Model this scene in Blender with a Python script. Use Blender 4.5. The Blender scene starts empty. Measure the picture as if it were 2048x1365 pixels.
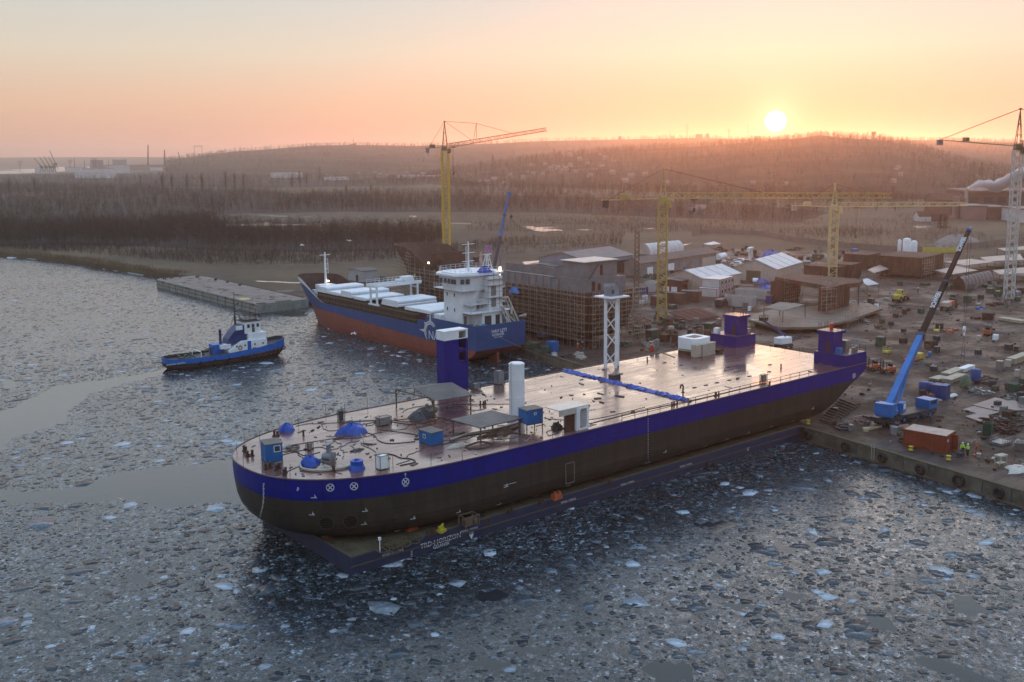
import bpy, math, random
import numpy as np
from mathutils import Vector, Matrix
R_ = math.radians
rnd = random.Random(7)
S = bpy.context.scene
COL = S.collection
# ---------------------------------------------------------------- camera solve
F, X0, Y0, CH = 2015.0, 1024.0, 608.0, 46.0
def _u(v): return v/np.linalg.norm(v)
_dn = _u(np.array([126.0, 13692.0, F]))
_hy = Y0-(_dn[0]*(3530-X0)+_dn[2]*F)/_dn[1]
_X = _u(np.array([3530-X0, _hy-Y0, F])); _X = _u(_X-_dn*_X.dot(_dn))
_Y = np.cross(-_dn, _X)
RW = np.array([_X, _Y, -_dn])
def ray(px, py): return RW@np.array([px-X0, py-Y0, F])
def G(px, py, z=2.0):
    "point of the horizontal plane z seen at photo pixel px, py"
    d = ray(px, py); t = (z-CH)/d[2]
    return Vector((d[0]*t, d[1]*t, z))
def PL(px, py, ax, c):
    "point of the vertical plane x=c (ax 0) or y=c (ax 1)"
    d = ray(px, py); t = (c-(CH if ax == 2 else 0))/d[ax]
    return Vector((d[0]*t, d[1]*t, CH+d[2]*t))
def HD(px, py, dist):
    "point on the ray at horizontal distance dist"
    d = ray(px, py); t = dist/math.hypot(d[0], d[1])
    return Vector((d[0]*t, d[1]*t, CH+d[2]*t))
cam = bpy.data.cameras.new('camera'); camo = bpy.data.objects.new('camera', cam); COL.objects.link(camo)
Mc = Matrix([[RW[i][0], -RW[i][1], -RW[i][2], 0] for i in range(3)]+[[0, 0, 0, 1]])
Mc[2][3] = CH
camo.matrix_world = Mc
cam.sensor_width = 36; cam.lens = F/2048*36; cam.shift_y = -(682.5-Y0)/2048; cam.clip_end = 40000; cam.clip_start = 1
S.camera = camo
S.view_settings.view_transform = 'Standard'; S.view_settings.look = 'None'; S.view_settings.exposure = .5; S.view_settings.gamma = 1
cy = S.cycles
cy.max_bounces = 6; cy.diffuse_bounces = 2; cy.glossy_bounces = 3; cy.transmission_bounces = 3; cy.volume_bounces = 1; cy.transparent_max_bounces = 6
cy.use_denoising = True
cy.caustics_reflective = False; cy.caustics_refractive = False; cy.sample_clamp_indirect = 4

# ---------------------------------------------------------------- materials
class NT:
    def __init__(s, tree): s.t = tree; s.n = tree.nodes; s.l = tree.links
    def new(s, typ, **kw):
        n = s.n.new(typ)
        for k, v in kw.items():
            if k.startswith('i_'):
                key = k[2:].replace('_', ' ')
                n.inputs[key].default_value = v
            elif k[0] == 'I' and k[1:].isdigit(): n.inputs[int(k[1:])].default_value = v
            else: setattr(n, k, v)
        return n
    def ln(s, a, b): s.l.new(a, b)
    def math(s, op, a, b=None, clamp=False):
        n = s.n.new('ShaderNodeMath'); n.operation = op; n.use_clamp = clamp
        for i, v in ((0, a), (1, b)):
            if v is None: continue
            if hasattr(v, 'links') or hasattr(v, 'is_linked'): s.l.new(v, n.inputs[i])
            else: n.inputs[i].default_value = v
        return n.outputs[0]
    def mix(s, f, a, b, blend='MIX'):
        n = s.n.new('ShaderNodeMix'); n.data_type = 'RGBA'; n.blend_type = blend
        for i, v in ((0, f), (6, a), (7, b)):
            if hasattr(v, 'is_linked'): s.l.new(v, n.inputs[i])
            elif i and len(v) == 3: n.inputs[i].default_value = (*v, 1)
            else: n.inputs[i].default_value = v
        return n.outputs[2]
    def ramp(s, f, stops, interp='LINEAR'):
        n = s.n.new('ShaderNodeValToRGB'); cr = n.color_ramp; cr.interpolation = interp
        while len(cr.elements) < len(stops): cr.elements.new(0.5)
        for e, (p, c) in zip(cr.elements, stops):
            e.position = p; e.color = (c, c, c, 1) if not hasattr(c, '__len__') else (*c, 1)
        s.l.new(f, n.inputs[0]); return n.outputs[0]
    def noise(s, vec, scale, detail=4, rough=.6, dist=0):
        n = s.n.new('ShaderNodeTexNoise'); n.inputs['Scale'].default_value = scale; n.inputs['Detail'].default_value = detail
        n.inputs['Roughness'].default_value = rough; n.inputs['Distortion'].default_value = dist
        s.l.new(vec, n.inputs['Vector']); return n.outputs[0]
    def bump(s, h, strength, dist):
        n = s.n.new('ShaderNodeBump'); n.inputs['Strength'].default_value = strength; n.inputs['Distance'].default_value = dist
        s.l.new(h, n.inputs['Height']); return n.outputs[0]
def newmat(name):
    m = bpy.data.materials.new(name); m.use_nodes = True
    t = NT(m.node_tree); b = t.n['Principled BSDF']
    return m, t, b
def setin(b, **kw):
    for k, v in kw.items():
        b.inputs[k.replace('_', ' ')].default_value = v
MATS = {}
def pm(name, c1=None, c2=None, scale=1.0, rough=.6, metal=0.0, bump=0.0, lo=.35, hi=.65, stretch=None, detail=5, rough2=None, c3=None):
    "painted, stained or weathered surface: two tones broken up by noise"
    if name in MATS: return MATS[name]
    m, t, b = newmat(name)
    if c2 is None: c2 = tuple(v*.72 for v in c1)
    tc = t.new('ShaderNodeTexCoord').outputs['Object']
    if stretch:
        mp = t.new('ShaderNodeMapping'); mp.inputs['Scale'].default_value = stretch; t.ln(tc, mp.inputs[0]); tc = mp.outputs[0]
    n = t.noise(tc, scale, detail)
    f = t.ramp(n, [(lo, 0), (hi, 1)])
    col = t.mix(f, c1, c2)
    if c3:
        n3 = t.noise(tc, scale*3.1, 6, .7)
        col = t.mix(t.ramp(n3, [(.58, 0), (.68, 1)]), col, c3)
    t.ln(col, b.inputs['Base Color'])
    setin(b, Roughness=rough, Metallic=metal)
    if rough >= .75: setin(b, **{'Specular IOR Level': .15})
    if rough2 is not None:
        t.ln(t.ramp(n, [(lo, rough), (hi, rough2)]), b.inputs['Roughness'])
    if bump:
        t.ln(t.bump(t.noise(tc, scale*4, 4), bump, .05), b.inputs['Normal'])
    MATS[name] = m; return m
# ---------------------------------------------------------------- mesh helpers
class MB:
    def __init__(s): s.v = []; s.f = []; s.m = []
    def add(s, vs, fs, mi=0):
        o = len(s.v); s.v.extend([tuple(v) for v in vs]); s.f.extend([tuple(i+o for i in f) for f in fs]); s.m.extend([mi]*len(fs)); return s
    def box(s, c, d, rz=0, mi=0, taper=1.0):
        "c = centre of the bottom face, d = sizes"
        x, y, z = d[0]/2, d[1]/2, d[2]; ca, sa = math.cos(rz), math.sin(rz); vs = []
        for zz, k in ((0, 1), (z, taper)):
            for ux, uy in ((-x, -y), (x, -y), (x, y), (-x, y)):
                vs.append((c[0]+(ux*ca-uy*sa)*k, c[1]+(ux*sa+uy*ca)*k, c[2]+zz))
        return s.add(vs, [(3, 2, 1, 0), (4, 5, 6, 7), (0, 1, 5, 4), (1, 2, 6, 5), (2, 3, 7, 6), (3, 0, 4, 7)], mi)
    def bb(s, a, b, mi=0):
        return s.box(((a[0]+b[0])/2, (a[1]+b[1])/2, min(a[2], b[2])), (abs(a[0]-b[0]), abs(a[1]-b[1]), abs(a[2]-b[2])), 0, mi)
    def bar(s, a, b, r=.05, n=4, mi=0, r2=None, cap=True):
        a = Vector(a); b = Vector(b); d = b-a
        if d.length < 1e-6: return s
        d.normalize(); up = Vector((0, 0, 1)) if abs(d.z) < .95 else Vector((1, 0, 0))
        p = d.cross(up).normalized(); q = d.cross(p); r2 = r if r2 is None else r2; vs = []
        for k, (c, rr) in enumerate(((a, r), (b, r2))):
            for i in range(n):
                an = 2*math.pi*(i+.5)/n
                vs.append(c+(p*math.cos(an)+q*math.sin(an))*rr*(1.2 if n == 4 else 1))
        fs = [(i, (i+1) % n, n+(i+1) % n, n+i) for i in range(n)]
        if cap: fs += [tuple(range(n-1, -1, -1)), tuple(range(n, 2*n))]
        return s.add(vs, fs, mi)
    def cyl(s, c, r, h, n=16, mi=0, r2=None, cap=True): return s.bar(c, (c[0], c[1], c[2]+h), r, n, mi, r2, cap)
    def poly(s, pts, r=.05, n=4, mi=0):
        for a, b in zip(pts, pts[1:]): s.bar(a, b, r, n, mi, cap=False)
        return s
    def prism(s, pts, z0, z1, mi=0, top=None):
        n = len(pts); vs = [(p[0], p[1], z0) for p in pts]+[(p[0], p[1], z1) for p in pts]
        return s.add(vs, [tuple(range(n-1, -1, -1)), tuple(range(n, 2*n))]+[(i, (i+1) % n, n+(i+1) % n, n+i) for i in range(n)], mi)
    def sweep(s, prof, o, ax, ay, depth, mi=0):
        "profile polygon (u,v) in plane ax, ay from origin o, extruded by the vector depth"
        o = Vector(o); ax = Vector(ax); ay = Vector(ay); dv = Vector(depth); n = len(prof)
        a = [o+ax*u+ay*v for u, v in prof]; vs = a+[p+dv for p in a]
        return s.add(vs, [tuple(range(n-1, -1, -1)), tuple(range(n, 2*n))]+[(i, (i+1) % n, n+(i+1) % n, n+i) for i in range(n)], mi)
    def lathe(s, c, prof, n=16, mi=0):
        vs = []; m = len(prof)
        for r, z in prof:
            for i in range(n): a = 2*math.pi*i/n; vs.append((c[0]+r*math.cos(a), c[1]+r*math.sin(a), c[2]+z))
        fs = [(k*n+i, k*n+(i+1) % n, (k+1)*n+(i+1) % n, (k+1)*n+i) for k in range(m-1) for i in range(n)]
        fs += [tuple(range(n-1, -1, -1)), tuple(range((m-1)*n, m*n))]
        return s.add(vs, fs, mi)
    def grid(s, P, mi=0):
        nr = len(P); nc = len(P[0]); vs = [p for r in P for p in r]
        return s.add(vs, [(i*nc+j, i*nc+j+1, (i+1)*nc+j+1, (i+1)*nc+j) for i in range(nr-1) for j in range(nc-1)], mi)
    def mesh(s, name, mats):
        me = bpy.data.meshes.new(name); me.from_pydata(s.v, [], s.f)
        for m in (mats if isinstance(mats, (list, tuple)) else [mats]): me.materials.append(m)
        if any(s.m): me.polygons.foreach_set('material_index', s.m)
        me.validate(); me.update(); return me
    def build(s, name, mats, parent=None, label=None, smooth=False):
        me = s.mesh(name, mats)
        if smooth:
            me.polygons.foreach_set('use_smooth', [True]*len(me.polygons))
            try: me.set_sharp_from_angle(angle=R_(40))
            except Exception: pass
        o = bpy.data.objects.new(name, me); COL.objects.link(o)
        if parent: o.parent = parent
        if label: o['label'] = label
        return o
def tag(o, label=None, cat=None, group=None, kind=None):
    for k, v in (('label', label), ('category', cat), ('group', group), ('kind', kind)):
        if v: o[k] = v
    return o
def thing(name, label, cat, loc=(0, 0, 0), rz=0, group=None):
    o = bpy.data.objects.new(name, None); COL.objects.link(o); o.empty_display_size = .5
    o.location = loc; o.rotation_euler = (0, 0, rz); return tag(o, label, cat, group)
def solo(mb, name, mats, label, cat, loc=(0, 0, 0), rz=0, group=None, smooth=False):
    o = mb.build(name, mats, None, None, smooth); o.location = loc; o.rotation_euler = (0, 0, rz)
    return tag(o, label, cat, group)
KIDS = {}
def dup(o, loc=None, rz=None, label=None, group=None, parent=None):
    c = o.copy(); COL.objects.link(c)
    if parent: c.parent = parent
    if loc is not None: c.location = loc
    if rz is not None: c.rotation_euler = (0, 0, rz)
    if label: c['label'] = label
    if group: c['group'] = group
    for ch in list(o.children): dup(ch, parent=c)
    return c
def text_curve(body, size, font_depth=.01, name='lettering', mat=None, bold=0.0):
    cu = bpy.data.curves.new(name, 'FONT'); cu.body = body; cu.size = size; cu.extrude = font_depth; cu.offset = bold*size
    cu.align_x = 'CENTER'; cu.align_y = 'CENTER'; cu.resolution_u = 2
    q = bpy.data.objects.new(name, cu); COL.objects.link(q)
    me = bpy.data.meshes.new_from_object(q.evaluated_get(bpy.context.evaluated_depsgraph_get())); bpy.data.objects.remove(q); me.materials.clear()
    if mat: me.materials.append(mat)
    o = bpy.data.objects.new(name, me); COL.objects.link(o); return o
def place_text(o, pos, right, up, parent=None):
    r = Vector(right).normalized(); u = Vector(up).normalized(); n = r.cross(u)
    o.matrix_local = Matrix([[r[i], u[i], n[i], pos[i]] for i in range(3)]+[[0, 0, 0, 1]])
    if parent: o.parent = parent
def npmesh(name, verts, faces_n, loops, mat, mats=None, attr=None):
    "verts (N,3), loops flat array, faces_n sizes"
    me = bpy.data.meshes.new(name); me.vertices.add(len(verts)); me.vertices.foreach_set('co', np.asarray(verts, np.float32).ravel())
    me.loops.add(len(loops)); me.loops.foreach_set('vertex_index', np.asarray(loops, np.int32))
    me.polygons.add(len(faces_n)); st = np.zeros(len(faces_n), np.int32); st[1:] = np.cumsum(faces_n)[:-1]
    me.polygons.foreach_set('loop_start', st); me.polygons.foreach_set('loop_total', np.asarray(faces_n, np.int32))
    for m in (mats or [mat]): me.materials.append(m)
    if attr:
        for k, a in attr.items():
            at = me.attributes.new(k, 'FLOAT', 'POINT'); at.data.foreach_set('value', np.asarray(a, np.float32))
    me.update(calc_edges=True); o = bpy.data.objects.new(name, me); COL.objects.link(o); return o

# ---------------------------------------------------------------- world, sun, haze
sd = _u(ray(1551, 243)); SUN_EL = math.asin(sd[2]); SUN_AZ = math.atan2(sd[1], sd[0])
w = bpy.data.worlds.new("World"); S.world = w; w.use_nodes = True
t = NT(w.node_tree); bg = t.n['Background']
tc = t.new('ShaderNodeTexCoord').outputs['Generated']
nrm = t.new('ShaderNodeVectorMath', operation='NORMALIZE'); t.ln(tc, nrm.inputs[0]); D = nrm.outputs[0]
sep = t.new('ShaderNodeSeparateXYZ'); t.ln(D, sep.inputs[0])
el = t.math('MULTIPLY', t.math('ARCSINE', sep.outputs[2]), 2/math.pi)      # 0..1 horizon..zenith
def srgb(r, g, b): return tuple(((c/255)/12.92 if c/255 < .04045 else ((c/255+.055)/1.055)**2.4) for c in (r, g, b))
K_ = .66
def sk(r, g, b_, k=K_): return tuple(v*k for v in srgb(r, g, b_))
base = t.ramp(el, [(0.0, sk(234, 174, 148)), (.012, sk(244, 186, 155)), (.033, sk(250, 206, 172)), (.062, sk(240, 227, 204)), (.10, sk(217, 224, 222)),
                   (.14, (.74, .80, .84)), (.24, (.72, .86, 1.0)), (.45, (.56, .75, 1.0)), (1.0, (.40, .60, .95))])
dt = t.new('ShaderNodeVectorMath', operation='DOT_PRODUCT'); t.ln(D, dt.inputs[0]); dt.inputs[1].default_value = tuple(sd)
ang = t.math('MULTIPLY', t.math('ARCCOSINE', t.math('MINIMUM', dt.outputs['Value'], 1.0)), 180/math.pi)   # degrees from the sun
def lobe(wd, p=2.0):
    return t.math('EXPONENT', t.math('MULTIPLY', t.math('POWER', t.math('DIVIDE', ang, wd), p), -1.0))
def addc(prev, f, col):
    s = t.new('ShaderNodeVectorMath', operation='SCALE'); s.inputs[0].default_value = col; t.ln(f, s.inputs['Scale'])
    a = t.new('ShaderNodeVectorMath', operation='ADD'); t.ln(prev, a.inputs[0]); t.ln(s.outputs[0], a.inputs[1]); return a.outputs[0]
# away from the sun the dusk sky is dimmer
dim = t.math('ADD', .72, t.math('MULTIPLY', lobe(75, 2.0), .28))
sc_ = t.new('ShaderNodeVectorMath', operation='SCALE'); t.ln(base, sc_.inputs[0]); t.ln(dim, sc_.inputs['Scale']); c = sc_.outputs[0]
c = addc(c, lobe(22, 1.8), (.06, .02, .0))
c = addc(c, t.math('MULTIPLY', lobe(12, 1.6), t.math('SUBTRACT', 1.0, t.math('MULTIPLY', el, 17), True)), (-.04, -.29, -.16))
c = addc(c, lobe(.9, 1.1), (.7, .5, .28))
c = addc(c, lobe(.40, 4), (30, 27, 20))
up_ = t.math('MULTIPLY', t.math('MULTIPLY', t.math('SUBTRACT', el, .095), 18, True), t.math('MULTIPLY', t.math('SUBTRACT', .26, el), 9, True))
c = addc(c, t.math('MULTIPLY', up_, lobe(15, 2.0)), (4.6, 3.5, 2.4))  # warm glow added to the unseen sky above the frame to brighten deck reflections
# procedural sky texture for the high dome
sky = t.new('ShaderNodeTexSky'); sky.sky_type = 'NISHITA'; sky.sun_disc = False; sky.sun_elevation = SUN_EL; sky.sun_rotation = math.pi/2-SUN_AZ
ad = t.new('ShaderNodeVectorMath', operation='SCALE'); t.ln(sky.outputs[0], ad.inputs[0]); ad.inputs['Scale'].default_value = .0008
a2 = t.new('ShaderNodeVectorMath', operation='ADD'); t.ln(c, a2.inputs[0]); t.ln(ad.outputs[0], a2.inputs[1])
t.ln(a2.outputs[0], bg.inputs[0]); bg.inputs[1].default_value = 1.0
sl = bpy.data.lights.new('sun', 'SUN'); sl.energy = 1.6; sl.angle = R_(.6); sl.color = (1, .31, .10)
so = bpy.data.objects.new('sun', sl); COL.objects.link(so)
so.rotation_euler = Vector(tuple(-v for v in sd)).to_track_quat('-Z', 'Y').to_euler()
HZ = bpy.data.materials.new('haze_air'); HZ.use_nodes = True
ht = NT(HZ.node_tree); ht.n.remove(ht.n['Principled BSDF'])
vol = ht.new('ShaderNodeVolumePrincipled'); vol.inputs['Color'].default_value = (.93, .86, .80, 1); vol.inputs['Density'].default_value = 1.3e-4
vol.inputs['Anisotropy'].default_value = .76
ht.ln(vol.outputs[0], ht.n['Material Output'].inputs['Volume'])
hb = MB().bb((-1500, -2500, -3), (11000, 11500, 190)).build('haze', HZ); tag(hb, None, None, None, 'stuff')
# ================================================================ SETTING: water, land, hills
rs = np.random.RandomState(3)
# --- coast
COAST = [G(2300, 1100, 2), None]
coast = [(118, -120), (126.2, 20), (131.3, 56), (134.7, 80), (136.5, 93), (137.9, 124), (140.6, 140), (147.3, 178), (147.4, 262), (148.5, 290), (148.5, 345)]
shore = [G(px, py, 1.2) for px, py in ((352, 553), (322, 550), (286, 545), (262, 541), (232, 537), (205, 533), (190, 532), (170, 527), (150, 523), (120, 520), (90, 517), (62, 513), (40, 512), (15, 509), (0, 508), (-60, 503), (-140, 497), (-400, 480))]
coast2 = [(p.x, p.y) for p in shore]
def inpoly(x, y, poly):
    x = np.asarray(x, float); y = np.asarray(y, float); r = np.zeros(x.shape, bool); n = len(poly)
    for i in range(n):
        x1, y1 = poly[i]; x2, y2 = poly[(i+1) % n]
        if y1 == y2: continue
        c_ = ((y1 > y) != (y2 > y)) & (x < (x2-x1)*(y-y1)/(y2-y1)+x1); r ^= c_
    return r
far = [(-3000, 12000), (12000, 12000), (12000, -3000), (118, -3000)]
landpoly = coast+coast2+far
# --- ground material: churned yard mud, dry grass, marsh
m, t, b = newmat('ground_soil')
P_ = t.new('ShaderNodeNewGeometry').outputs['Position']; sp = t.new('ShaderNodeSeparateXYZ'); t.ln(P_, sp.inputs[0])
yardf = t.math('ADD', sp.outputs[0], t.math('MULTIPLY', sp.outputs[1], .42))       # grows away from the yard
n1 = t.noise(P_, .02, 5); n2 = t.noise(P_, .35, 6, .7); n3 = t.noise(P_, 2.5, 4, .7)
yf = t.ramp(t.math('ADD', yardf, t.math('MULTIPLY', n1, 30)), [(0, 0), (1, 1)])
edge = t.math('GREATER_THAN', t.math('ADD', yardf, t.math('MULTIPLY', n1, 40)), 520)
north = t.math('GREATER_THAN', t.math('ADD', sp.outputs[1], t.math('MULTIPLY', n1, 16)), 318)
outm = t.math('MAXIMUM', edge, north)
yard = t.mix(t.ramp(n2, [(.3, 0), (.7, 1)]), (.045, .027, .018), (.100, .062, .043))
yard = t.mix(t.ramp(t.noise(P_, .07, 6, .7), [(.5, 0), (.62, 1)]), yard, (.075, .06, .056))
mp = t.new('ShaderNodeMapping'); mp.inputs['Rotation'].default_value = (0, 0, .5); mp.inputs['Scale'].default_value = (.06, .9, 1); t.ln(P_, mp.inputs[0])
ruts = t.noise(mp.outputs[0], 1.0, 5, .7)
yard = t.mix(t.ramp(ruts, [(.5, 0), (.6, .7)]), yard, (.05, .037, .033))
gr = t.mix(t.ramp(t.noise(P_, .012, 6, .65), [(.38, 0), (.6, 1)]), (.125, .090, .052), (.06, .042, .031))
gr = t.mix(t.ramp(n2, [(.35, 0), (.75, .6)]), gr, (.14, .108, .07))
gr = t.mix(t.ramp(t.noise(P_, .05, 5), [(.55, 0), (.68, .8)]), gr, (.075, .068, .04))
col = t.mix(outm, yard, gr)
t.ln(col, b.inputs['Base Color'])
rr = t.ramp(t.noise(P_, .12, 5, .7), [(.42, .45), (.6, .85)])
t.ln(t.math('MAXIMUM', rr, t.math('MULTIPLY', outm, .8)), b.inputs['Roughness'])
setin(b, **{'Specular IOR Level': .14})
t.ln(t.bump(t.math('ADD', n3, t.math('MULTIPLY', ruts, 2.0)), .6, .25), b.inputs['Normal'])
GROUND = m
import bmesh
from mathutils.geometry import tessellate_polygon
def land():
    n = len(landpoly); v = [(x, y, 2.0) for x, y in landpoly]; tri = tessellate_polygon([[Vector(p) for p in v]])
    mb = MB(); vs = v+[(x, y, -1.0) for x, y in landpoly]
    fs = [tuple(tr) for tr in tri]+[(i, (i+1) % n, n+(i+1) % n, n+i) for i in range(n)]
    mb.add(vs, fs); o = mb.build('ground', GROUND); o['kind'] = 'structure'
    me = o.data; bm = bmesh.new(); bm.from_mesh(me); bmesh.ops.recalc_face_normals(bm, faces=bm.faces); 
    if sum(f.normal.z for f in bm.faces if abs(f.normal.z) > .9) < 0: bmesh.ops.reverse_faces(bm, faces=bm.faces)
    bm.to_mesh(me); bm.free()
land()
# --- water with brash ice; attribute 'ice' says where the brash lies
leads = []   # open leads as pixel polygons on z=0
leads.append([(337, 733), (300, 745), (235, 752), (180, 762), (110, 775), (60, 795), (20, 815), (-20, 835), (-200, 900), (-200, 1010), (0, 905), (30, 880), (70, 862), (125, 845), (135, 820), (175, 790), (260, 765), (335, 748)])
leads.append([(-200, 985), (0, 978), (70, 981), (160, 972), (240, 945), (330, 935), (420, 926), (480, 922), (560, 960), (500, 1012), (430, 1003), (320, 1015), (240, 997), (160, 1006), (60, 1001), (0, 1001), (-200, 1008)])
leads.append([(1395, 1045), (1440, 1035), (1483, 1046), (1445, 1064), (1425, 1062)])
leads.append([(945, 1190), (1000, 1186), (1015, 1197), (985, 1208), (955, 1207)])
leads += [[(1530, 1095), (1565, 1062), (1560, 1075), (1545, 1087)], [(1426, 1105), (1453, 1104), (1452, 1140), (1442, 1125)], [(1550, 1091), (1605, 1098), (1602, 1112), (1575, 1105)],
          [(1615, 1089), (1645, 1087), (1640, 1095), (1617, 1097)], [(1325, 1130), (1360, 1148), (1350, 1153), (1335, 1145)], [(930, 1311), (1010, 1318), (990, 1335), (965, 1345)],
          [(1700, 1230), (1760, 1232), (1790, 1255), (1770, 1262), (1720, 1255)], [(1820, 1308), (1890, 1318), (1940, 1345), (1990, 1365), (2010, 1400), (1960, 1400), (1890, 1345), (1830, 1322)],
          [(1440, 1190), (1510, 1200), (1500, 1208), (1450, 1206)], [(1560, 1180), (1600, 1190), (1590, 1200), (1565, 1195)], [(1895, 1180), (1960, 1195), (1990, 1220), (1940, 1225), (1900, 1205)], [(1300, 1340), (1380, 1330), (1420, 1365), (1330, 1380)],
          [(0, 1030), (18, 1032), (15, 1043), (0, 1042)], [(250, 1150), (290, 1140), (300, 1165), (262, 1170)], [(0, 868), (12, 860), (38, 850), (30, 838), (0, 846)], [(1000, 1290), (1060, 1295), (1100, 1320), (1040, 1310)],
          [(0, 760), (10, 757), (38, 763), (25, 775), (0, 778)], [(590, 622), (616, 624), (616, 634), (585, 634), (540, 628)]]
leadw = [[tuple(G(px, py, 0))[:2] for px, py in L] for L in leads]
def axis(lo, hi, fine_lo, fine_hi, fs, cs):
    a = list(np.arange(fine_lo, fine_hi, fs)); x = fine_lo
    st = fs
    while x > lo: st = min(cs, st*1.25); x -= st; a.insert(0, x)
    x = a[-1]; st = fs
    while x < hi: st = min(cs, st*1.25); x += st; a.append(x)
    return np.array(a)
ax_ = axis(-3000, 170, -30, 168, .8, 300); ay_ = axis(-3000, 9000, 30, 330, .8, 400)
XX, YY = np.meshgrid(ax_, ay_, indexing='ij'); nx, ny = XX.shape
def vnoise(x, y, s, seed):
    r = np.random.RandomState(seed); T = r.rand(256, 256); u = x/s; v = y/s; i = np.floor(u).astype(int); j = np.floor(v).astype(int); fu = u-i; fv = v-j
    fu = fu*fu*(3-2*fu); fv = fv*fv*(3-2*fv)
    g = lambda a, b_: T[a % 256, b_ % 256]
    return (g(i, j)*(1-fu)+g(i+1, j)*fu)*(1-fv)+(g(i, j+1)*(1-fu)+g(i+1, j+1)*fu)*fv
def leadmask(x, y):
    wx = x+1.1*(vnoise(x, y, 2.1, 11)-.5)+2.4*(vnoise(x, y, 9, 12)-.5); wy = y+1.1*(vnoise(x, y, 2.1, 13)-.5)+2.4*(vnoise(x, y, 9, 14)-.5)
    r = np.zeros(np.shape(x), bool)
    for L in leadw:
        r |= inpoly(wx, wy, L)
    return r
ice = 1.0-leadmask(XX, YY).astype(float)
V = np.stack([XX.ravel(), YY.ravel(), np.zeros(nx*ny)], 1)
I = np.arange(nx*ny).reshape(nx, ny); Q = np.stack([I[:-1, :-1], I[1:, :-1], I[1:, 1:], I[:-1, 1:]], -1).reshape(-1, 4)
m, t, b = newmat('river_water_with_brash_ice')
P_ = t.new('ShaderNodeNewGeometry').outputs['Position']
at = t.new('ShaderNodeAttribute', attribute_name='ice')
nw = t.noise(P_, 1.6, 3); icef = t.ramp(t.math('ADD', at.outputs['Fac'], t.math('MULTIPLY', t.math('SUBTRACT', nw, .5), .9)), [(.45, 0), (.55, 1)])
setin(b, **{'Base Color': (.018, .02, .02, 1), 'Roughness': .09, 'IOR': 1.33})
wob = t.noise(P_, .55, 3); t.ln(t.bump(wob, .12, .15), b.inputs['Normal'])
b2 = t.new('ShaderNodeBsdfPrincipled')
vo = t.new('ShaderNodeTexVoronoi', feature='F1'); vo.inputs['Scale'].default_value = 1.7; t.ln(P_, vo.inputs['Vector'])
vo2 = t.new('ShaderNodeTexVoronoi', feature='F1'); vo2.inputs['Scale'].default_value = 4.6; t.ln(P_, vo2.inputs['Vector'])
ve = t.new('ShaderNodeTexVoronoi', feature='DISTANCE_TO_EDGE'); ve.inputs['Scale'].default_value = 1.7; t.ln(P_, ve.inputs['Vector'])
s1 = t.new('ShaderNodeSeparateColor'); t.ln(vo.outputs['Color'], s1.inputs[0]); s2 = t.new('ShaderNodeSeparateColor'); t.ln(vo2.outputs['Color'], s2.inputs[0])
big = t.noise(P_, .045, 4)
v = t.math('ADD', t.math('MULTIPLY', s1.outputs[0], .5), t.math('MULTIPLY', s2.outputs[1], .5))
icec = t.ramp(t.math('ADD', v, t.math('MULTIPLY', t.math('SUBTRACT', big, .5), .5)), [(.25, (.010, .012, .012)), (.55, (.022, .028, .033)), (.74, (.05, .063, .076)), (.88, (.12, .155, .19)), (.99, (.33, .41, .49))])
crack = t.ramp(ve.outputs['Distance'], [(.0, .3), (.04, 1)])
icec = t.mix(crack, (.02, .02, .02), icec)
t.ln(icec, b2.inputs['Base Color']); setin(b2, Roughness=.26, IOR=1.42)
t.ln(t.ramp(s2.outputs[0], [(0, .06), (1, .34)]), b2.inputs['Roughness'])
hh = t.math('ADD', t.math('MULTIPLY', s1.outputs[1], 1.0), t.math('ADD', t.math('MULTIPLY', s2.outputs[2], .6), t.math('MULTIPLY', t.noise(P_, 9, 3), .5)))
# each little plate leans its own way
tl = t.new('ShaderNodeVectorMath', operation='SUBTRACT'); t.ln(vo2.outputs['Color'], tl.inputs[0]); tl.inputs[1].default_value = (.5, .5, .5)
tl1 = t.new('ShaderNodeVectorMath', operation='SUBTRACT'); t.ln(vo.outputs['Color'], tl1.inputs[0]); tl1.inputs[1].default_value = (.5, .5, .5)
ts = t.new('ShaderNodeVectorMath', operation='ADD'); t.ln(tl.outputs[0], ts.inputs[0]); t.ln(tl1.outputs[0], ts.inputs[1])
tm = t.new('ShaderNodeVectorMath', operation='MULTIPLY'); t.ln(ts.outputs[0], tm.inputs[0]); tm.inputs[1].default_value = (.085, .085, 0)
bn = t.bump(hh, .16, .06); ta = t.new('ShaderNodeVectorMath', operation='ADD'); t.ln(bn, ta.inputs[0]); t.ln(tm.outputs[0], ta.inputs[1])
tn = t.new('ShaderNodeVectorMath', operation='NORMALIZE'); t.ln(ta.outputs[0], tn.inputs[0]); t.ln(tn.outputs[0], b2.inputs['Normal'])
mx = t.new('ShaderNodeMixShader'); t.ln(icef, mx.inputs[0]); t.ln(b.outputs[0], mx.inputs[1]); t.ln(b2.outputs[0], mx.inputs[2]); t.ln(mx.outputs[0], t.n['Material Output'].inputs[0])
wo = npmesh('water', V, np.full(len(Q), 4), Q.ravel(), m, attr={'ice': ice.ravel()}); wo['kind'] = 'structure'
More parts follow.
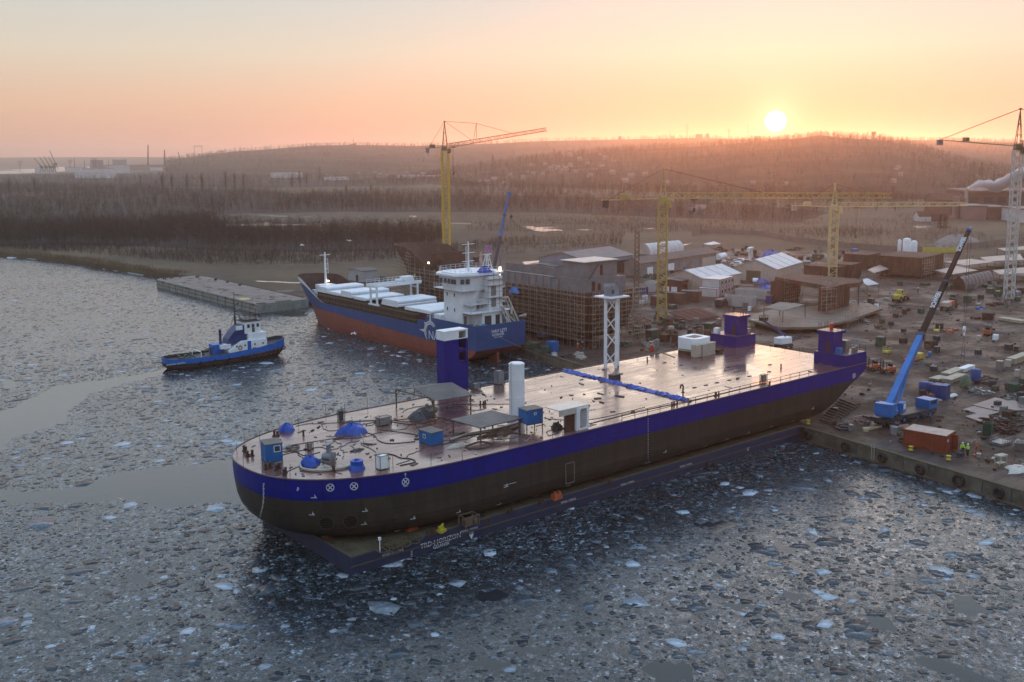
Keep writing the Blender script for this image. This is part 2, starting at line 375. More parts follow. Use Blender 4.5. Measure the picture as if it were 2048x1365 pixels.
# --- loose ice plates
def plates(N, x0, x1, y0, y1, med, sg, smax, dens_seed):
    x = rs.uniform(x0, x1, N); y = rs.uniform(y0, y1, N); ok = ~leadmask(x, y) & ~inpoly(x, y, landpoly)
    # only where the frame (and a margin round it) can see
    d = np.stack([x, y, np.full(N, -CH)], 1)@RW; px = X0+F*d[:, 0]/d[:, 2]; py = Y0+F*d[:, 1]/d[:, 2]
    ok &= (d[:, 2] > 0) & (px > -250) & (px < 2300) & (py < 1500)
    ok &= rs.rand(N) < .35+.9*vnoise(x, y, 14, dens_seed)
    x = x[ok]; y = y[ok]; n = len(x); sz = np.minimum(med*np.exp(rs.randn(n)*sg), smax)
    K = 6; an = (np.arange(K)[None, :]+rs.uniform(-.35, .35, (n, K)))*2*math.pi/K; rr_ = sz[:, None]*rs.uniform(.55, 1.1, (n, K)); el_ = rs.uniform(.55, 1, n)[:, None]; ro = rs.uniform(0, 6.28, n)[:, None]
    lx = rr_*np.cos(an); ly = rr_*np.sin(an)*el_; gx = x[:, None]+lx*np.cos(ro)-ly*np.sin(ro); gy = y[:, None]+lx*np.sin(ro)+ly*np.cos(ro)
    tilt = np.minimum(.016/np.maximum(sz, .15), .10)*np.abs(rs.randn(n))*np.where((rs.rand(n) < .06) & (sz < .5), 5, 1); ta_ = rs.uniform(0, 6.28, n)
    zt = .014+.012*np.minimum(sz, 1)[:, None]+tilt[:, None]*((gx-x[:, None])*np.cos(ta_)[:, None]+(gy-y[:, None])*np.sin(ta_)[:, None])
    top = np.stack([gx, gy, zt], -1); bot = np.stack([gx*1.0, gy*1.0, zt*0-.03], -1)
    Vv = np.concatenate([top, bot], 1).reshape(-1, 3); base_ = (np.arange(n)*2*K)[:, None]
    ft = base_+np.arange(K)[None, :]; k = np.arange(K); sd_ = np.stack([k, k+K, (k+1) % K+K, (k+1) % K], -1)
    fsd = (base_[:, :, None]+sd_[None]).reshape(n, -1)
    loops = np.concatenate([ft, fsd], 1).ravel(); fn = np.tile(np.array([K]+[4]*K), n)
    br = np.repeat(np.clip(rs.rand(n)**2.6*.75+.42*np.minimum(sz/1.3, 1), 0, 1), 2*K)
    return Vv, fn, loops, br
A = [plates(95000, -40, 150, 40, 240, .17, .70, 2.0, 21), plates(40000, -150, 150, 240, 520, .36, .5, 1.4, 22), plates(1500, 0, 145, 50, 260, .95, .45, 3.0, 23)]
off = 0; VV = []; FN = []; LP = []; BR = []
for v_, f_, l_, b_ in A: VV.append(v_); FN.append(f_); LP.append(l_+off); BR.append(b_); off += len(v_)
m, t, b = newmat('river_ice')
at = t.new('ShaderNodeAttribute', attribute_name='shade'); P_ = t.new('ShaderNodeNewGeometry').outputs['Position']
f = t.math('ADD', at.outputs['Fac'], t.math('MULTIPLY', t.math('SUBTRACT', t.noise(P_, 1.7, 5, .7), .5), .7))
t.ln(t.ramp(f, [(0, (.022, .026, .029)), (.35, (.045, .055, .065)), (.65, (.12, .15, .18)), (1, (.42, .50, .58))]), b.inputs['Base Color']); setin(b, Roughness=.2, IOR=1.31)
t.ln(t.bump(t.noise(P_, 6, 4), .05, .05), b.inputs['Normal'])
io = npmesh('ice_floes', np.concatenate(VV), np.concatenate(FN), np.concatenate(LP), m, attr={'shade': np.concatenate(BR)})
tag(io, 'broken grey and white ice plates drifting all over the river', 'ice', None, 'stuff')

# --- hills
m, t, b = newmat('hill_woodland')
P_ = t.new('ShaderNodeNewGeometry').outputs['Position']
c = t.mix(t.ramp(t.noise(P_, .006, 6, .65), [(.4, 0), (.6, 1)]), (.045, .03, .023), (.10, .07, .048))
c = t.mix(t.ramp(t.noise(P_, .03, 6, .7), [(.45, 0), (.65, .8)]), c, (.035, .03, .025))
t.ln(c, b.inputs['Base Color']); setin(b, Roughness=.95, **{'Specular IOR Level': .05})
t.ln(t.bump(t.noise(P_, .05, 6, .7), 1, 8), b.inputs['Normal']); HILL = m
crests = []
def ridge(pts, dc, db, back=1.4, pxs=None, amp=.03, seed=0):
    xs = np.arange(pts[0][0], pts[-1][0]+1, 9.0); ys = np.interp(xs, [p[0] for p in pts], [p[1] for p in pts]); rows = []
    vv_ = [0, .08, .2, .35, .5, .65, .8, .92, 1.0, 1.1, 1.4]; r = random.Random(seed)
    for i, (px, py) in enumerate(zip(xs, ys)):
        p = HD(px, py, dc); ux, uy = p.x/dc, p.y/dc; base_ = db(px) if callable(db) else db; row = []
        for k in vv_:
            dd = base_+(dc-base_)*k if k <= 1 else dc*(1+(k-1)*back)
            s_ = k*k*(3-2*k) if k <= 1 else max(0, 1-(k-1)*1.5)
            s_ = .45*k+.55*s_ if k <= 1 else s_
            z = 1.6+(p.z-2)*s_
            if 0 < k < 1: z += (p.z)*amp*(vnoise(np.array([ux*dd]), np.array([uy*dd]), 260, seed+5)[0]-.5)*4*k*(1-k)*4
            if k == 1: crests.append((ux*dd, uy*dd, z, dc))
            row.append((ux*dd, uy*dd, z))
        rows.append(row)
    o = MB().grid(rows).build('hills', HILL, smooth=True); o['kind'] = 'structure'; return rows
ridge([(-400, 318), (-100, 316), (100, 315), (250, 314.5), (400, 315), (520, 316)], 9000, 7000, 1.1, seed=1)
r_far = ridge([(330, 321), (380, 314), (430, 308), (470, 303), (520, 300), (560, 297), (620, 292), (700, 290), (830, 292), (1000, 287), (1060, 283), (1140, 281), (1250, 279), (1390, 276), (1500, 278), (1640, 277), (1800, 280), (1900, 281), (2048, 286), (2400, 292)], 4200, 2300, 1.4, seed=2)
r_mid = ridge([(700, 372), (850, 352), (930, 338), (1000, 327), (1050, 321), (1150, 309), (1250, 299), (1400, 293), (1480, 286), (1560, 279), (1600, 276), (1640, 270), (1700, 277), (1760, 279), (1800, 287), (1850, 299), (1900, 316), (1960, 331), (2048, 342), (2150, 350), (2400, 352)], 2300, lambda px: 1500 if px < 1000 else 1500-500*min(1, (px-1000)/500), 1.4, seed=3)
# --- trees
m, t, b = newmat('bare_twigs'); at = t.new('ShaderNodeAttribute', attribute_name='tone')
t.ln(t.ramp(at.outputs['Fac'], [(0, (.020, .015, .013)), (.5, (.045, .032, .026)), (.8, (.075, .05, .038)), (1, (.15, .125, .105))]), b.inputs['Base Color']); setin(b, Roughness=.9, **{'Specular IOR Level': .1}); TWIG = m
m, t, b = newmat('dry_reeds'); at = t.new('ShaderNodeAttribute', attribute_name='tone')
t.ln(t.ramp(at.outputs['Fac'], [(0, (.10, .075, .045)), (1, (.26, .19, .11))]), b.inputs['Base Color']); setin(b, Roughness=.9, **{'Specular IOR Level': .1}); REED = m
def slivers(a, d, wd):
    "thin triangles: base points a, vectors d, widths wd"
    n = len(a); s_ = np.cross(d, rs.randn(n, 3)); s_ /= np.linalg.norm(s_, axis=1)[:, None]+1e-9; s_ *= wd[:, None]/2
    return np.stack([a-s_, a+s_, a+d], 1)
def forest(name, pts, hmin, hmax, nb, ntw, label, tone0=.3, wk=1.0, mat=None, kind='stuff', cat='trees', spread=.36, low=.12):
    pts = np.asarray(pts, float); n = len(pts); h = rs.uniform(hmin, hmax, n)*rs.uniform(.75, 1, n); T_ = []
    tn_ = np.clip(tone0+rs.randn(n)*.18, 0, .8); tones = []
    lean = rs.randn(n, 3)*.07*h[:, None]; lean[:, 2] = h
    for _ in range(2): T_.append(slivers(pts, lean, .013*h*wk)); tones.append(np.where(rs.rand(n) < .06, 1.0, tn_))
    tt = rs.uniform(low, .9, (n, nb)); st = pts[:, None, :]+lean[:, None, :]*tt[..., None]
    az = rs.uniform(0, 6.28, (n, nb)); L = h[:, None]*spread*(1.15-tt*.75)*rs.uniform(.6, 1.2, (n, nb)); up = rs.uniform(.25, 1.1, (n, nb))
    d = np.stack([np.cos(az)*L, np.sin(az)*L, L*up], -1)
    T_.append(slivers(st.reshape(-1, 3), d.reshape(-1, 3), np.repeat(.0095*h*wk, nb))); tones.append(np.repeat(tn_, nb))
    if ntw:
        q = rs.uniform(.25, .95, (n, nb, ntw)); s2_ = st[:, :, None, :]+d[:, :, None, :]*q[..., None]
        d2 = rs.randn(n, nb, ntw, 3); d2[..., 2] = np.abs(d2[..., 2])*.8+.3; d2 *= (h[:, None, None]*.075)[..., None]
        T_.append(slivers(s2_.reshape(-1, 3), d2.reshape(-1, 3), np.repeat(.009*h*wk, nb*ntw))); tones.append(np.repeat(np.clip(tn_+.15, 0, .8), nb*ntw))
    T_ = np.concatenate(T_); tones = np.concatenate(tones); k = len(T_)
    o = npmesh(name, T_.reshape(-1, 3), np.full(k, 3), np.arange(3*k), mat or TWIG, attr={'tone': np.repeat(tones, 3)})
    tag(o, label, cat if kind == 'stuff' else None, None, kind); return o
def scatter(polys, N, z=2.0, jit=0):
    "points on the ground inside areas given by their outline in the photo, even over the ground"
    out = []
    for pl_, n_ in polys:
        W_ = [tuple(G(px, py, z))[:2] for px, py in pl_]; xs = [p[0] for p in W_]; ys = [p[1] for p in W_]; c_ = 0; it = 0
        while c_ < n_ and it < 60:
            x = rs.uniform(min(xs), max(xs), n_*2); y = rs.uniform(min(ys), max(ys), n_*2)
            ok = inpoly(x, y, W_) & (vnoise(x, y, 45, 31) > rs.rand(len(x))*.75-.05) & inpoly(x, y, landpoly)
            x = x[ok][:n_-c_]; y = y[ok][:n_-c_]; out.append(np.stack([x, y, np.full(len(x), z)], 1)); c_ += len(x); it += 1
    return np.concatenate(out)
near_w = scatter([([(-150, 492), (-150, 452), (200, 448), (420, 445), (440, 458), (600, 462), (880, 466), (890, 478), (862, 498), (640, 503), (440, 500), (300, 492), (150, 488)], 4200)], 0)
forest('woodland', near_w, 6, 11.5, 26, 2, 'belt of bare grey-brown trees and brush close behind the left river bank')
mid_w = scatter([([(-150, 450), (-150, 372), (120, 372), (420, 380), (640, 392), (600, 425), (480, 425), (430, 440), (200, 446)], 5600),
                 ([(500, 426), (640, 392), (760, 388), (1050, 392), (1280, 398), (1500, 410), (1660, 425), (1600, 445), (1300, 436), (1100, 425), (880, 424), (700, 424)], 3200)], 0)
forest('woodland', mid_w, 6, 12, 17, 1, 'wide bare wood in the middle of the marsh beyond the pale field', wk=1.5)
far_w = scatter([([(-150, 371), (-150, 352), (60, 354), (250, 352), (420, 346), (600, 350), (800, 356), (900, 365), (820, 371), (560, 376), (400, 378), (200, 371)], 2300),
                 ([(880, 386), (900, 366), (1000, 372), (1250, 378), (1500, 384), (1800, 392), (1880, 410), (1800, 425), (1660, 424), (1400, 400), (1100, 390)], 1500)], 0)
forest('woodland', far_w, 8, 15, 15, 1, 'hazy far wood below the harbour and the hills', wk=2.0, spread=.4)
brush = scatter([([(0, 492), (150, 489), (300, 493), (440, 501), (560, 505), (560, 520), (420, 530), (300, 520), (160, 508), (0, 500)], 3600), ([(950, 440), (1250, 440), (1260, 465), (1100, 470), (930, 462)], 900), ([(560, 506), (860, 500), (1000, 480), (1250, 470), (1240, 495), (1000, 512), (820, 520), (640, 530), (430, 532)], 3200), ([(900, 430), (1250, 432), (1660, 440), (1900, 470), (1250, 455), (900, 445)], 1200),
                 ([(1250, 440), (1660, 450), (1800, 470), (1700, 480), (1400, 465), (1260, 470)], 1500), ([(1800, 430), (1990, 480), (1990, 500), (1700, 500), (1560, 478)], 1000)], 0)
forest('scrub', brush, 1.2, 3.8, 12, 1, 'low reddish brown scrub on the open ground behind the river bank', tone0=.5, wk=2.2, cat='scrub')
def reeds():
    pts = []
    for (x1, y1), (x2, y2) in zip(coast2, coast2[1:]):
        L = math.hypot(x2-x1, y2-y1); n = int(L*16)
        u_ = rs.rand(n); wd = np.abs(rs.randn(n))*3.2*(0.3+vnoise(x1+(x2-x1)*u_, y1+(y2-y1)*u_, 9, 41)*1.6)
        nx_, ny_ = (y2-y1)/L, -(x2-x1)/L
        pts.append(np.stack([x1+(x2-x1)*u_+nx_*wd, y1+(y2-y1)*u_+ny_*wd, np.full(n, 1.9)-.0*wd], 1))
    P = np.concatenate(pts); P = P[inpoly(P[:, 0], P[:, 1], landpoly)]
    n = len(P); h = rs.uniform(.8, 2.3, n); d = rs.randn(n, 3)*.25; d[:, 2] = h
    T_ = np.concatenate([slivers(P, d, np.full(n, .16)), slivers(P+rs.randn(n, 3)*[.3, .3, 0], d*.8, np.full(n, .16))]); k = len(T_)
    o = npmesh('reeds', T_.reshape(-1, 3), np.full(k, 3), np.arange(3*k), REED, attr={'tone': np.repeat(rs.rand(k), 3)})
    tag(o, 'fringe of dry yellow reeds along the left river bank', 'reeds', None, 'stuff')
reeds()
def hilltrees():
    pts = []
    for rows, n, wz in ((r_mid, 6200, 3), (r_far, 4500, 6)):
        R = np.array(rows); nr, nc = R.shape[:2]
        i = rs.uniform(0, nr-1.01, n); kk = rs.beta(2.2, 1.1, n)*8.4; kk = np.minimum(kk, 8.2)
        a = i.astype(int); b_ = kk.astype(int); fa = (i-a)[:, None]; fb = (kk-b_)[:, None]
        p = (R[a, b_]*(1-fa)+R[a+1, b_]*fa)*(1-fb)+(R[a, b_+1]*(1-fa)+R[a+1, b_+1]*fa)*fb; pts.append(p)
    forest('hillside_woodland', pts[0], 10, 17, 12, 0, 'bare woodland covering the near hill under the sun', wk=3.0, spread=.5)
    forest('hillside_woodland', pts[1], 12, 20, 9, 0, 'faint woodland along the distant ridge', wk=4.0, spread=.6)
hilltrees()
# thin wet and frozen sheets that catch the sky
m, t, b = newmat('frozen_puddle'); P_ = t.new('ShaderNodeNewGeometry').outputs['Position']
t.ln(t.mix(t.ramp(t.noise(P_, .4, 4), [(.4, 0), (.6, 1)]), (.06, .06, .065), (.30, .31, .33)), b.inputs['Base Color']); setin(b, Roughness=.16); PUD = m
def puddle(pl_, z=2.012, name='puddle', mat=None, wob=1.0):
    W_ = [G(px, py, z) for px, py in pl_]; pts = []
    for i in range(len(W_)):
        a, c_ = W_[i], W_[(i+1) % len(W_)]; L = (a-c_).length
        for k in range(5): p = a.lerp(c_, k/5); pts.append((p.x+rnd.uniform(-1, 1)*L*.05*wob, p.y+rnd.uniform(-1, 1)*L*.05*wob, z))
    tri = tessellate_polygon([[Vector(p) for p in pts]]); mb = MB(); mb.add(pts, [tuple(q) for q in tri]); o = mb.build(name, mat or PUD); o['kind'] = 'structure'
    if o.data.polygons[0].normal.z < 0: o.data.flip_normals()
    return o
for k, pl_ in enumerate([[(420, 450), (470, 449), (520, 447), (535, 445), (545, 448), (600, 449), (640, 450.5), (560, 452), (470, 452)], [(500, 429), (530, 431), (640, 434), (560, 433.2)],
             [(1045, 455.5), (1090, 454.2), (1125, 455), (1080, 456.4)], [(850, 445), (900, 446), (950, 448), (900, 447)], [(815, 432), (835, 432), (830, 435)], [(1045, 524), (1085, 521), (1085, 524), (1048, 530)],
             [(1040, 452), (1060, 453), (1130, 461), (1080, 464)], [(-150, 352), (0, 343), (60, 340), (150, 331), (260, 331), (300, 336), (180, 341), (60, 347)], [(1280, 457), (1310, 456), (1304, 459)], [(1340, 494), (1370, 489), (1385, 486), (1372, 491)],
             [(1825, 452), (1870, 452), (1860, 456), (1830, 456)], [(1150, 459), (1190, 460), (1170, 461)], [(505, 561), (600, 565), (600, 567), (515, 563.5)]]):
    puddle(pl_, 2.012+.002*k)
fl_ = pm('woodland_floor', (.045, .033, .027), (.028, .021, .018), .05, .95)
for k, pl_ in enumerate([[(-150, 496), (-150, 372), (120, 372), (420, 378), (640, 390), (600, 426), (500, 428), (440, 452), (600, 462), (880, 466), (890, 480), (862, 500), (640, 505), (440, 502), (300, 494), (150, 490)], [(500, 427), (640, 391), (760, 388), (1050, 392), (1280, 398), (1500, 410), (1660, 425), (1600, 445), (1300, 434), (1100, 426), (880, 425), (700, 424)], [(-150, 372), (-150, 352), (420, 346), (600, 350), (800, 356), (900, 364), (820, 372), (560, 376), (200, 372)]]):
    puddle(pl_, 2.003+.0005*k, 'woodland_floor', fl_, .4)
m = pm('pale_field', (.13, .10, .07), (.06, .045, .033), .12, .9)
for k, pl_ in enumerate([[(0, 386), (150, 382), (170, 385), (60, 392), (0, 394)], [(450, 428), (700, 427), (1000, 430), (1250, 440), (1100, 447), (800, 442), (600, 440), (500, 437)], [(640, 377), (900, 376), (900, 385), (760, 387), (640, 384)], [(1200, 485), (1010, 478), (980, 492), (1010, 510), (1080, 508), (1180, 498)], [(600, 508), (860, 506), (820, 520), (640, 530), (560, 535), (520, 530)]]):
    puddle(pl_, 2.005+.001*k, 'field', m)

# white rim of shore ice along the left bank
m = pm('shore_ice', (.62, .68, .74), (.40, .46, .52), .5, .4)
for i, (px, py) in enumerate(((22, 516), (42, 514), (60, 517), (74, 518), (196, 534), (215, 538), (232, 541), (262, 546), (280, 549), (300, 551), (335, 556))):
    g_ = G(px, py, .05); mb = MB(); r_ = random.Random(i); n_ = 9; pts = [(g_.x+r_.uniform(1.2, 2.6)*math.cos(q*6.283/n_)*.8, g_.y+r_.uniform(3, 7)*math.sin(q*6.283/n_)) for q in range(n_)]; mb.prism(pts, .03, .16); tag(mb.build('shore_ice', m), None, None, None, 'structure')
# ================================================================ generic builders
def proj(p):
    c = RW.T@(np.array([p[0], p[1], p[2]-CH])); return X0+F*c[0]/c[2], Y0+F*c[1]/c[2]
def HG(p, py):
    "height above the base plane at ground point p whose picture is at row py"
    lo, hi = p[2], p[2]+120
    for _ in range(40):
        m_ = (lo+hi)/2
        if proj((p[0], p[1], m_))[1] > py: lo = m_
        else: hi = m_
    return lo-p[2]
def ob(Cp, Lp, Rp, top, z=2.0):
    "near corner, left corner and right corner of a footprint -> location, heading, length to the right, depth to the left, height"
    C, L, R = G(*Cp, z), G(*Lp, z), G(*Rp, z); e = (R-C); rz = math.atan2(e.y, e.x); dx = e.length
    n = Vector((-math.sin(rz), math.cos(rz), 0)); dy = max(.3, (L-C).dot(n)); return C, rz, dx, dy, (HG(C, top) if top else 1.0)
def W_(o_, lx, ly, lz=0):
    C, rz = o_[0], o_[1]; return Vector((C.x+lx*math.cos(rz)-ly*math.sin(rz), C.y+lx*math.sin(rz)+ly*math.cos(rz), C.z+lz))
M_ = dict(
 rust=pm('rusty_steel', (.10, .045, .028), (.055, .03, .022), .8, .8, c3=(.16, .07, .035)),
 brown=pm('brown_primer', (.085, .048, .036), (.06, .034, .027), .4, .75),
 white=pm('white_paint', (.76, .79, .82), (.64, .68, .72), .5, .45),
 cream=pm('cream_paint', (.42, .38, .32), (.33, .30, .26), .7, .6),
 grey=pm('grey_paint', (.22, .23, .25), (.15, .16, .18), .6, .6),
 dgrey=pm('dark_metal', (.05, .05, .055), (.03, .03, .03), 1.5, .55),
 steel=pm('galvanised_steel', (.30, .30, .30), (.20, .19, .18), 2, .45, .5),
 yellow=pm('yellow_paint', (.50, .42, .07), (.40, .33, .06), .8, .5, c3=(.28, .2, .06)),
 yel2=pm('yellow_plain', (.48, .40, .03), (.35, .28, .03), 2, .5),
 blue=pm('blue_paint', (.008, .12, .36), (.007, .085, .27), .9, .5),
 cblue=pm('crane_blue', (.012, .15, .47), (.01, .11, .36), .5, .4),
 tarp=pm('blue_tarpaulin', (.005, .07, .42), (.004, .04, .27), 1.6, .42, bump=.5),
 green=pm('green_paint', (.035, .075, .05), (.02, .045, .03), .8, .6),
 red=pm('red_paint', (.45, .05, .02), (.3, .035, .02), 1, .5),
 orange=pm('orange_paint', (.42, .10, .03), (.28, .07, .03), .9, .5),
 wood=pm('old_wood', (.17, .125, .09), (.09, .07, .05), 2, .8),
 sheet=pm('weathered_sheet_roof', (.14, .12, .105), (.08, .068, .06), .35, .6, c3=(.2, .18, .16)),
 rubber=pm('tyre_rubber', (.025, .024, .023), (.045, .042, .04), 2, .85),
 conc=pm('stained_concrete', (.15, .14, .11), (.075, .068, .05), .35, .85, c3=(.21, .20, .16)),
 hose=pm('black_hose', (.03, .028, .027), None, 1, .5),
 glass=pm('dark_glass', (.03, .04, .05), (.05, .06, .08), 1, .08),
 purple=pm('hull_blue_paint', (.008, .009, .20), (.006, .007, .155), .25, .42),
 skin=pm('skin', (.45, .26, .18), None, 1, .6), hiviz=pm('hi_vis_cloth', (.45, .75, .06), (.35, .6, .05), 6, .7), cloth=pm('dark_work_cloth', (.025, .025, .03), None, 5, .9), redc=pm('red_work_cloth', (.35, .04, .02), None, 5, .9), helmet=pm('white_helmet', (.75, .75, .75), None, 5, .35),
)
def lamp_mat(name, col, e):
    m, t, b = newmat(name); setin(b, **{'Base Color': (*col, 1), 'Emission Color': (*col, 1), 'Emission Strength': e}); return m
LIT = lamp_mat('lit_floodlight', (1, .75, .45), 9)
def corr(mb, a, b_, z0, z1, pitch=.42, dep=.08, mi=0):
    "corrugated wall from a to b"
    a = Vector((a[0], a[1], 0)); b_ = Vector((b_[0], b_[1], 0)); d = b_-a; L = d.length; d.normalize(); n = Vector((d.y, -d.x, 0)); k = max(2, int(L/pitch)); lo = []; hi = []
    for i in range(k+1):
        for q, o in ((0, 0), (.25, 0), (.5, 1), (.75, 1)):
            s_ = (i+q)/k*L
            if s_ > L+1e-6: break
            p = a+d*s_+n*dep*o; lo.append((p.x, p.y, z0)); hi.append((p.x, p.y, z1))
    return mb.grid([lo, hi], mi)
def container(name, o_, mats, label, cat='container', group=None, roofmat=None, doors=True, doormat=None, trim=None, corrug=True):
    C, rz, dx, dy, h = o_; th = thing(name, label, cat, C, rz, group); fr = .12; m_ = mats
    b = MB()
    if corrug:
        b.bb((.06, .06, .12), (dx-.06, dy-.06, h-.06))
        corr(b, (.1, .0), (dx-.1, .0), .14, h-.12); corr(b, (0, dy-.1), (0, .1), .14, h-.12); corr(b, (dx, .1), (dx, dy-.1), .14, h-.12)
    else: b.bb((.03, .03, .1), (dx-.03, dy-.03, h-.06))
    b.build('walls', m_, th)
    f = MB()
    for x in (0, dx):
        for y in (0, dy): f.box((x, y, 0), (fr, fr, h+.01))
    for z in (0, h-.1):
        for y in (0, dy): f.bb((fr/2, y-fr/2+.01, z), (dx-fr/2, y+fr/2-.01, z+.11))
        for x in (0, dx): f.bb((x-fr/2+.01, fr/2, z), (x+fr/2-.01, dy-fr/2, z+.11))
    f.build('frame', trim or m_, th)
    r = MB()
    if corrug:
        k = max(3, int(dx/.55)); L = []; H_ = []
        for i in range(k+1):
            for q, o in ((0, 0), (.3, 0), (.5, .05), (.8, .05)):
                x = (i+q)/k*(dx-.2)+.1
                if x > dx-.1: break
                L.append((x, .08, h-.01+o)); H_.append((x, dy-.08, h-.01+o))
        r.grid([L, H_])
    else: r.bb((-.05, -.05, h+.012), (dx+.05, dy+.05, h+.07))
    r.build('roof', roofmat or M_['sheet'], th)
    return th
def railing(mb, pts, h=1.05, post=1.8, r=.03, rails=(.5, 1.0)):
    for a, b_ in zip(pts, pts[1:]):
        a = Vector(a); b_ = Vector(b_); n = max(1, round((b_-a).length/post))
        for i in range(n+1): p = a.lerp(b_, i/n); mb.bar(p, p+Vector((0, 0, h)), r, 4, cap=False)
        for q in rails: mb.bar(a+Vector((0, 0, h*q)), b_+Vector((0, 0, h*q)), r, 4, cap=False)
    return mb
def hose(pts, z=10.05, r=.05, closed=False):
    P = [Vector((*tuple(p)[:2], z)) for p in pts]; out = []
    for i in range(len(P)-1):
        p0 = P[max(0, i-1)]; p1 = P[i]; p2 = P[i+1]; p3 = P[min(len(P)-1, i+2)]
        for k in range(6):
            s_ = k/6; out.append(.5*((2*p1)+(-p0+p2)*s_+(2*p0-5*p1+4*p2-p3)*s_*s_+(-p0+3*p1-3*p2+p3)*s_**3))
    out.append(P[-1]); return MB().poly(out, r, 5)
def mound(mb, cx, cy, z, rx, ry, h, seed=0, n=18, m_=6, rag=.25, flat=.55, mi=0):
    r = random.Random(seed); rows = []
    ph = [r.uniform(0, 6.3) for _ in range(6)]
    for j in range(m_+1):
        u = j/m_; row = []
        for i in range(n):
            a = 2*math.pi*i/n; k = 1+rag*(.5*math.sin(3*a+ph[0])+.35*math.sin(5*a+ph[1])+.2*math.sin(9*a+ph[2]))
            rad = (1-u)**.8 if u > flat else 1-(u*.45); rad = 1-u**1.6 if j else 1.05
            zz = h*(1-(1-u)**1.7)*(1+.13*math.sin(4*a+ph[3]+u*3))+r.uniform(-.04, .04)*h
            row.append((cx+rx*k*rad*math.cos(a), cy+ry*k*rad*math.sin(a), z+(zz if j else 0)))
        row.append(row[0]); rows.append(row)
    return mb.grid(rows, mi)

# ================================================================ BARGE
BY0, BY1, BX0, BX1, BZ = 94.0, 116.5, 53.0, 137.2, 2.0
m = newmat('barge_blue'); t, b, BM = m[1], m[2], m[0]
tc = t.new('ShaderNodeTexCoord').outputs['Object']; mp = t.new('ShaderNodeMapping'); mp.inputs['Scale'].default_value = (.5, .5, .25); t.ln(tc, mp.inputs[0])
c = t.mix(t.ramp(t.noise(mp.outputs[0], 1.2, 6, .7), [(.4, 0), (.6, 1)]), (.013, .020, .065), (.022, .028, .055)); c = t.mix(t.ramp(t.noise(tc, 2.3, 6, .8), [(.6, 0), (.7, .8)]), c, (.06, .035, .022)); t.ln(c, b.inputs['Base Color']); setin(b, Roughness=.55)
bdeck = pm('barge_deck', (.115, .095, .06), (.06, .048, .032), .6, .75, c3=(.17, .14, .10))
barge = thing('flat_barge', 'long dark blue flat barge lettered TRD-HORIZON lying under the big deck ship', 'barge', (BX0, BY0, 0))
LX, LY = BX1-BX0, BY1-BY0
b = MB(); prof = [(0, -.6), (0, 2.0), (LX, 2.0), (LX, -.6)]
b.bb((0, 0, -.6), (LX, LY, BZ)); b.build('hull', BM, barge)
b = MB(); b.bb((.25, .25, BZ+.003), (LX-.1, LY-.25, BZ+.02)); b.build('deck', bdeck, barge)
b = MB()
for y0_, y1_ in ((0, .22), (LY-.22, LY)): b.bb((0, y0_, BZ+.003), (LX, y1_, BZ+.16))
b.bb((0, .22, BZ+.003), (.25, LY-.22, BZ+.14)); b.bb((-.06, -.07, .9), (LX, -.01, 1.02)); b.build('gunwale', pm('barge_edge', (.06, .055, .05), (.10, .08, .05), 2, .7), barge)
WT = pm('white_lettering', (.62, .65, .68), (.45, .47, .5), 3, .6)
def side_text(txt, px, py, size, parent, loc, ax=1, c=BY0-.02, right=(1, 0, 0), mat=None, bold=.0, nm='lettering'):
    p = PL(px, py, ax, c)-Vector(loc); o = text_curve(txt, size, .004, nm, mat or WT, bold); place_text(o, p, right, (0, 0, 1), parent); return o
side_text('TRD-HORIZON', 882, 1082, .85, barge, (BX0, BY0, 0)); side_text('GDANSK', 883, 1091, .6, barge, (BX0, BY0, 0))
side_text('VOID-5 | CTR2', 786, 1106, .45, barge, (BX0, BY0, 0)); side_text('T10', 942.5, 1067, .42, barge, (BX0, BY0, 0), c=BY0-.03)
for px, py in ((938, 1060), (1137, 1002), (1255, 967), (1372, 931)): side_text('WING | WING', px, py, .42, barge, (BX0, BY0, 0))
for px, py in ((943, 1073), (1496, 899)):
    p = PL(px, py, 1, BY0)-Vector((BX0, BY0, 0)); b = MB(); b.sweep([(-.34, .25), (.34, .25), (0, -.35)], p+Vector((0, -.015, 0)), (1, 0, 0), (0, 0, 1), (0, .01, 0)); b.build('load_mark', WT, barge)
b = MB()
for k in range(9):
    for px in (823,):
        p = PL(px, 1100+k*3.4, 1, BY0)-Vector((BX0, BY0, 0)); b.bb((p.x-.1, -.02, p.z), (p.x+.12, -.004, p.z+.07))
b.build('draught_lettering', WT, barge)
def tyre(name, label, c, axis, R=.75, r=.27, group=None):
    "a fender tyre standing against a wall: axis = outward normal"
    n = Vector(axis).normalized(); u = n.cross(Vector((0, 0, 1))).normalized(); v = u.cross(n); rows = []
    for i in range(21):
        a = 2*math.pi*i/20; row = []
        for j in range(9):
            q = 2*math.pi*j/8; rr = R-r+r*math.cos(q); row.append(tuple((u*math.cos(a)+v*math.sin(a))*rr+n*(r+r*math.sin(q)*1.15)))
        rows.append(row)
    o = MB().grid(rows).build(name, M_['rubber'], None, None, True); o.location = c; return tag(o, label, 'tyre', group)
for px, py, lb in ((1418, 935, 'black fender tyre hanging midway on the barge side'), (1609, 880, 'black fender tyre at the barge corner by the quay')):
    p = PL(px, py, 1, BY0-.06); tyre('fender_tyre', lb, p, (0, -1, 0), .95, .28)
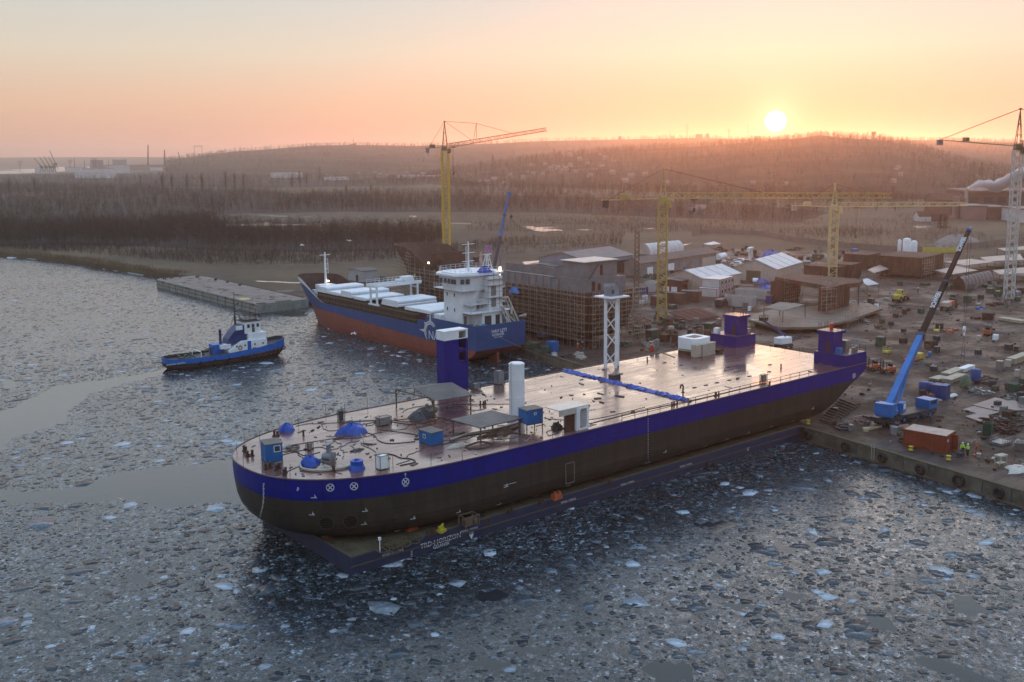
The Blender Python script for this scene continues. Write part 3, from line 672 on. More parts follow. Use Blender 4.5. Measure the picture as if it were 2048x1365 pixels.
# gear on the barge deck
def bollard_pair(px, py, z, label, mat, s_=1.0, rz=0, group=None, cat='bollard'):
    b = MB(); b.bb((-.55*s_, -.22*s_, 0), (.55*s_, .22*s_, .08))
    for x in (-.33, .33): b.cyl((x*s_, 0, .08), .17*s_, .62*s_, 12); b.cyl((x*s_, 0, .70*s_), .21*s_, .06, 12)
    return solo(b, 'bollard', mat, label, cat, G(px, py, z), rz, group, True)
bollard_pair(1023-162, 1070, BZ+.02, 'brown double bollard on the barge deck above the word HORIZON', M_['brown'])
for px, py, w_ in ((975, 1047, 'first'), (1021, 1025, 'second'), (1084, 1007, 'third'), (1220, 970, 'fourth')): bollard_pair(px, py, BZ+.02, '%s double bollard from the barge stern along its near edge' % w_, M_['brown'], .8)
def heap(px, py, z, rx, ry, label, mat, seed, n=26, nm='rope_heap', cat='rope'):
    r = random.Random(seed); b = MB()
    for k in range(n):
        cx, cy_ = r.gauss(0, rx*.4), r.gauss(0, ry*.4); R = r.uniform(.25, .7)*min(rx, ry); a0 = r.uniform(0, 6); zc = r.uniform(.06, .35)
        pts = [(cx+R*math.cos(a0+q*.7), cy_+R*1.2*math.sin(a0+q*.7), zc+.06*math.sin(q+k)) for q in range(7)]; b.poly(pts, .05, 4)
    return solo(b, nm, mat, label, cat, G(px, py, z), 0)
heap(793, 1090, BZ, 2.6, 1.3, 'tangled brown ropes heaped on the barge deck corner', pm('old_rope', (.15, .12, .07), (.07, .055, .035), 3, .9), 5, 60)
b = MB(); b.bb((-.55, -.4, 0), (.5, .4, .35)); b.cyl((-.2, 0, .35), .3, .35, 12); b.cyl((.3, .1, .35), .18, .45, 10); b.bar((-.4, .1, .5), (.7, .3, .75), .09, 8)
solo(b, 'pump', M_['yel2'], 'small yellow pump on the barge deck under the hull', 'pump', G(883, 1064, BZ), .3)
b = MB(); 
for x in (-1, 1):
    for y in (-.7, .7): b.box((x, y, 0), (.14, .14, 1.3))
for y in (-.7, .7): b.bb((-1, y-.06, 1.15), (1, y+.06, 1.29))
for x in (-1, 1): b.bb((x-.06, -.64, 1.14), (x+.06, .64, 1.28))
b.bb((-.8, -.5, .05), (.6, .5, .75)); b.bb((.3, -.74, .2), (.75, -.5, 1.0))
solo(b, 'pump_stand', M_['wood'], 'open steel frame holding a pump on the barge ledge', 'frame', G(938, 1050, BZ), 0)
for px, py, lb in ((823, 1060, 'orange machine in front of the bow on the barge deck'), (1113, 998, 'orange machine on the narrow barge ledge amidships')):
    b = MB(); b.bb((-.7, -.35, .1), (.7, .35, .7)); b.bb((-.8, -.45, 0), (.8, .45, .1)); b.cyl((-.3, 0, .7), .2, .3, 10); b.box((.45, 0, .7), (.3, .4, .25)); solo(b, 'hydraulic_unit', M_['orange'], lb, 'machine', G(px, py, BZ), .1)
b = MB(); b.bb((-2.4, -.18, 0), (2.4, .18, .14)); solo(b, 'plank', pm('white_plank', (.6, .6, .56), (.4, .4, .38), 3, .7), 'long white plank leaning by the bow bottom on the barge', 'plank', G(818, 1052, BZ), .25)
b = MB(); b.cyl((0, 0, 0), .06, 1.5, 6); b.cyl((0, 0, 1.5), .18, .3, 10); solo(b, 'light_post', M_['white'], 'short white light post near the barge corner', 'light post', G(760, 1106, BZ))
b = MB(); b.bb((0, 0, 0), (.9, 1.1, .5)); b.bb((.2, .2, .5), (.6, .8, .8)); solo(b, 'winch', M_['rust'], 'rusty mooring winch on the barge bow beneath the hull', 'winch', G(655, 1082, BZ), .2)

# ================================================================ BIG DECK SHIP
SY, SB = 108.75, 14.75; DZ = 10.0
def ship_deck_material():
    m, t, b = newmat('wet_primer_deck')
    P = t.new('ShaderNodeTexCoord').outputs['Object']
    br = t.new('ShaderNodeTexBrick'); br.inputs['Scale'].default_value = 1.0; br.inputs['Brick Width'].default_value = 9.5; br.inputs['Row Height'].default_value = 2.9; br.inputs['Mortar Size'].default_value = .05
    br.inputs['Color1'].default_value = (.9, .9, .9, 1); br.inputs['Color2'].default_value = (.72, .72, .72, 1); br.inputs['Mortar'].default_value = (.18, .16, .15, 1); t.ln(P, br.inputs['Vector'])
    c = t.mix(t.ramp(t.noise(P, .16, 6, .65), [(.38, 0), (.62, 1)]), (.23, .105, .082), (.145, .058, .044))
    c = t.mix(1.0, c, br.outputs['Color'], 'MULTIPLY')
    mp = t.new('ShaderNodeMapping'); mp.inputs['Scale'].default_value = (.12, 1.1, 1); t.ln(P, mp.inputs[0]); st = t.noise(mp.outputs[0], 1.0, 5, .7)
    c = t.mix(t.ramp(st, [(.58, 0), (.66, .65)]), c, (.055, .03, .028))
    dirt = t.noise(P, .5, 7, .75); c = t.mix(t.ramp(dirt, [(.6, 0), (.72, .8)]), c, (.04, .03, .027))
    wet = t.ramp(t.noise(P, .11, 7, .62), [(.53, 0), (.60, 1)])
    c = t.mix(t.math('MULTIPLY', wet, .5), c, (.10, .08, .08)); t.ln(c, b.inputs['Base Color'])
    rg = t.mix(wet, (.2, .2, .2), (.08, .08, .08)); t.ln(t.mix(t.ramp(st, [(.45, 0), (.62, .35)]), rg, (.45, .45, .45)), b.inputs['Roughness'])
    setin(b, **{'Specular IOR Level': .8})
    hh = t.math('ADD', t.math('MULTIPLY', br.outputs['Fac'], -.5), t.noise(P, 1.2, 3)); bn = t.bump(hh, .10, .06); t.ln(bn, b.inputs['Normal'])
    return m
DECK = ship_deck_material()
def hull_material(name, c1, c2, streak):
    m, t, b = newmat(name); P = t.new('ShaderNodeTexCoord').outputs['Object']
    sp = t.new('ShaderNodeSeparateXYZ'); t.ln(P, sp.inputs[0]); cb = t.new('ShaderNodeCombineXYZ'); t.ln(t.math('ADD', sp.outputs[0], t.math('MULTIPLY', sp.outputs[1], .3)), cb.inputs[0]); t.ln(sp.outputs[2], cb.inputs[1])
    br = t.new('ShaderNodeTexBrick'); br.inputs['Scale'].default_value = 1.0; br.inputs['Brick Width'].default_value = 8.5; br.inputs['Row Height'].default_value = 1.95; br.inputs['Mortar Size'].default_value = .03; br.offset = .37
    br.inputs['Color1'].default_value = (1, 1, 1, 1); br.inputs['Color2'].default_value = (.86, .86, .86, 1); br.inputs['Mortar'].default_value = (.42, .42, .42, 1); t.ln(cb.outputs[0], br.inputs['Vector'])
    mp = t.new('ShaderNodeMapping'); mp.inputs['Scale'].default_value = (.8, .8, .12); t.ln(P, mp.inputs[0])
    c = t.mix(t.ramp(t.noise(mp.outputs[0], 1.0, 6, .7), [(.4, 0), (.65, 1)]), c1, c2); c = t.mix(t.ramp(t.noise(P, .25, 5), [(.55, 0), (.7, .5)]), c, streak)
    t.ln(t.mix(1.0, c, br.outputs['Color'], 'MULTIPLY'), b.inputs['Base Color']); setin(b, Roughness=.42, **{'Specular IOR Level': .3})
    t.ln(t.bump(t.math('ADD', t.noise(mp.outputs[0], .6, 2), t.math('MULTIPLY', br.outputs['Fac'], -.3)), .12, .08), b.inputs['Normal']); return m
HB = hull_material('hull_blue', (.003, .010, .21), (.002, .007, .145), (.006, .013, .16)); HK = hull_material('hull_antifouling', (.046, .037, .027), (.028, .023, .018), (.070, .052, .036))
lv = [(10.0, 47.5, 155, 14.75), (9.2, 47.5, 155, 14.75), (8.6, 47.5, 154.6, 14.75), (7.5, 47.6, 152.0, 14.75), (6.8, 47.7, 150.4, 14.75), (5.6, 47.9, 148.2, 14.75), (4.6, 48.25, 146.1, 14.75), (3.8, 48.7, 144.4, 14.6), (3.2, 49.3, 143.0, 14.35), (2.75, 50.0, 141.8, 13.9), (2.45, 50.9, 141.0, 13.3), (2.3, 52.0, 140.5, 12.4)]
def plan(z, x0, x1, B, xs=73.0, n=2.45, N=30):
    L = xs-x0; pts = [(x1, SY-B, z), ((x1+xs)/2, SY-B, z), (xs, SY-B, z)]
    for i in range(1, 2*N):
        th_ = -math.pi/2+math.pi*i/(2*N); c_, s_ = math.cos(th_), math.sin(th_)
        pts.append((xs-L*abs(c_)**(2/n), SY+B*math.copysign(abs(s_)**(2/n), s_), z))
    return pts+[(xs, SY+B, z), ((x1+xs)/2, SY+B, z), (x1, SY+B, z)]
ship = thing('deck_cargo_ship', 'huge flat-decked ship with deep blue topsides and dark brown lower hull', 'ship', (0, 0, 0))
b = MB(); rows = [plan(*q) for q in lv]; n = len(rows[0]); 
for k in range(len(rows)-1): b.grid([rows[k], rows[k+1]], 0 if k < 3 else 1)
b.grid([[rows[k][-1], rows[k][0]] for k in range(len(rows))], 0)
b.add(rows[-1], [tuple(range(n))], 1)
hull = b.build('hull', [HB, HK], ship, None, True)
b = MB(); dk = [(x, y, DZ-.001) for x, y, z in rows[0]]; b.add(dk, [tuple(range(n))[::-1]]); dko = b.build('deck', DECK, ship)
if dko.data.polygons[0].normal.z < 0: dko.data.flip_normals()
b = MB(); edge_ = [Vector((p[0], p[1], DZ)) for p in rows[0]]
for a, c_ in zip(edge_, edge_[1:]): b.bar(a+Vector((0, 0, .03)), c_+Vector((0, 0, .03)), .07, 4, cap=False)
b.build('deck_edge', pm('edge_bar', (.17, .10, .09), (.10, .06, .06), 2, .5), ship)
from mathutils.bvhtree import BVHTree
_bt = BVHTree.FromPolygons([tuple(v.co) for v in hull.data.vertices], [tuple(p.vertices) for p in hull.data.polygons])
def onhull(px, py):
    d = Vector(tuple(ray(px, py))).normalized(); h, nn, _, _ = _bt.ray_cast(Vector((0, 0, CH)), d)
    if h is None: h, nn, _, _ = _bt.find_nearest(PL(px, py, 1, 94.0))
    if nn.dot(d) > 0: nn = -nn
    return h, nn
def frame_at(px, py):
    h, nn = onhull(px, py); r = Vector((0, 0, 1)).cross(nn).normalized(); u = nn.cross(r); return h+nn*.03, r, u, nn
def mark(name, px, py, fn, mat=WT):
    h, r, u, nn = frame_at(px, py); b = MB(); fn(b, h, r, u, nn)
    return b.build(name, mat, ship)
def recenter(th, L):
    "move a thing's base to L while its parts, built in place, stay where they are"
    L = Vector(L); th.location = L
    for c_ in th.children: c_.location = c_.location-L
def strip(b, o, r, u, nn, x0, y0, x1, y1, w_=.05):
    a = o+r*x0+u*y0; c_ = o+r*x1+u*y1; d = (c_-a).normalized(); s_ = d.cross(nn)*w_/2
    b.add([a-s_, a+s_, c_+s_, c_-s_, a-s_-nn*.02, a+s_-nn*.02, c_+s_-nn*.02, c_-s_-nn*.02], [(0, 1, 2, 3), (4, 7, 6, 5), (0, 4, 5, 1), (1, 5, 6, 2), (2, 6, 7, 3), (3, 7, 4, 0)])
def thr(R, arrow=0):
    def f(b, o, r, u, nn):
        N = 24
        for i in range(N):
            a, c_ = 2*math.pi*i/N, 2*math.pi*(i+1)/N; strip(b, o, r, u, nn, R*math.cos(a), R*math.sin(a), R*math.cos(c_), R*math.sin(c_), R*.2)
        k = R*.62
        strip(b, o, r, u, nn, -k, -k, k, k, R*.24); strip(b, o, r, u, nn, -k, k, k, -k, R*.24)
        if arrow: strip(b, o, r, u, nn, 0, R*1.35, 0, R*2.5, R*.1); strip(b, o, r, u, nn, -R*.25, R*2.0, 0, R*2.5, R*.12); strip(b, o, r, u, nn, R*.25, R*2.0, 0, R*2.5, R*.12); strip(b, o, r, u, nn, -R*.7, -R*1.3, R*.7, -R*1.3, R*.1)
    return f
mark('thruster_mark', 660.5, 975.5, thr(.42)); mark('thruster_mark', 708, 973, thr(.42)); mark('thruster_mark', 811, 964, thr(.42, 1)); mark('thruster_mark', 1708, 752, thr(.42))
def fmark(b, o, r, u, nn): strip(b, o, r, u, nn, -.35, 0, .35, 0, .07); strip(b, o, r, u, nn, .1, 0, .1, .38, .07); strip(b, o, r, u, nn, .2, 0, .2, .2, .06)
for px, py in ((628, 996), (624, 1030), (730, 1023), (728, 1049), (826, 1038), (917, 1025), (998, 1009), (1071, 992), (1136, 972), (1303, 937), (1457, 883), (1500, 870), (1546, 858), (1585, 843), (1330, 905), (1410, 893), (1625, 818), (1012, 974)): mark('frame_mark', px, py, fmark)
b = MB()
for k in range(26):
    h, r, u, nn = frame_at(527-.0*k-(12*(max(0, k-9)/17)**1.6), 968+k*3.1); strip(b, h, r, u, nn, -.07, 0, .10, 0, .12)
    if k % 3 == 0: strip(b, h, r, u, nn, .15, -.06, .15, .08, .05)
b.build('draught_lettering', WT, ship)
b = MB()
for k in range(22):
    h, r, u, nn = frame_at(1296, 838+k*5.1); strip(b, h, r, u, nn, -.06, 0, .08, 0, .12)
b.build('draught_lettering', WT, ship)
def bulb(b, o, r, u, nn): strip(b, o, r, u, nn, -.6, .08, .6, -.08, .16)
mark('bow_mark', 492, 1014, bulb)
def tunnel(b, o, r, u, nn):
    N = 20; R = .82
    for i in range(N):
        a, c_ = 2*math.pi*i/N, 2*math.pi*(i+1)/N; strip(b, o, r, u, nn, R*math.cos(a), R*math.sin(a), R*math.cos(c_), R*math.sin(c_), .11)
    for k in range(-3, 4):
        w_ = math.sqrt(R*R-(k*.22)**2); strip(b, o, r, u, nn, -w_, k*.22, w_, k*.22, .05)
RING = pm('tunnel_ring', (.055, .035, .03), None, 2, .6)
for px, py in ((653, 1047), (701, 1044)):
    mark('thruster_tunnel', px, py, tunnel, RING)
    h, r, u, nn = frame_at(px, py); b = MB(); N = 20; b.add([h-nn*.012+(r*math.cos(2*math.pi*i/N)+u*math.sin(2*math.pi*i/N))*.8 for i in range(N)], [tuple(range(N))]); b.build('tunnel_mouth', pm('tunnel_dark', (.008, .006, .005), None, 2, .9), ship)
def openf(b, o, r, u, nn):
    for s_ in ((-.75, -1.35, .75, -1.35), (.75, -1.35, .75, 1.35), (.75, 1.35, -.75, 1.35), (-.75, 1.35, -.75, -1.35)):
        n_ = 9
        for k in range(n_): a = k/n_; c_ = (k+.7)/n_; strip(b, o, r, u, nn, s_[0]+(s_[2]-s_[0])*a, s_[1]+(s_[3]-s_[1])*a, s_[0]+(s_[2]-s_[0])*c_, s_[1]+(s_[3]-s_[1])*c_, .12)
mark('cutting_outline', 1140, 946, openf, pm('chalk', (.26, .25, .21), (.12, .11, .09), 6, .8))
for px, py in ((1183, 877), (1227, 867)):
    def sq(b, o, r, u, nn):
        for s_ in ((-.5, -.35, .5, -.35), (.5, -.35, .5, .35), (.5, .35, -.5, .35), (-.5, .35, -.5, -.35)): strip(b, o, r, u, nn, *s_, .06)
    mark('patch_plate', px, py, sq, pm('patch_blue', (.01, .02, .35), None, 2, .4))
mark('drain', 941, 979, lambda b, o, r, u, nn: [strip(b, o, r, u, nn, -.16, k*.06-.12, .16, k*.06-.12, .07) for k in range(5)], RING)
mark('paint_line', 1020, 968, lambda b, o, r, u, nn: strip(b, o, r, u, nn, -1.0, 0, 1.0, 0, .05))
# railing on the near side and poles round the bow
b = MB(); railing(b, [(95.5, 94.15, DZ), (141, 94.15, DZ)], 1.05, 2.6, .035); b.build('railing', M_['rust'], ship)
b = MB(); railing(b, [(148.3, 123.3, DZ), (100, 123.3, DZ)], .9, 5.0, .022, (1.0,)); b.build('railing', M_['rust'], ship)
b = MB(); railing(b, [(154.8, 117, DZ), (154.8, 101, DZ)], .9, 3.0, .022, (1.0,)); b.build('railing', M_['rust'], ship)
for i, (px, py) in enumerate(((474, 908), (490, 893), (519, 878), (558, 860), (597, 850), (652, 832), (690, 824), (735, 815), (487, 933), (524, 945), (580, 951), (786, 936), (862, 931), (925, 923), (1020, 898), (1105, 878), (1125, 872))):
    b = MB(); g_ = G(px, py, DZ); b.bar(g_, g_+Vector((rnd.uniform(-.06, .06), rnd.uniform(-.06, .06), 1.35)), .03, 5); b.build('pole', M_['rust'], ship)
# deckhouses on the stern corners
def aft_house(x0, x1, y0, y1, tw, nm, proud):
    b = MB(); b.bb((x0, y0, DZ+.002), (x1, y1, 12.0)); h_ = b.build('deckhouse', HB, ship)
    b = MB(); b.bb((x0+.1, y0+.1, 12.003), (x1-.1, y1-.1, 12.04)); b.build('deckhouse_top', pm('purple_deck', (.10, .06, .075), (.07, .045, .055), 1, .35), ship)
    tx0, tx1, ty0, ty1 = tw; b = MB(); b.bb((tx0, ty0, 12.05), (tx1, ty1, 15.3)); b.bb((tx0-.25, ty0-.35, 15.305), (tx1+.45, ty1+.25, 15.75)); tws = b.build('tower', HB, ship)
    b = MB(); b.bb((tx0-.2, ty0-.3, 15.753), (tx1+.4, ty1+.2, 15.79)); b.build('tower_top', pm('pinkish_primer', (.14, .08, .075), (.10, .055, .05), 2, .35), ship)
    b = MB(); b.bb((tx0-.02, ty0+.55, 12.06), (tx0+.03, ty0+1.35, 13.9)); b.build('doorway', pm('doorway_brown', (.06, .04, .03), None, 2, .8), ship)
    b = MB()
    for k in range(9):
        p = (rnd.uniform(tx0-.2, tx1+.3), rnd.choice((ty0-.25, ty1+.15)), 15.79); b.bar(p, (p[0], p[1], 15.79+rnd.uniform(.7, 1.5)), .03, 4)
    b.build('rods', M_['rust'], ship)
    b = MB(); railing(b, [(x1-.15, y1-.15, 12.04), (x1-.15, y0+.15, 12.04), (x0+2.9, y0+.15, 12.04)], 1.0, 1.6, .03); b.build('railing', M_['rust'], ship)
aft_house(148.7, 154.97, 94.02, 100.2, (148.95, 151.7, 96.7, 99.6), 'a', 0)
aft_house(149.2, 154.97, 117.4, 123.48, (150.6, 153.4, 118.2, 121.4), 'b', 0)
b = MB(); b.cyl((0, 0, 0), .32, 1.1, 14); b.cyl((0, 0, 1.1), .36, .08, 14); solo(b, 'drum', pm('drum_red', (.5, .05, .02), None, 3, .4), 'bright red drum on top of the near stern tower', 'drum', (150.3, 98.0, 15.8), 0, None, True)
for (x, y, z, d, mt, lb) in ((153.3, 97.2, 12.05, (1.1, 1.1, 1.6), 'steel', 'pale grey cabinet behind the near stern tower'), (153.9, 99.0, 12.05, (1.3, 1.0, .7), 'steel', 'low grey case beside the cabinet on the near stern house'), (149.3, 95.7, 12.05, (.9, .9, .95), 'blue', 'small bright blue box at the foot of the near stern tower'),
                            (149.9, 122.6, 12.05, (.9, .9, .9), 'white', 'white box on the left end of the far stern house'), (154.3, 118.7, 12.05, (.8, .7, .8), 'cream', 'cream cabinet right of the far stern tower')):
    b = MB(); b.box((0, 0, .08), d); b.bb((-d[0]/2-.03, -d[1]/2-.03, 0), (d[0]/2+.03, d[1]/2+.03, .075)); b.bb((-d[0]/2-.04, -d[1]/2-.04, d[2]+.083), (d[0]/2+.04, d[1]/2+.04, d[2]+.12)); solo(b, 'cabinet', M_[mt], lb, 'cabinet', (x, y, z))
for (x, y, h_, lb) in ((152.4, 95.0, .9, 'silver drum nearest the railing corner on the near stern house'), (153.3, 95.3, .75, 'silver drum second from the railing corner on the near stern house'), (154.4, 95.6, .9, 'silver drum at the aft corner of the near stern house')):
    b = MB(); b.cyl((0, 0, 0), .28, h_, 12); b.cyl((0, 0, h_*.5), .3, .05, 12); solo(b, 'drum', M_['steel'], lb, 'drum', (x, y, 12.05), 0, None, True)
# side column with white head and three openings
px_ = lambda a, b__: PL(a, b__, 1, 123.6)
col_ = thing('side_column', 'tall blue steel column with white top and square openings at the far deck edge', 'column', (87.0, 123.6, 2))
b = MB(); CX, CY = 4.45, 2.1
zW, zT = 18.15, 19.5
def wallring(mb, z0, z1, holes):
    "near face split round the openings"
    x0h, x1h = 2.75, 4.1
    zs = sorted({z0, z1}|{z for h in holes for z in h if z0 < z < z1})
    for za, zb in zip(zs, zs[1:]):
        inside = any(h[0] <= za and zb <= h[1] for h in holes)
        for xa, xb in (((0, x0h), (x1h, CX)) if inside else ((0, CX),)): mb.bb((xa, 0, za), (xb, .25, zb))
    mb.bb((0, .25, z0), (.25, CY, z1)); mb.bb((.25, CY-.25, z0), (CX, CY, z1)); mb.bb((CX-.25, .25, z0), (CX, CY-.25, z1))
holes = [(17.0-2-.5, 17.9-2), (18.2-2, 19.4-2), (14.6-2, 16.1-2)]
holes = [(12.6, 14.1), (14.6, 16.05), (16.25, 17.35)]
wallring(b, -2.2, zW-2, holes); b.build('shaft', HB, col_)
b = MB(); wallring(b, zW-2+.001, zT-2, holes); b.build('head', M_['white'], col_)
b = MB(); b.bb((-.05, -.05, zT-2+.002), (CX+.05, CY+.05, zT-2+.1)); b.build('cap', M_['white'], col_)
b = MB()
for z in (12.6, 14.55, 16.2): b.bb((.3, .3, z-.12), (CX-.3, CY-.3, z-.04))
b.build('inner_floor', pm('col_inside', (.13, .085, .06), (.2, .15, .11), 2, .6), col_)

# ------------------------------------------------------------ things on the deck
def cabin(name, o_, label, wall, roof, door=True, window=None, cat='cabin', legs=0, group=None, doormat=None):
    C, rz, dx, dy, h = o_; th = thing(name, label, cat, C, rz, group)
    b = MB(); b.bb((0, 0, legs+.06), (dx, dy, h-.06)); b.build('walls', wall, th)
    b = MB(); b.bb((-.07, -.07, h-.055), (dx+.07, dy+.07, h+.03)); b.build('roof', roof, th)
    b = MB(); b.bb((0, 0, legs-.08), (dx, .09, legs+.055)); b.bb((0, dy-.09, legs-.08), (dx, dy, legs+.055))
    for x in (.06, dx-.06):
        for y in (.06, dy-.06): b.box((x, y, 0), (.1, .1, max(.02, legs-.085)))
    b.build('skids', M_['dgrey'], th)
    if door: b = MB(); b.bb((dx*.08, -.025, legs+.1), (dx*.08+.75, .0-.002, legs+min(2.0, h-.3))); b.build('door', doormat or M_['grey'], th)
    if window:
        f, x, z, w_, hh = window
        for face in f:
            b = MB(); g2 = MB()
            if face == 'R': b.bb((x, -.03, z), (x+w_, -.003, z+hh)); g2.bb((x+.07, -.035, z+.07), (x+w_-.07, -.031, z+hh-.07))
            else: b.bb((-.03, dy*.45, z), (-.003, dy*.45+w_, z+hh)); g2.bb((-.035, dy*.45+.07, z+.07), (-.031, dy*.45+w_-.07, z+hh-.07))
            wf = b.build('window', M_['white'], th); g2.build('pane', M_['glass'], wf)
    return th
cabin('site_cabin', ob((532, 927), (511.5, 918), (566, 922), 890.5, DZ), 'blue site cabin with grey roof standing at the bow of the deck', M_['blue'], M_['sheet'], True, ('R', 1.0, 1.2, .8, .8), doormat=M_['blue'])
cabin('site_cabin', ob((863, 893), (832.5, 886), (887, 887), 867, DZ), 'low blue hut beside the hoses near the middle canopy', M_['blue'], M_['sheet'], True, ('L', .8, .75, .55, .5), doormat=M_['blue'])
cabin('filter_unit', ob((1053.5, 866), (1027.5, 861), (1086, 860), 822, DZ), 'blue filter unit on legs beside the tall white cylinder', M_['blue'], M_['sheet'], False, ('R', 1.2, 2.2, .35, .35), 'machine', 1.0)
b = MB(); c0 = G(1034, 829, DZ); hC = HG(c0, 727)
b.cyl((0, 0, 0), 1.05, hC, 26)
for z in (hC-.12, hC*.68, hC*.34, .1): b.cyl((0, 0, z), 1.12, .1, 26)
for i in range(13): a = 2*math.pi*i/13; b.box((1.07*math.cos(a), 1.07*math.sin(a), .2), (.07, .07, hC-.4), a)
b.cyl((0, 0, hC), .95, .1, 26)
wc = thing('exhaust_duct', 'tall white ribbed cylinder standing upright on the deck', 'duct', c0)
b.build('shell', M_['white'], wc)
b = MB(); 
for x in (-1.25, -1.05): b.bar((x, -.25, .2), (x, -.25, hC+.3), .025, 4)
for k in range(20): b.bar((-1.25, -.25, .4+k*.34), (-1.05, -.25, .4+k*.34), .018, 4)
b.build('ladder', M_['steel'], wc)
# canopies
def canopy(name, label, roof_pts, posts, zr, mat, thick=.06, chord=None):
    th = thing(name, label, 'canopy', (0, 0, DZ))
    R = [[Vector(p) for p in q] for q in roof_pts]; b = MB()
    for q in R:
        a, b2, c_, d = [p-Vector((0, 0, DZ)) for p in q]; N = 26; top = []; bot = []
        for side in (0, 1):
            for k in range(N+1):
                p = (a.lerp(b2, k/N) if side == 0 else d.lerp(c_, k/N)); off = .05 if k % 2 else 0; (top if side == 0 else bot).append(p+Vector((0, 0, off)))
        b.grid([top, bot]); b.grid([[p-Vector((0, 0, thick)) for p in bot], [p-Vector((0, 0, thick)) for p in top]])
    b.build('roof', mat, th)
    for pb, ht in posts: b = MB(); b.bar((pb.x, pb.y, 0), (pb.x, pb.y, ht), .09, 4); b.build('post', M_['wood'], th)
    if chord:
        b = MB()
        for a, c_, r in chord: b.bar(Vector(a)-Vector((0, 0, DZ)), Vector(c_)-Vector((0, 0, DZ)), r, 4)
        b.build('truss', M_['wood'], th)
    return th
P1, P2, P3 = G(792.8, 814.4, DZ), G(868.3, 835.5, DZ), G(941.6, 823.8, DZ); P4 = P1+(P3-P2)
z1_ = DZ+HG(P1, 782); z2_ = DZ+HG(P2, 809); zE = 2.55+DZ; up = Vector((0, 0, 1))
E1, E2, E3, E4 = [Vector((p.x, p.y, zE)) for p in (P1, P2, P3, P4)]; ax1 = (E2-E1)*.06; ax2 = (E3-E2)*.04
rid1 = (E1+E2)/2+up*1.0; rid2 = (E4+E3)/2+up*1.0
canopy('canopy', 'timber framed canopy with grey ridged roof near the far deck edge', [[rid1-ax2, rid2+ax2, E3+ax1+ax2-up*.05, E2+ax1-ax2-up*.05], [E1-ax1-ax2-up*.05, E4-ax1+ax2-up*.05, rid2+ax2, rid1-ax2]],
       [(P1, 2.5), (P2, 2.5), (P3, 2.5), (P4, 2.5)], 0, M_['sheet'], chord=[(E1, E2, .07), (E4, E3, .07), (E1, rid1, .06), (E2, rid1, .06), ((E1+E2)/2, rid1, .04), (E1.lerp(E2, .25), E1.lerp(rid1, .5), .04), (E1.lerp(E2, .75), E2.lerp(rid1, .5), .04), (E1.lerp(E2, .12)+up*-.05, E1-up*.8, .05), (E2.lerp(E1, .12), E2-up*.8, .05), (E2, E3, .06), (E1, E4, .06), (E3-up*.8, E3.lerp(E2, .12), .05)])
Q = [G(906.5, 871, DZ), G(961.5, 881, DZ), G(1040, 862, DZ)]; Q.append(Q[0]+(Q[2]-Q[1])); zq = DZ+HG(Q[1], 855.5)
q_ = [Vector((p.x, p.y, zq)) for p in Q]; e1 = (q_[1]-q_[0])*.05; e2 = (q_[2]-q_[1])*.03
mid1 = q_[0].lerp(q_[3], .0); 
canopy('canopy', 'flat brown sheet roof on posts covering hoses beside the low blue hut', [[q_[0]-e1-e2+up*.45, q_[3]-e1+e2+up*.45, q_[2]+e1+e2, q_[1]+e1-e2]], [(p, zq-DZ+(.35 if i in (0, 3) else -.05)) for i, p in enumerate(Q)], 0, pm('brown_sheet_roof', (.125, .105, .095), (.08, .065, .06), .5, .5), chord=[(q_[0]+up*.3, q_[1]-up*.1, .05), (q_[1]-up*.1, q_[2]-up*.1, .05), (q_[3]+up*.3, q_[2]-up*.1, .05), (q_[0]+up*.3, q_[3]+up*.3, .05)])
# white frame portal with plate roof
pt = thing('steel_portal', 'white steel portal frame with rounded opening and plate roof at the near deck edge', 'steel frame', G(1130, 866, DZ))
L_ = (G(1172, 861, DZ)-G(1130, 866, DZ)); L_ = max(3.2, L_.x); hp = 3.1
b = MB(); b.bb((0, 0, 0), (1.7, .14, hp-.8)); b.build('panel', M_['brown'], pt)
b = MB(); b.bb((1.72, -.4, 0), (1.95, 2.2, hp)); 
N = 22; outer = []; inner = []
for i in range(N):
    a = 2*math.pi*i/N; c_, s_ = math.cos(a), math.sin(a); k = .35; inner.append((.95+.72*math.copysign(abs(c_)**k, c_)*.9, hp/2+(hp/2-.25)*math.copysign(abs(s_)**k, s_))); outer.append((.95+.95*math.copysign(abs(c_)**.12, c_), hp/2+hp/2*math.copysign(abs(s_)**.12, s_)))
vs = []
for yy in (-.4, -.22):
    vs += [(2.0+u_, yy, v_) for u_, v_ in outer]+[(2.0+u_, yy, v_) for u_, v_ in inner]
fs = []
for i in range(N):
    j = (i+1) % N; fs += [(i, j, N+j, N+i), (2*N+i, 3*N+i, 3*N+j, 2*N+j), (i, 2*N+i, 2*N+j, j), (N+i, N+j, 3*N+j, 3*N+i)]
b.add(vs, fs); b.bb((3.72, -.2, 0), (3.95, 2.2, hp)); b.build('frame', M_['white'], pt)
b = MB(); b.bb((-1.3, -.3, hp+.005), (3.95, 2.6, hp+.12)); b.bb((-1.3, -.35, hp-.7), (1.7, -.25, hp)); b.build('roof', pm('white_plate', (.5, .47, .43), (.4, .36, .32), 1, .3), pt)
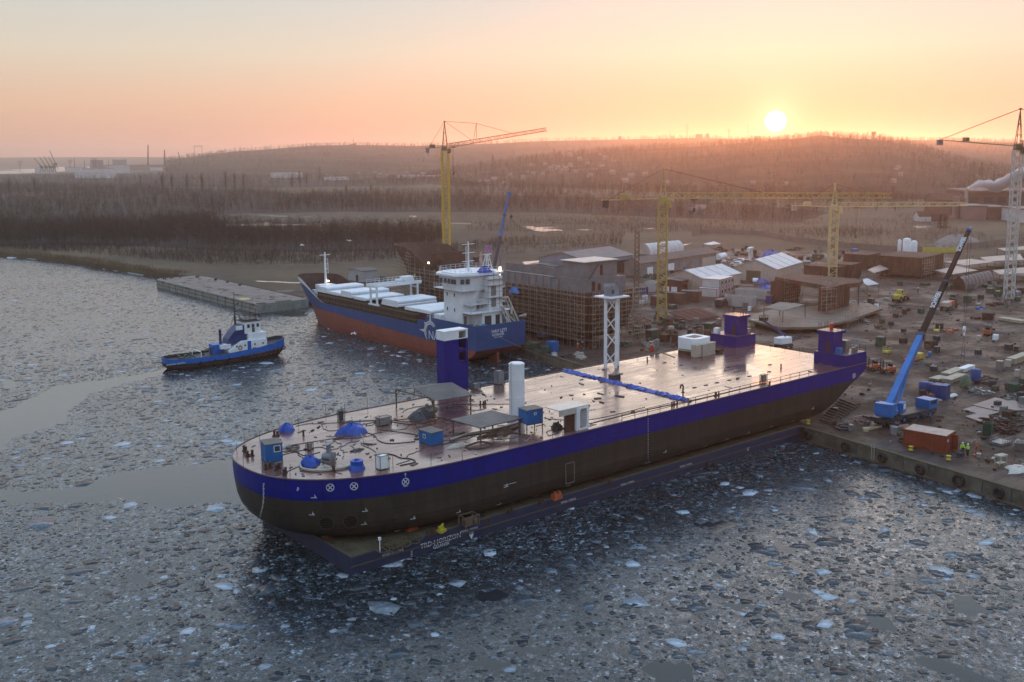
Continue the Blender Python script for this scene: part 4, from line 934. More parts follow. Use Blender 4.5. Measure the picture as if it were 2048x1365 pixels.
# blue tarps
def tarp(px, py, rx, ry, h, seed, label):
    b = MB(); mound(b, 0, 0, 0, rx, ry, h, seed, 22, 6, .35); mound(b, rx*.1, 0, h*.15, rx*.55, ry*.55, h*.85, seed+9, 16, 5, .1)
    return solo(b, 'tarpaulin', M_['tarp'], label, 'tarpaulin', G(px, py, DZ), .2, None, False)
tarp(574, 862, 1.1, 1.0, 1.0, 1, 'bunched blue tarpaulin at the left deck edge behind the bow cabin'); tarp(706, 864, 2.0, 1.6, 1.15, 2, 'widest blue tarpaulin draped over a crate amid the foredeck')
tarp(621, 930, 1.1, .9, 1.1, 3, 'small blue tarpaulin tied over a machine near the near foredeck edge'); 
b = MB(); b.cyl((0, 0, 0), .75, 1.1, 14); mound(b, 0, 0, 0, .95, .9, 1.15, 7, 16, 5, .08); solo(b, 'tarpaulin', M_['tarp'], 'round blue tarpaulin-wrapped bundle at the very edge of the foredeck', 'tarpaulin', G(714, 939, DZ))
# ribbon of blue tarp across the deck
b = MB(); A_, B_ = G(1128, 741.5, DZ), G(1380, 803.5, DZ); rows_ = []
for i in range(91):
    p = A_.lerp(B_, i/90); w_ = .42+rnd.uniform(-.22, .35)+.3*vnoise(np.array([i*1.0]), np.array([0.]), 9, 5)[0]; row = []
    for j, (u_, z_) in enumerate(((-1, .02), (-.6, .22), (-.15, .34), (.3, .22), (.7, .28), (1, .02))): row.append((p.x+u_*w_+rnd.uniform(-.06, .06), p.y+rnd.uniform(-.1, .1), DZ+.01+max(0, z_+rnd.uniform(-.1, .12))*(.5+.8*vnoise(np.array([i*1.0]), np.array([3.]), 5, 6)[0])))
    rows_.append(row)
b.grid(rows_); solo(b, 'tarpaulin_strip', M_['tarp'], 'long crumpled blue tarpaulin ribbon lying right across the deck', 'tarpaulin')
def crate(px, py, d, label, mt='brown', z=DZ, rz=0, nm='crate', cat='crate', lid=None):
    b = MB(); x, y, h = d
    b.bb((-x/2, -y/2, .1), (x/2, y/2, h))
    for xx in (-x/2, 0, x/2):
        for yy in (-y/2, y/2): b.box((xx, yy, .02), (.1, .08, h+.02))
    for zz in (.06, h-.12):
        for yy in (-y/2, y/2): b.bb((-x/2-.02, yy-.05, zz), (x/2+.02, yy+.05, zz+.12))
    for xx in (-x/2+.1, x/2-.1): b.bb((xx-.06, -y/2, 0), (xx+.06, y/2, .1))
    return solo(b, nm, M_[mt], label, cat, G(px, py, z) if px else py, rz)
crate(1229, 760, (1.6, 1.0, .9), 'dark open crate standing on the blue tarpaulin ribbon', 'dgrey')
# white and beige accommodation module
o_ = ob((1392, 714), (1354.7, 707), (1423, 706.5), 680, DZ); C, rz, dx, dy, h = o_; md = thing('module', 'white accommodation block with beige cabinets standing on the aft deck', 'module', C, rz)
b = MB(); b.prism([(0, .9), (.9, .0), (dx-.6, 0), (dx, .6), (dx, dy-.5), (dx-.5, dy), (.5, dy), (0, dy-.5)], .7, h); b.build('house', M_['white'], md)
b = MB(); b.prism([(.02, .92), (.92, .02), (dx-.62, .02), (dx-.02, .62), (dx-.02, dy-.5), (dx-.5, dy-.02), (.5, dy-.02), (.02, dy-.5)], 0, .695); b.build('skirt', M_['brown'], md)
b = MB(); b.bb((1.1, 1.2, h+.002), (dx-1, dy-1.2, h+.03)); b.build('roof_hatch', M_['dgrey'], md)
b = MB(); b.bb((-.9, -.75, .05), (.55, .45, h*.72)); b.build('cabinet', M_['cream'], md); b = MB(); b.bb((.75, -.9, .0), (dx-.1, -.03, h*.68)); b.bb((.65, -1.0, h*.68+.002), (dx, -.03, h*.68+.1)); b.build('cabinet', M_['cream'], md)
b = MB(); b.bb((-.03, 1.0, .9), (-.003, dy-.6, 1.05)); b.build('stripe', M_['blue'], md); b = MB(); b.bb((-.03, 1.0, .7), (-.003, dy-.6, .86)); b.build('stripe', M_['yel2'], md)
# lattice support column
lc = thing('support_tower', 'white lattice tower with tubular legs and slanted steel boxes on its platform', 'tower', G(1222, 734, DZ)); LZ = 12.1; r_ = 1.55
legs_ = [(-r_, -.3), (-.2, -r_*.9), (r_, -.1), (.1, r_)]
for x, y in legs_: b = MB(); b.cyl((x, y, 0), .24, LZ, 12); b.build('leg', M_['white'], lc, None, True)
b = MB()
for k in range(4):
    for i in range(4):
        a, c_ = legs_[i], legs_[(i+1) % 4]; z0 = k*LZ/4; z1 = (k+1)*LZ/4
        if (k+i) % 2: b.bar((*a, z0+.2), (*c_, z1-.2), .1, 6)
        else: b.bar((*c_, z0+.2), (*a, z1-.2), .1, 6)
for i in range(4): b.bar((*legs_[i], LZ-.6), (*legs_[(i+1) % 4], LZ-.6), .14, 6)
b.build('bracing', M_['white'], lc)
b = MB(); b.bb((-2.3, -2.1, LZ+.005), (2.3, 1.9, LZ+.22)); b.build('platform', M_['white'], lc)
b = MB()
for x in (-1.05, .0): b.sweep([(0, 0), (1.0, 0), (1.0, 1.5), (.1, 2.1), (-.15, 1.6)], (x, -.9, LZ+.23), (1, 0, 0), (0, 0, 1), (0, 1.6, 0))
for k in range(3): b.sweep([(0, 0), (.08, 0), (-.1, 2.0-.25*k), (-.3, 2.1-.25*k)], (1.15+k*.33, -1.0, LZ+.23), (1, 0, 0), (0, 0, 1), (0, 1.8, 0))
b.build('hood', M_['grey'], lc); b = MB(); b.bb((-.85, -.93, LZ+.6), (-.25, -.905, LZ+1.3)); b.build('opening', M_['dgrey'], lc)
# small gear
def goose(px, py, h, label, mt='brown', r=.13):
    b = MB(); pts = [(0, 0, 0), (0, 0, h-.3)]+[(-.3+.3*math.cos(a), 0, h-.3+.3*math.sin(a)) for a in [k*math.pi/6 for k in range(1, 7)]]+[(-.6, 0, h-.5)]; b.poly(pts, r, 8); b.cyl((0, 0, 0), r*2, .06, 10); return solo(b, 'vent_pipe', M_[mt], label, 'vent pipe', G(px, py, DZ), 0, None, True)
goose(1366, 785, 1.2, 'brown gooseneck vent pipe beyond the end of the blue ribbon'); goose(1377, 810, 1.0, 'grey gooseneck vent pipe at the near end of the blue ribbon', 'steel', .1)
def gearbox(px, py, d, label, mt, nm='welding_set', cat='machine', z=DZ, rz=0, frame='rust'):
    x, y, h = d; th = thing(nm, label, cat, G(px, py, z), rz); b = MB(); b.bb((-x/2+.08, -y/2+.08, .12), (x/2-.08, y/2-.08, h-.1)); b.build('body', M_[mt], th); b = MB()
    for xx in (-x/2, x/2):
        for yy in (-y/2, y/2): b.box((xx, yy, 0), (.06, .06, h))
    for zz in (.05, h-.05):
        b.bb((-x/2, -y/2-.03, zz), (x/2, -y/2+.03, zz+.05)); b.bb((-x/2, y/2-.03, zz), (x/2, y/2+.03, zz+.05)); b.bb((-x/2-.03, -y/2+.03, zz+.001), (-x/2+.03, y/2-.03, zz+.049)); b.bb((x/2-.03, -y/2+.03, zz+.001), (x/2+.03, y/2-.03, zz+.049))
    b.bar((-x/2, -y/2, h), (-x/4, 0, h+.18), .02, 4); b.build('frame', M_[frame], th); return th
gearbox(767, 850, (1.9, 1.1, 1.15), 'silver tank in a rusty frame right of the widest tarpaulin', 'steel'); gearbox(765, 938, (1.2, 1.0, 1.7), 'pale welding set in a dark cage at the near foredeck edge', 'white', frame='green')
gearbox(682, 842, (.7, .7, 1.5), 'green bottle rack standing near the far foredeck edge', 'dgrey', 'gas_bottle_rack', 'rack', frame='green'); gearbox(619, 900, (.7, .7, .9), 'small pale generator between the bow cabin and the winch', 'steel'); gearbox(1527, 764, (1.2, .6, 1.2), 'grey fuse box on a stand by the near railing aft', 'steel', 'fuse_box', 'box'); gearbox(998, 768, (1.4, 1.3, 2.2), 'tall grey filter box at the far deck edge right of the blue column', 'grey', 'filter_box', 'box'); gearbox(951, 778, (1.3, 1.0, .9), 'low grey box by the foot of the blue column', 'grey', 'filter_box', 'box')
gearbox(1438, 706, (1.5, .9, .7), 'low brown box against the far stern house', 'brown', 'filter_box', 'box')
b = MB(); b.bb((-.9, -.6, 0), (.9, .6, .12)); b.cyl((0, 0, .12), .3, 1.9, 10); b.box((0, 0, 2.0), (1.7, .7, .12)); 
for s_ in (-1, 1): b.bar((s_*.35, -.55, .55), (s_*.35, .55, .55), .42, 12)
solo(b, 'winch', M_['grey'], 'grey deck winch with a T-shaped head amid the foredeck', 'winch', G(658, 921, DZ), .5)
for i, (px, py, lb) in enumerate(((500, 913, 'pair of brown bollards on the rounded bow beside the cabin'), (536, 938, 'left pair of brown bollards in front of the bow cabin'), (556, 940, 'right pair of brown bollards in front of the bow cabin'), (570, 949, 'low pair of brown bollards on the near bow edge'), (667, 942, 'pair of brown bollards between the small and the round tarpaulin'), (490, 904, 'pair of brown bollards at the foremost point of the bow'), (552, 873, 'pair of brown bollards behind the bow cabin at the far edge'))):
    bollard_pair(px, py, DZ, lb, M_['brown'], .95, .3*i)
for i, (px, py, lb) in enumerate(((1344, 812, 'short brown pipe stubs beside the near railing left of the blue ribbon'), (1429, 793, 'group of brown pipe stubs inside the near railing'), (1537, 771, 'brown pipe stub near the fuse box'), (1409, 632+60, 'vent head near the white block'), (1295, 722, 'small black vent on the deck before the white block'), (1562, 737, 'small dark valve amid the aft deck'), (960, 811, 'brown pipe stub before the white cylinder'), (607, 872, 'thin brown pipe stub right of the bunched tarpaulin'))):
    if i == 3: continue
    b = MB()
    for k in range(1+(i in (0, 1, 6))*2): b.cyl((k*.5, rnd.uniform(-.2, .2), 0), .12, rnd.uniform(.5, .8), 10); b.cyl((k*.5, 0, .0), .16, .1, 10)
    solo(b, 'pipe_stub', M_['rust'], lb, 'pipe', G(px, py, DZ), 0, None, True)
for px, py, mt, lb in ((1304, 704, 'red', 'red drum at the far deck edge before the white block'), (1314, 700, 'steel', 'grey gas tank at the far deck edge before the white block')):
    b = MB(); b.cyl((0, 0, 0), .4, 1.1 if mt == 'red' else 1.9, 12); b.cyl((0, 0, 1.1 if mt == 'red' else 1.9), .2, .15, 10); solo(b, 'drum', M_[mt], lb, 'drum', G(px, py, DZ), 0, None, True)
for i, (px, py) in enumerate(((1389, 776), (1412, 771), (1434, 766), (1459, 761), (1476, 757), (1499, 753), (1538, 744), (1455, 735), (1540, 730), (1362, 731), (1329, 726))):
    b = MB(); b.bb((-.35, -.18, 0), (.35, .18, .07)); b.bb((-.25, -.1, .07), (.25, .1, .1)); solo(b, 'deck_plate', M_['dgrey'], 'small dark lashing plate lying on the aft deck', 'plate', G(px, py, DZ), 0, 'lashing plates on the aft deck')
# hoses and cables
HO = [([(720, 868), (727, 880), (725, 890), (740, 897), (752, 905), (755, 915)], .06, 'cream', 'pale hose running from the widest tarpaulin to the caged welding set'), ([(733, 866), (750, 872), (757, 882), (780, 888), (830, 884)], .05, 'hose', 'black hose from the widest tarpaulin to the low hut'), ([(775, 908), (790, 912), (802, 917), (822, 919), (830, 925), (800, 932)], .06, 'hose', 'looping black hose right of the caged welding set'), ([(545, 905), (600, 902), (640, 895), (660, 903)], .04, 'hose', 'thin cable from the bow cabin to the winch'),
      ([(570, 893), (700, 872), (720, 862)], .035, 'hose', 'straight cable crossing the foredeck'), ([(690, 845), (760, 842), (830, 850), (880, 838)], .05, 'hose', 'long black hose below the ridged canopy'), ([(760, 860), (830, 870), (850, 878)], .05, 'hose', 'black hose left of the low hut'), ([(885, 890), (910, 885), (930, 893), (960, 884), (985, 890), (960, 899), (930, 896)], .06, 'hose', 'coiled black hose beside the flat canopy'),
      ([(900, 882), (930, 872), (950, 868), (990, 861), (1020, 852), (1038, 846)], .14, 'cream', 'thick pale duct winding under the flat canopy'), ([(955, 878), (975, 872), (1000, 864), (1030, 858), (1040, 850)], .14, 'wood', 'thick brown duct winding under the flat canopy'), ([(600, 925), (605, 940), (640, 944), (690, 938), (705, 930)], .16, 'cream', 'loose pale plastic sheeting strip by the near foredeck edge'), ([(780, 960-118), (870, 835), (940, 850), (1000, 838)], .035, 'hose', 'cable between the two canopies'),
      ([(1180, 848), (1290, 821), (1400, 798), (1480, 779), (1530, 767)], .05, 'hose', 'long hose along the inside of the near railing'), ([(1090, 838), (1180, 840), (1290, 815)], .035, 'hose', 'cable leading aft from the filter unit'), ([(1355, 712-12), (1335, 702), (1325, 706), (1338, 711), (1350, 716)], .05, 'hose', 'curled hose left of the white block'), ([(640, 905), (610, 912), (590, 905), (560, 912)], .04, 'hose', 'cable curling left of the winch')]
for pts, r, mt, lb in HO:
    o = hose([G(px, py, DZ) for px, py in pts], DZ+r, r); solo(o, 'hose' if r < .1 else 'flexible_duct', M_[mt], lb, 'hose')
b = MB()
for R in (.55, .7, .85): b.poly([(R*math.cos(a), R*.9*math.sin(a), .05+R*.1) for a in [k*.35 for k in range(19)]], .05, 5)
solo(b, 'hose_coil', M_['hose'], 'neat coil of black hose right of the bow cabin', 'hose', G(586, 896, DZ))
for px, py, rx, ry, h_, sd_, mt, lb in ((842, 836, 2.2, 1.3, .8, 3, 'dgrey', 'heap of dark tarpaulin beneath the ridged canopy'), (705+8, 902, 1.0, .5, .25, 4, 'dgrey', 'scattered dark rags between the winch and the cage'), (915, 893, 1.6, .8, .4, 5, 'cream', 'crumpled pale plastic beside the low hut'), (1000, 866, 2.2, 1.0, .6, 6, 'wood', 'heap of brown canvas under the flat canopy'), (850, 823, 2.4, .9, .6, 8, 'steel', 'crumpled grey foil heap in the shade of the ridged canopy'), (573, 895, .8, .5, .3, 9, 'cream', 'white rag by the bunched blue tarpaulin'), (645, 938, 1.0, .6, .4, 12, 'cream', 'pale sack beside the small blue tarpaulin'), (1112, 858, .9, .6, .8, 11, 'dgrey', 'dark bundle between the filter unit and the portal')):
    b = MB(); mound(b, 0, 0, 0, rx*.8, ry*.8, h_, sd_, 24, 6, .5); mound(b, rx*.3, -ry*.2, 0, rx*.4, ry*.5, h_*1.2, sd_+3, 14, 4, .4); solo(b, 'canvas_heap', M_[mt], lb, 'canvas', G(px, py, DZ))

recenter(ship, (101, 108.75, 2.3))

r = random.Random(21); b = MB()
for k in range(330):
    x = r.uniform(49, 92)+r.random()**6*55; y = r.uniform(95, 122)
    if ((73-x)/25 if x < 73 else 0)**2.4+(abs(y-108.75)/14)**2.4 > .92: continue
    s_ = r.choice((.1, .15, .25, .45)); b.box((x, y, 10.0), (s_*r.uniform(.8, 3.5), s_*r.uniform(.3, 1), r.uniform(.02, .14)), r.uniform(0, 3.1), r.randrange(4))
for k in range(26):
    x, y = r.uniform(54, 92), r.uniform(97, 119); a = r.uniform(0, 6.28); P_l = []
    for q in range(14): a += r.gauss(0, .5); x += math.cos(a)*.7; y += math.sin(a)*.7; P_l.append((x, min(121.5, max(95.5, y)), 10.04))
    b.poly(P_l, .03, 4, 3)
o = b.build('deck_debris', [M_['wood'], M_['rust'], M_['steel'], M_['dgrey']]); tag(o, 'offcuts, rods and loose cables strewn over the foredeck', 'debris', None, 'stuff')
# ================================================================ CARGO SHIP AT THE QUAY
HX, HBm = 137.3, 7.0
def hplan(zf, yn, ys, B, taper, n, N=14, inset=0.0):
    "plan ring of a hull whose bow points to +y; zf gives z at y"
    B = B-inset; yn -= inset; ye = yn-taper; pts = []
    ysx = [ys, ys+(ye-ys)*.06, ys+(ye-ys)*.2, ys+(ye-ys)*.4, ys+(ye-ys)*.6, ys+(ye-ys)*.8, ye]
    for y in ysx: pts.append((-B, y))
    for i in range(1, 2*N):
        th_ = math.pi*i/(2*N); c_, s_ = math.cos(th_), math.sin(th_); pts.append((-B*math.copysign(abs(c_)**(2/n), c_), ye+taper*abs(s_)**(2/n)))
    for y in reversed(ysx): pts.append((B, y))
    return [(x, y, zf(y) if callable(zf) else zf) for x, y in pts]
def shipmat(name, c1, c2, c3): return pm(name, c1, c2, .35, .5, c3=c3, detail=7)
HVB = shipmat('cargo_ship_blue', (.010, .062, .21), (.008, .045, .16), (.014, .075, .23)); HVR = shipmat('cargo_ship_red', (.24, .06, .036), (.17, .045, .028), (.29, .09, .055))
def off(rows, x): return [[(p[0]+x, p[1], p[2]) for p in r] for r in rows]
zb = lambda y: 3.6+max(0, min(1.9, (y-189)/61*1.7))
H = thing('cargo_ship', 'cargo ship with dark blue and red hull and white bridge tower moored at the quay', 'ship')
rows = [hplan(7.0, 259.6, 173, HBm, 19, 2.1), hplan(lambda y: 5.8, 258.6, 173, HBm, 19, 2.0), hplan(zb, 257.6, 173.1, HBm, 19, 1.95), hplan(lambda y: zb(y)*.6, 256.8, 174.6, HBm, 20, 1.85), hplan(lambda y: zb(y)*.25, 256.2, 178, HBm-.1, 21, 1.75), hplan(-.6, 255.8, 183, HBm-.5, 22, 1.65)]
rows = off(rows, HX); b = MB()
for k in range(5): b.grid([rows[k], rows[k+1]], 0 if k < 2 else 1)
b.grid([[rows[k][-1], rows[k][0]] for k in range(6)], 0); b.m[-1] = b.m[-2] = b.m[-3] = 1
b.build('hull', [HVB, HVR], H, None, True)
b = MB(); r0 = [(p[0], p[1], 6.7) for p in off([hplan(6.7, 259.3, 173.3, HBm-.2, 19, 2.1)], HX)[0]]; b.add(r0, [tuple(range(len(r0)))[::-1]]); dkk = b.build('deck', pm('cargo_ship_deck', (.10, .055, .045), (.06, .04, .035), .5, .6), H)
if dkk.data.polygons[0].normal.z < 0: dkk.data.flip_normals()
# raised bow: bulwark with blue outside and white inside
def bowrows(inset):
    lo = hplan(7.0, 259.6, 173, HBm, 19, 2.1, 14, inset); hi = hplan(12.6, 264.6, 173, HBm+.3, 22, 2.3, 14, inset); out = [[], [], []]
    for a, c_ in zip(lo, hi):
        if a[1] < 239: continue
        f = max(0, min(1, (a[1]-240.5)/12)); f = f*f*(3-2*f)
        for k, q in enumerate((0, .72, 1)): out[k].append((HX+a[0]+(c_[0]-a[0])*f*q, a[1]+(c_[1]-a[1])*f*q, a[2]-.02+5.6*f*q+.02*q))
    return out
b = MB(); R_b = bowrows(0); b.grid(R_b[:2], 0); b.grid(R_b[1:], 1); b.build('bow_bulwark', [HVB, M_['white']], H, None, True)
b = MB(); b.grid([r[::-1] for r in bowrows(.18)]); A_ = bowrows(0)[2]; B_ = bowrows(.18)[2]; b.grid([[(x, y, z+.02) for x, y, z in A_], [(x, y, z+.02) for x, y, z in B_]]); b.build('bulwark_lining', M_['brown'], H, None, True)
b = MB(); b.bb((HX-HBm, 173.0, 7.0), (HX-HBm+.2, 192.5, 9.1)); b.bb((HX+HBm-.2, 173.0, 7.0), (HX+HBm, 192.5, 9.1)); b.bb((HX-HBm+.2, 173.0, 7.0), (HX+HBm-.2, 173.2, 9.1)); b.bb((HX-HBm, 192.5, 7.0), (HX-HBm+.2, 196, 8.1)); b.build('stern_bulwark', HVB, H)
b = MB(); b.bb((HX-HBm+.25, 173.3, 8.0), (HX+HBm-.25, 192, 8.15)); b.build('poop_deck', pm('poop_green', (.16, .19, .20), (.10, .12, .13), .6, .5), H)
b = MB(); b.bb((HX-.35, 174.2, -.6), (HX+.35, 177.2, 3.3)); b.build('rudder', HVR, H)
# hatch side framework
b = MB()
for x in (HX-HBm+.05, HX-HBm+.95):
    for k in range(58):
        y = 197+k*.85
        if y > 245: break
        b.bb((x-.06, y-.07, 6.75), (x+.06, y+.07, 9.0))
    for z in (7.6, 8.95): b.bb((x-.08, 196.5, z), (x+.08, 245.4, z+.16))
b.build('hatch_side_frames', M_['wood'], H)
b = MB()
for x in (HX-HBm+1.4, HX+HBm-1.6): b.bb((x, 192, 6.72), (x+.2, 247, 9.5))
b.bb((HX-HBm+1.6, 192, 6.72), (HX+HBm-1.6, 192.2, 9.5)); b.bb((HX-HBm+1.6, 246.8, 6.72), (HX+HBm-1.6, 247, 9.5)); b.build('coaming', M_['brown'], H)
b = MB(); b.bb((HX-HBm+1.62, 192.3, 6.74), (HX+HBm-1.62, 246.7, 6.8)); b.build('hold', pm('hold_dark', (.03, .018, .015), None, 1, .8), H)
def hatch(y0, y1, z, h=.75):
    b = MB(); prof = [(0, .1), (.15, 0), (y1-y0-.15, 0), (y1-y0, .1), (y1-y0, h-.25), (y1-y0-.3, h), (.3, h), (0, h-.25)]
    b.sweep(prof, (HX-HBm+1.1, y0, z), (0, 1, 0), (0, 0, 1), (2*HBm-2.4, 0, 0)); b.build('hatch_cover', M_['white'], H)
for y0, y1, z in ((241, 246.5, 9.55), (241.2, 246.3, 10.35), (234.5, 240.5, 9.55), (228, 234, 9.6), (228.2, 233.7, 10.4), (221, 227.2, 9.55), (206, 213.5, 9.6), (206.2, 213.2, 10.4), (192.3, 198.3, 9.55), (198.4, 203, 9.5)): hatch(y0, y1, z)
# gantry crane on the hatches
gt = thing('hatch_gantry', 'white travelling gantry straddling the hatches of the cargo ship', 'gantry crane')
b = MB()
for x in (HX-HBm+.9, HX+HBm-.9):
    for y in (215.2, 218.2): b.box((x, y, 9.05), (.42, .42, 4.6))
    b.bb((x-.22, 214.2, 9.0), (x+.22, 219.2, 9.35)); b.bb((x-.2, 215.4, 12.6), (x+.2, 218, 12.9)); b.build('leg', M_['white'], gt); b = MB()
b = MB()
for y in (215.2, 218.2): b.bb((HX-HBm-.2, y-.3, 13.66), (HX+HBm+.2, y+.3, 14.4))
b.bb((HX+1, 215.55, 14.0), (HX+6.5, 217.85, 14.1)); b.build('beams', M_['white'], gt)
b = MB(); b.bb((HX+2.4, 215.6, 14.42), (HX+5.2, 217.8, 15.6)); b.bb((HX+.5, 216, 14.42), (HX+2.2, 217.2, 15.0)); b.build('machine_house', M_['white'], gt)
b = MB(); railing(b, [(HX-HBm, 214.9, 14.42), (HX+HBm, 214.9, 14.42)], 1.0, 1.3, .035); railing(b, [(HX-HBm, 218.5, 14.42), (HX+HBm, 218.5, 14.42)], 1.0, 1.3, .035); b.build('railing', M_['white'], gt)
recenter(gt, (HX, 216.7, 9.0))
# bow fittings
b = MB(); b.bb((HX-2.8, 250.2, 6.75), (HX+1.8, 253.6, 10.6)); b.bb((HX+2.6, 248.8, 6.75), (HX+4.6, 251.4, 10.0)); b.bb((HX-4.6, 250.8, 6.75), (HX-3.6, 252.2, 9.4)); b.build('forecastle_house', M_['white'], H)
fm = Vector((HX, 252.5, 10.62)); b = MB(); b.bar(fm, fm+Vector((0, 0, 9.0)), .36, 10, 0, .2); b.bar(fm+Vector((-1.6, 0, 8.2)), fm+Vector((1.6, 0, 8.2)), .09, 6)
b.bar(fm+Vector((.85, 0, 3)), fm+Vector((.85, 0, 7)), .07, 5)
for z in (3, 4.3, 5.6, 7): b.bar(fm+Vector((0, 0, z)), fm+Vector((1.0, 0, z)), .05, 5)
b.build('foremast', M_['white'], H)
b = MB(); b.cyl((fm.x+.4, fm.y-.6, 11.3), .3, .3, 10); b.build('floodlight', LIT, H)
# bridge tower
T = lambda a, c_, nm, mt=M_['white']: MB().bb(a, c_).build(nm, mt, H)
T((HX-4.7, 181, 8.16), (HX+4.9, 188.2, 16.2), 'accommodation')
T((HX-2.0, 177.2, 8.16), (HX+5.6, 180.98, 11.2), 'aft_house'); T((HX+.5, 178.2, 11.22), (HX+4.6, 180.96, 19.0), 'funnel_casing')
T((HX-5.6, 188.22, 8.16), (HX+5.0, 191.0, 9.8), 'breakwater_house')
b = MB()
rb = [(-6.6, 181.2), (-3.2, 179.4), (4.4, 179.4), (6.6, 181.2), (6.6, 187.6), (4.2, 190.0), (-4.2, 190.0), (-6.6, 187.6)]
lo_ = [(x*.86, 184.7+(y-184.7)*.84) for x, y in rb]
b.add([(HX+x, y, 16.25) for x, y in lo_]+[(HX+x*.98, 184.7+(y-184.7)*.97, 19.3) for x, y in rb], [tuple(range(7, -1, -1)), tuple(range(8, 16))]+[(i, (i+1) % 8, 8+(i+1) % 8, 8+i) for i in range(8)]); b.build('bridge', M_['white'], H)
b = MB(); b.prism([(HX+x*1.07, 184.7+(y-184.7)*1.1) for x, y in rb], 19.32, 19.75); b.prism([(HX+x*.9, 184.7+(y-184.7)*.9) for x, y in rb], 19.76, 20.0); b.build('bridge_roof', M_['white'], H)
def onface(x0, y0, x1, y1, z0, z1, nm, mt):
    "thin pane on an upright face through two plan points, proud of it"
    d = Vector((x1-x0, y1-y0, 0)).normalized(); n = Vector((d.y, -d.x, 0)); b = MB(); p0 = Vector((x0, y0, 0)); p1 = Vector((x1, y1, 0)); vs = []
    for q in (.0, .05):
        for p, z in ((p0, z0), (p1, z0), (p1, z1), (p0, z1)): vs.append((p.x+n.x*q, p.y+n.y*q, z))
    b.add(vs, [(0, 3, 2, 1), (4, 5, 6, 7), (0, 1, 5, 4), (1, 2, 6, 5), (2, 3, 7, 6), (3, 0, 4, 7)]); return b.build(nm, mt, H)
for y in (187.2, 185.6, 184.2, 182.9, 181.9): onface(HX-6.36, y, HX-6.36, y-.85, 17.6, 18.7, 'window', M_['glass'])
for x in (-5.6, -4.4): onface(HX+x, 180.55-(x+5.6)*.35-.1, HX+x+.8, 180.2-(x+5.6)*.35-.1, 17.6, 18.7, 'window', M_['glass'])
for z in (14.4, 11.0):
    for y in (187, 184.2): onface(HX-4.71, y, HX-4.71, y-.35, z, z+.8, 'porthole', M_['glass'])
for x, z, w_, h_, mt in ((-1.4, 8.2, 1.9, 2.2, 'dgrey'), (1.7, 8.2, 1.2, 2.2, 'dgrey'), (3.6, 8.3, 1.2, 2.1, 'grey')): onface(HX+x, 177.19, HX+x+w_, 177.19, z, z+h_, 'doorway', M_[mt])
for x, z, w_, h_ in ((1.3, 14.6, 1.4, 2.2), (1.3, 12.0, 1.4, 2.2)): onface(HX+x, 178.19, HX+x+w_, 178.19, z, z+h_, 'louvre', M_['grey'])
for x, y, z in ((-4.4, 180.99, 8.3), (-.8, 180.99, 11.4)): onface(HX+x, y, HX+x+.8, y, z, z+1.9, 'door', M_['grey'])
b = MB(); b.bb((HX-4.5, 178.4, 12.9), (HX+5.5, 180.95, 13.05)); b.bb((HX-5.6, 176.6, 11.21), (HX+6.2, 181, 11.34)); b.bb((HX-6.2, 179.2, 16.1), (HX+6, 190, 16.24)); b.build('platforms', M_['white'], H)
b = MB(); railing(b, [(HX-4.5, 181, 13.05), (HX-4.5, 178.4, 13.05), (HX+5.5, 178.4, 13.05)], 1.0, 1.2, .03, (.35, .7, 1)); railing(b, [(HX-5.5, 181, 11.34), (HX-5.5, 176.7, 11.34), (HX+6.1, 176.7, 11.34)], 1.0, 1.2, .03, (.35, .7, 1)); railing(b, [(HX-6.2, 190, 16.24), (HX-6.2, 179.2, 16.24), (HX+6, 179.2, 16.24)], 1.0, 1.2, .03, (.35, .7, 1))
railing(b, [(HX-6.3, 187.6, 20.0), (HX-6.3, 181.4, 20.0), (HX-3.2, 179.5, 20.0), (HX+4.4, 179.5, 20)], 1.0, 1.4, .03); railing(b, [(HX+6.3, 187.6, 20.0), (HX+4, 190, 20), (HX-4, 190.0, 20.0), (HX-6.3, 187.6, 20)], 1.0, 1.4, .03)
railing(b, [(HX-6.8, 180.5, 8.15), (HX-6.8, 192, 8.15), (HX-1, 192, 8.15)], 1.7, 1.3, .03, (.35, .7, 1))
b.build('railing', M_['white'], H)
b = MB()
for (a, c_) in (((HX-4.2, 178.6, 13.1), (HX-1.5, 178.6, 16.2)), ((HX-1, 178.0, 11.3), (HX-3.4, 178.2, 8.2)), ((HX-3.6, 179.0, 11.3), (HX-2.0, 179.0, 12.9))):
    a = Vector(a); c_ = Vector(c_)
    for dy in (0, .6): b.bar(a+Vector((0, dy, 0)), c_+Vector((0, dy, 0)), .05, 4); b.bar(a+Vector((0, dy, .9)), c_+Vector((0, dy, .9)), .03, 4)
    for k in range(12): p = a.lerp(c_, k/11); b.bb((p.x-.12, p.y, p.z), (p.x+.12, p.y+.6, p.z+.03))
b.build('stairs', M_['white'], H)
# scaffold round the funnel casing
b = MB()
for x in (HX+.1, HX+1.7, HX+3.3, HX+5.0):
    for y in (177.7,): b.bar((x, y, 11.35), (x, y, 20.4), .04, 4)
for z in (12.8, 14.2, 15.6, 17.0, 18.4, 19.8): b.bar((HX-.2, 177.7, z), (HX+5.4, 177.7, z), .04, 4); b.bar((HX-.1, 177.7, z), (HX-.1, 181, z), .04, 4)
for z in (14.2, 17.0, 18.4): b.bb((HX+.1, 177.6, z-.09), (HX+5, 178.1, z-.045))
b.build('scaffold', M_['steel'], H)
m1 = Vector((HX-1.2, 183.2, 20.0)); b = MB(); hM = HG(m1, 484)
b.bar(m1, m1+Vector((0, 0, hM)), .24, 10, 0, .12)
for z, w_ in ((hM-.55, 1.75), (hM-2.5, 1.7), (hM-4.4, 1.7)): b.bar(m1+Vector((-w_, 0, z)), m1+Vector((w_, 0, z)), .07, 5)
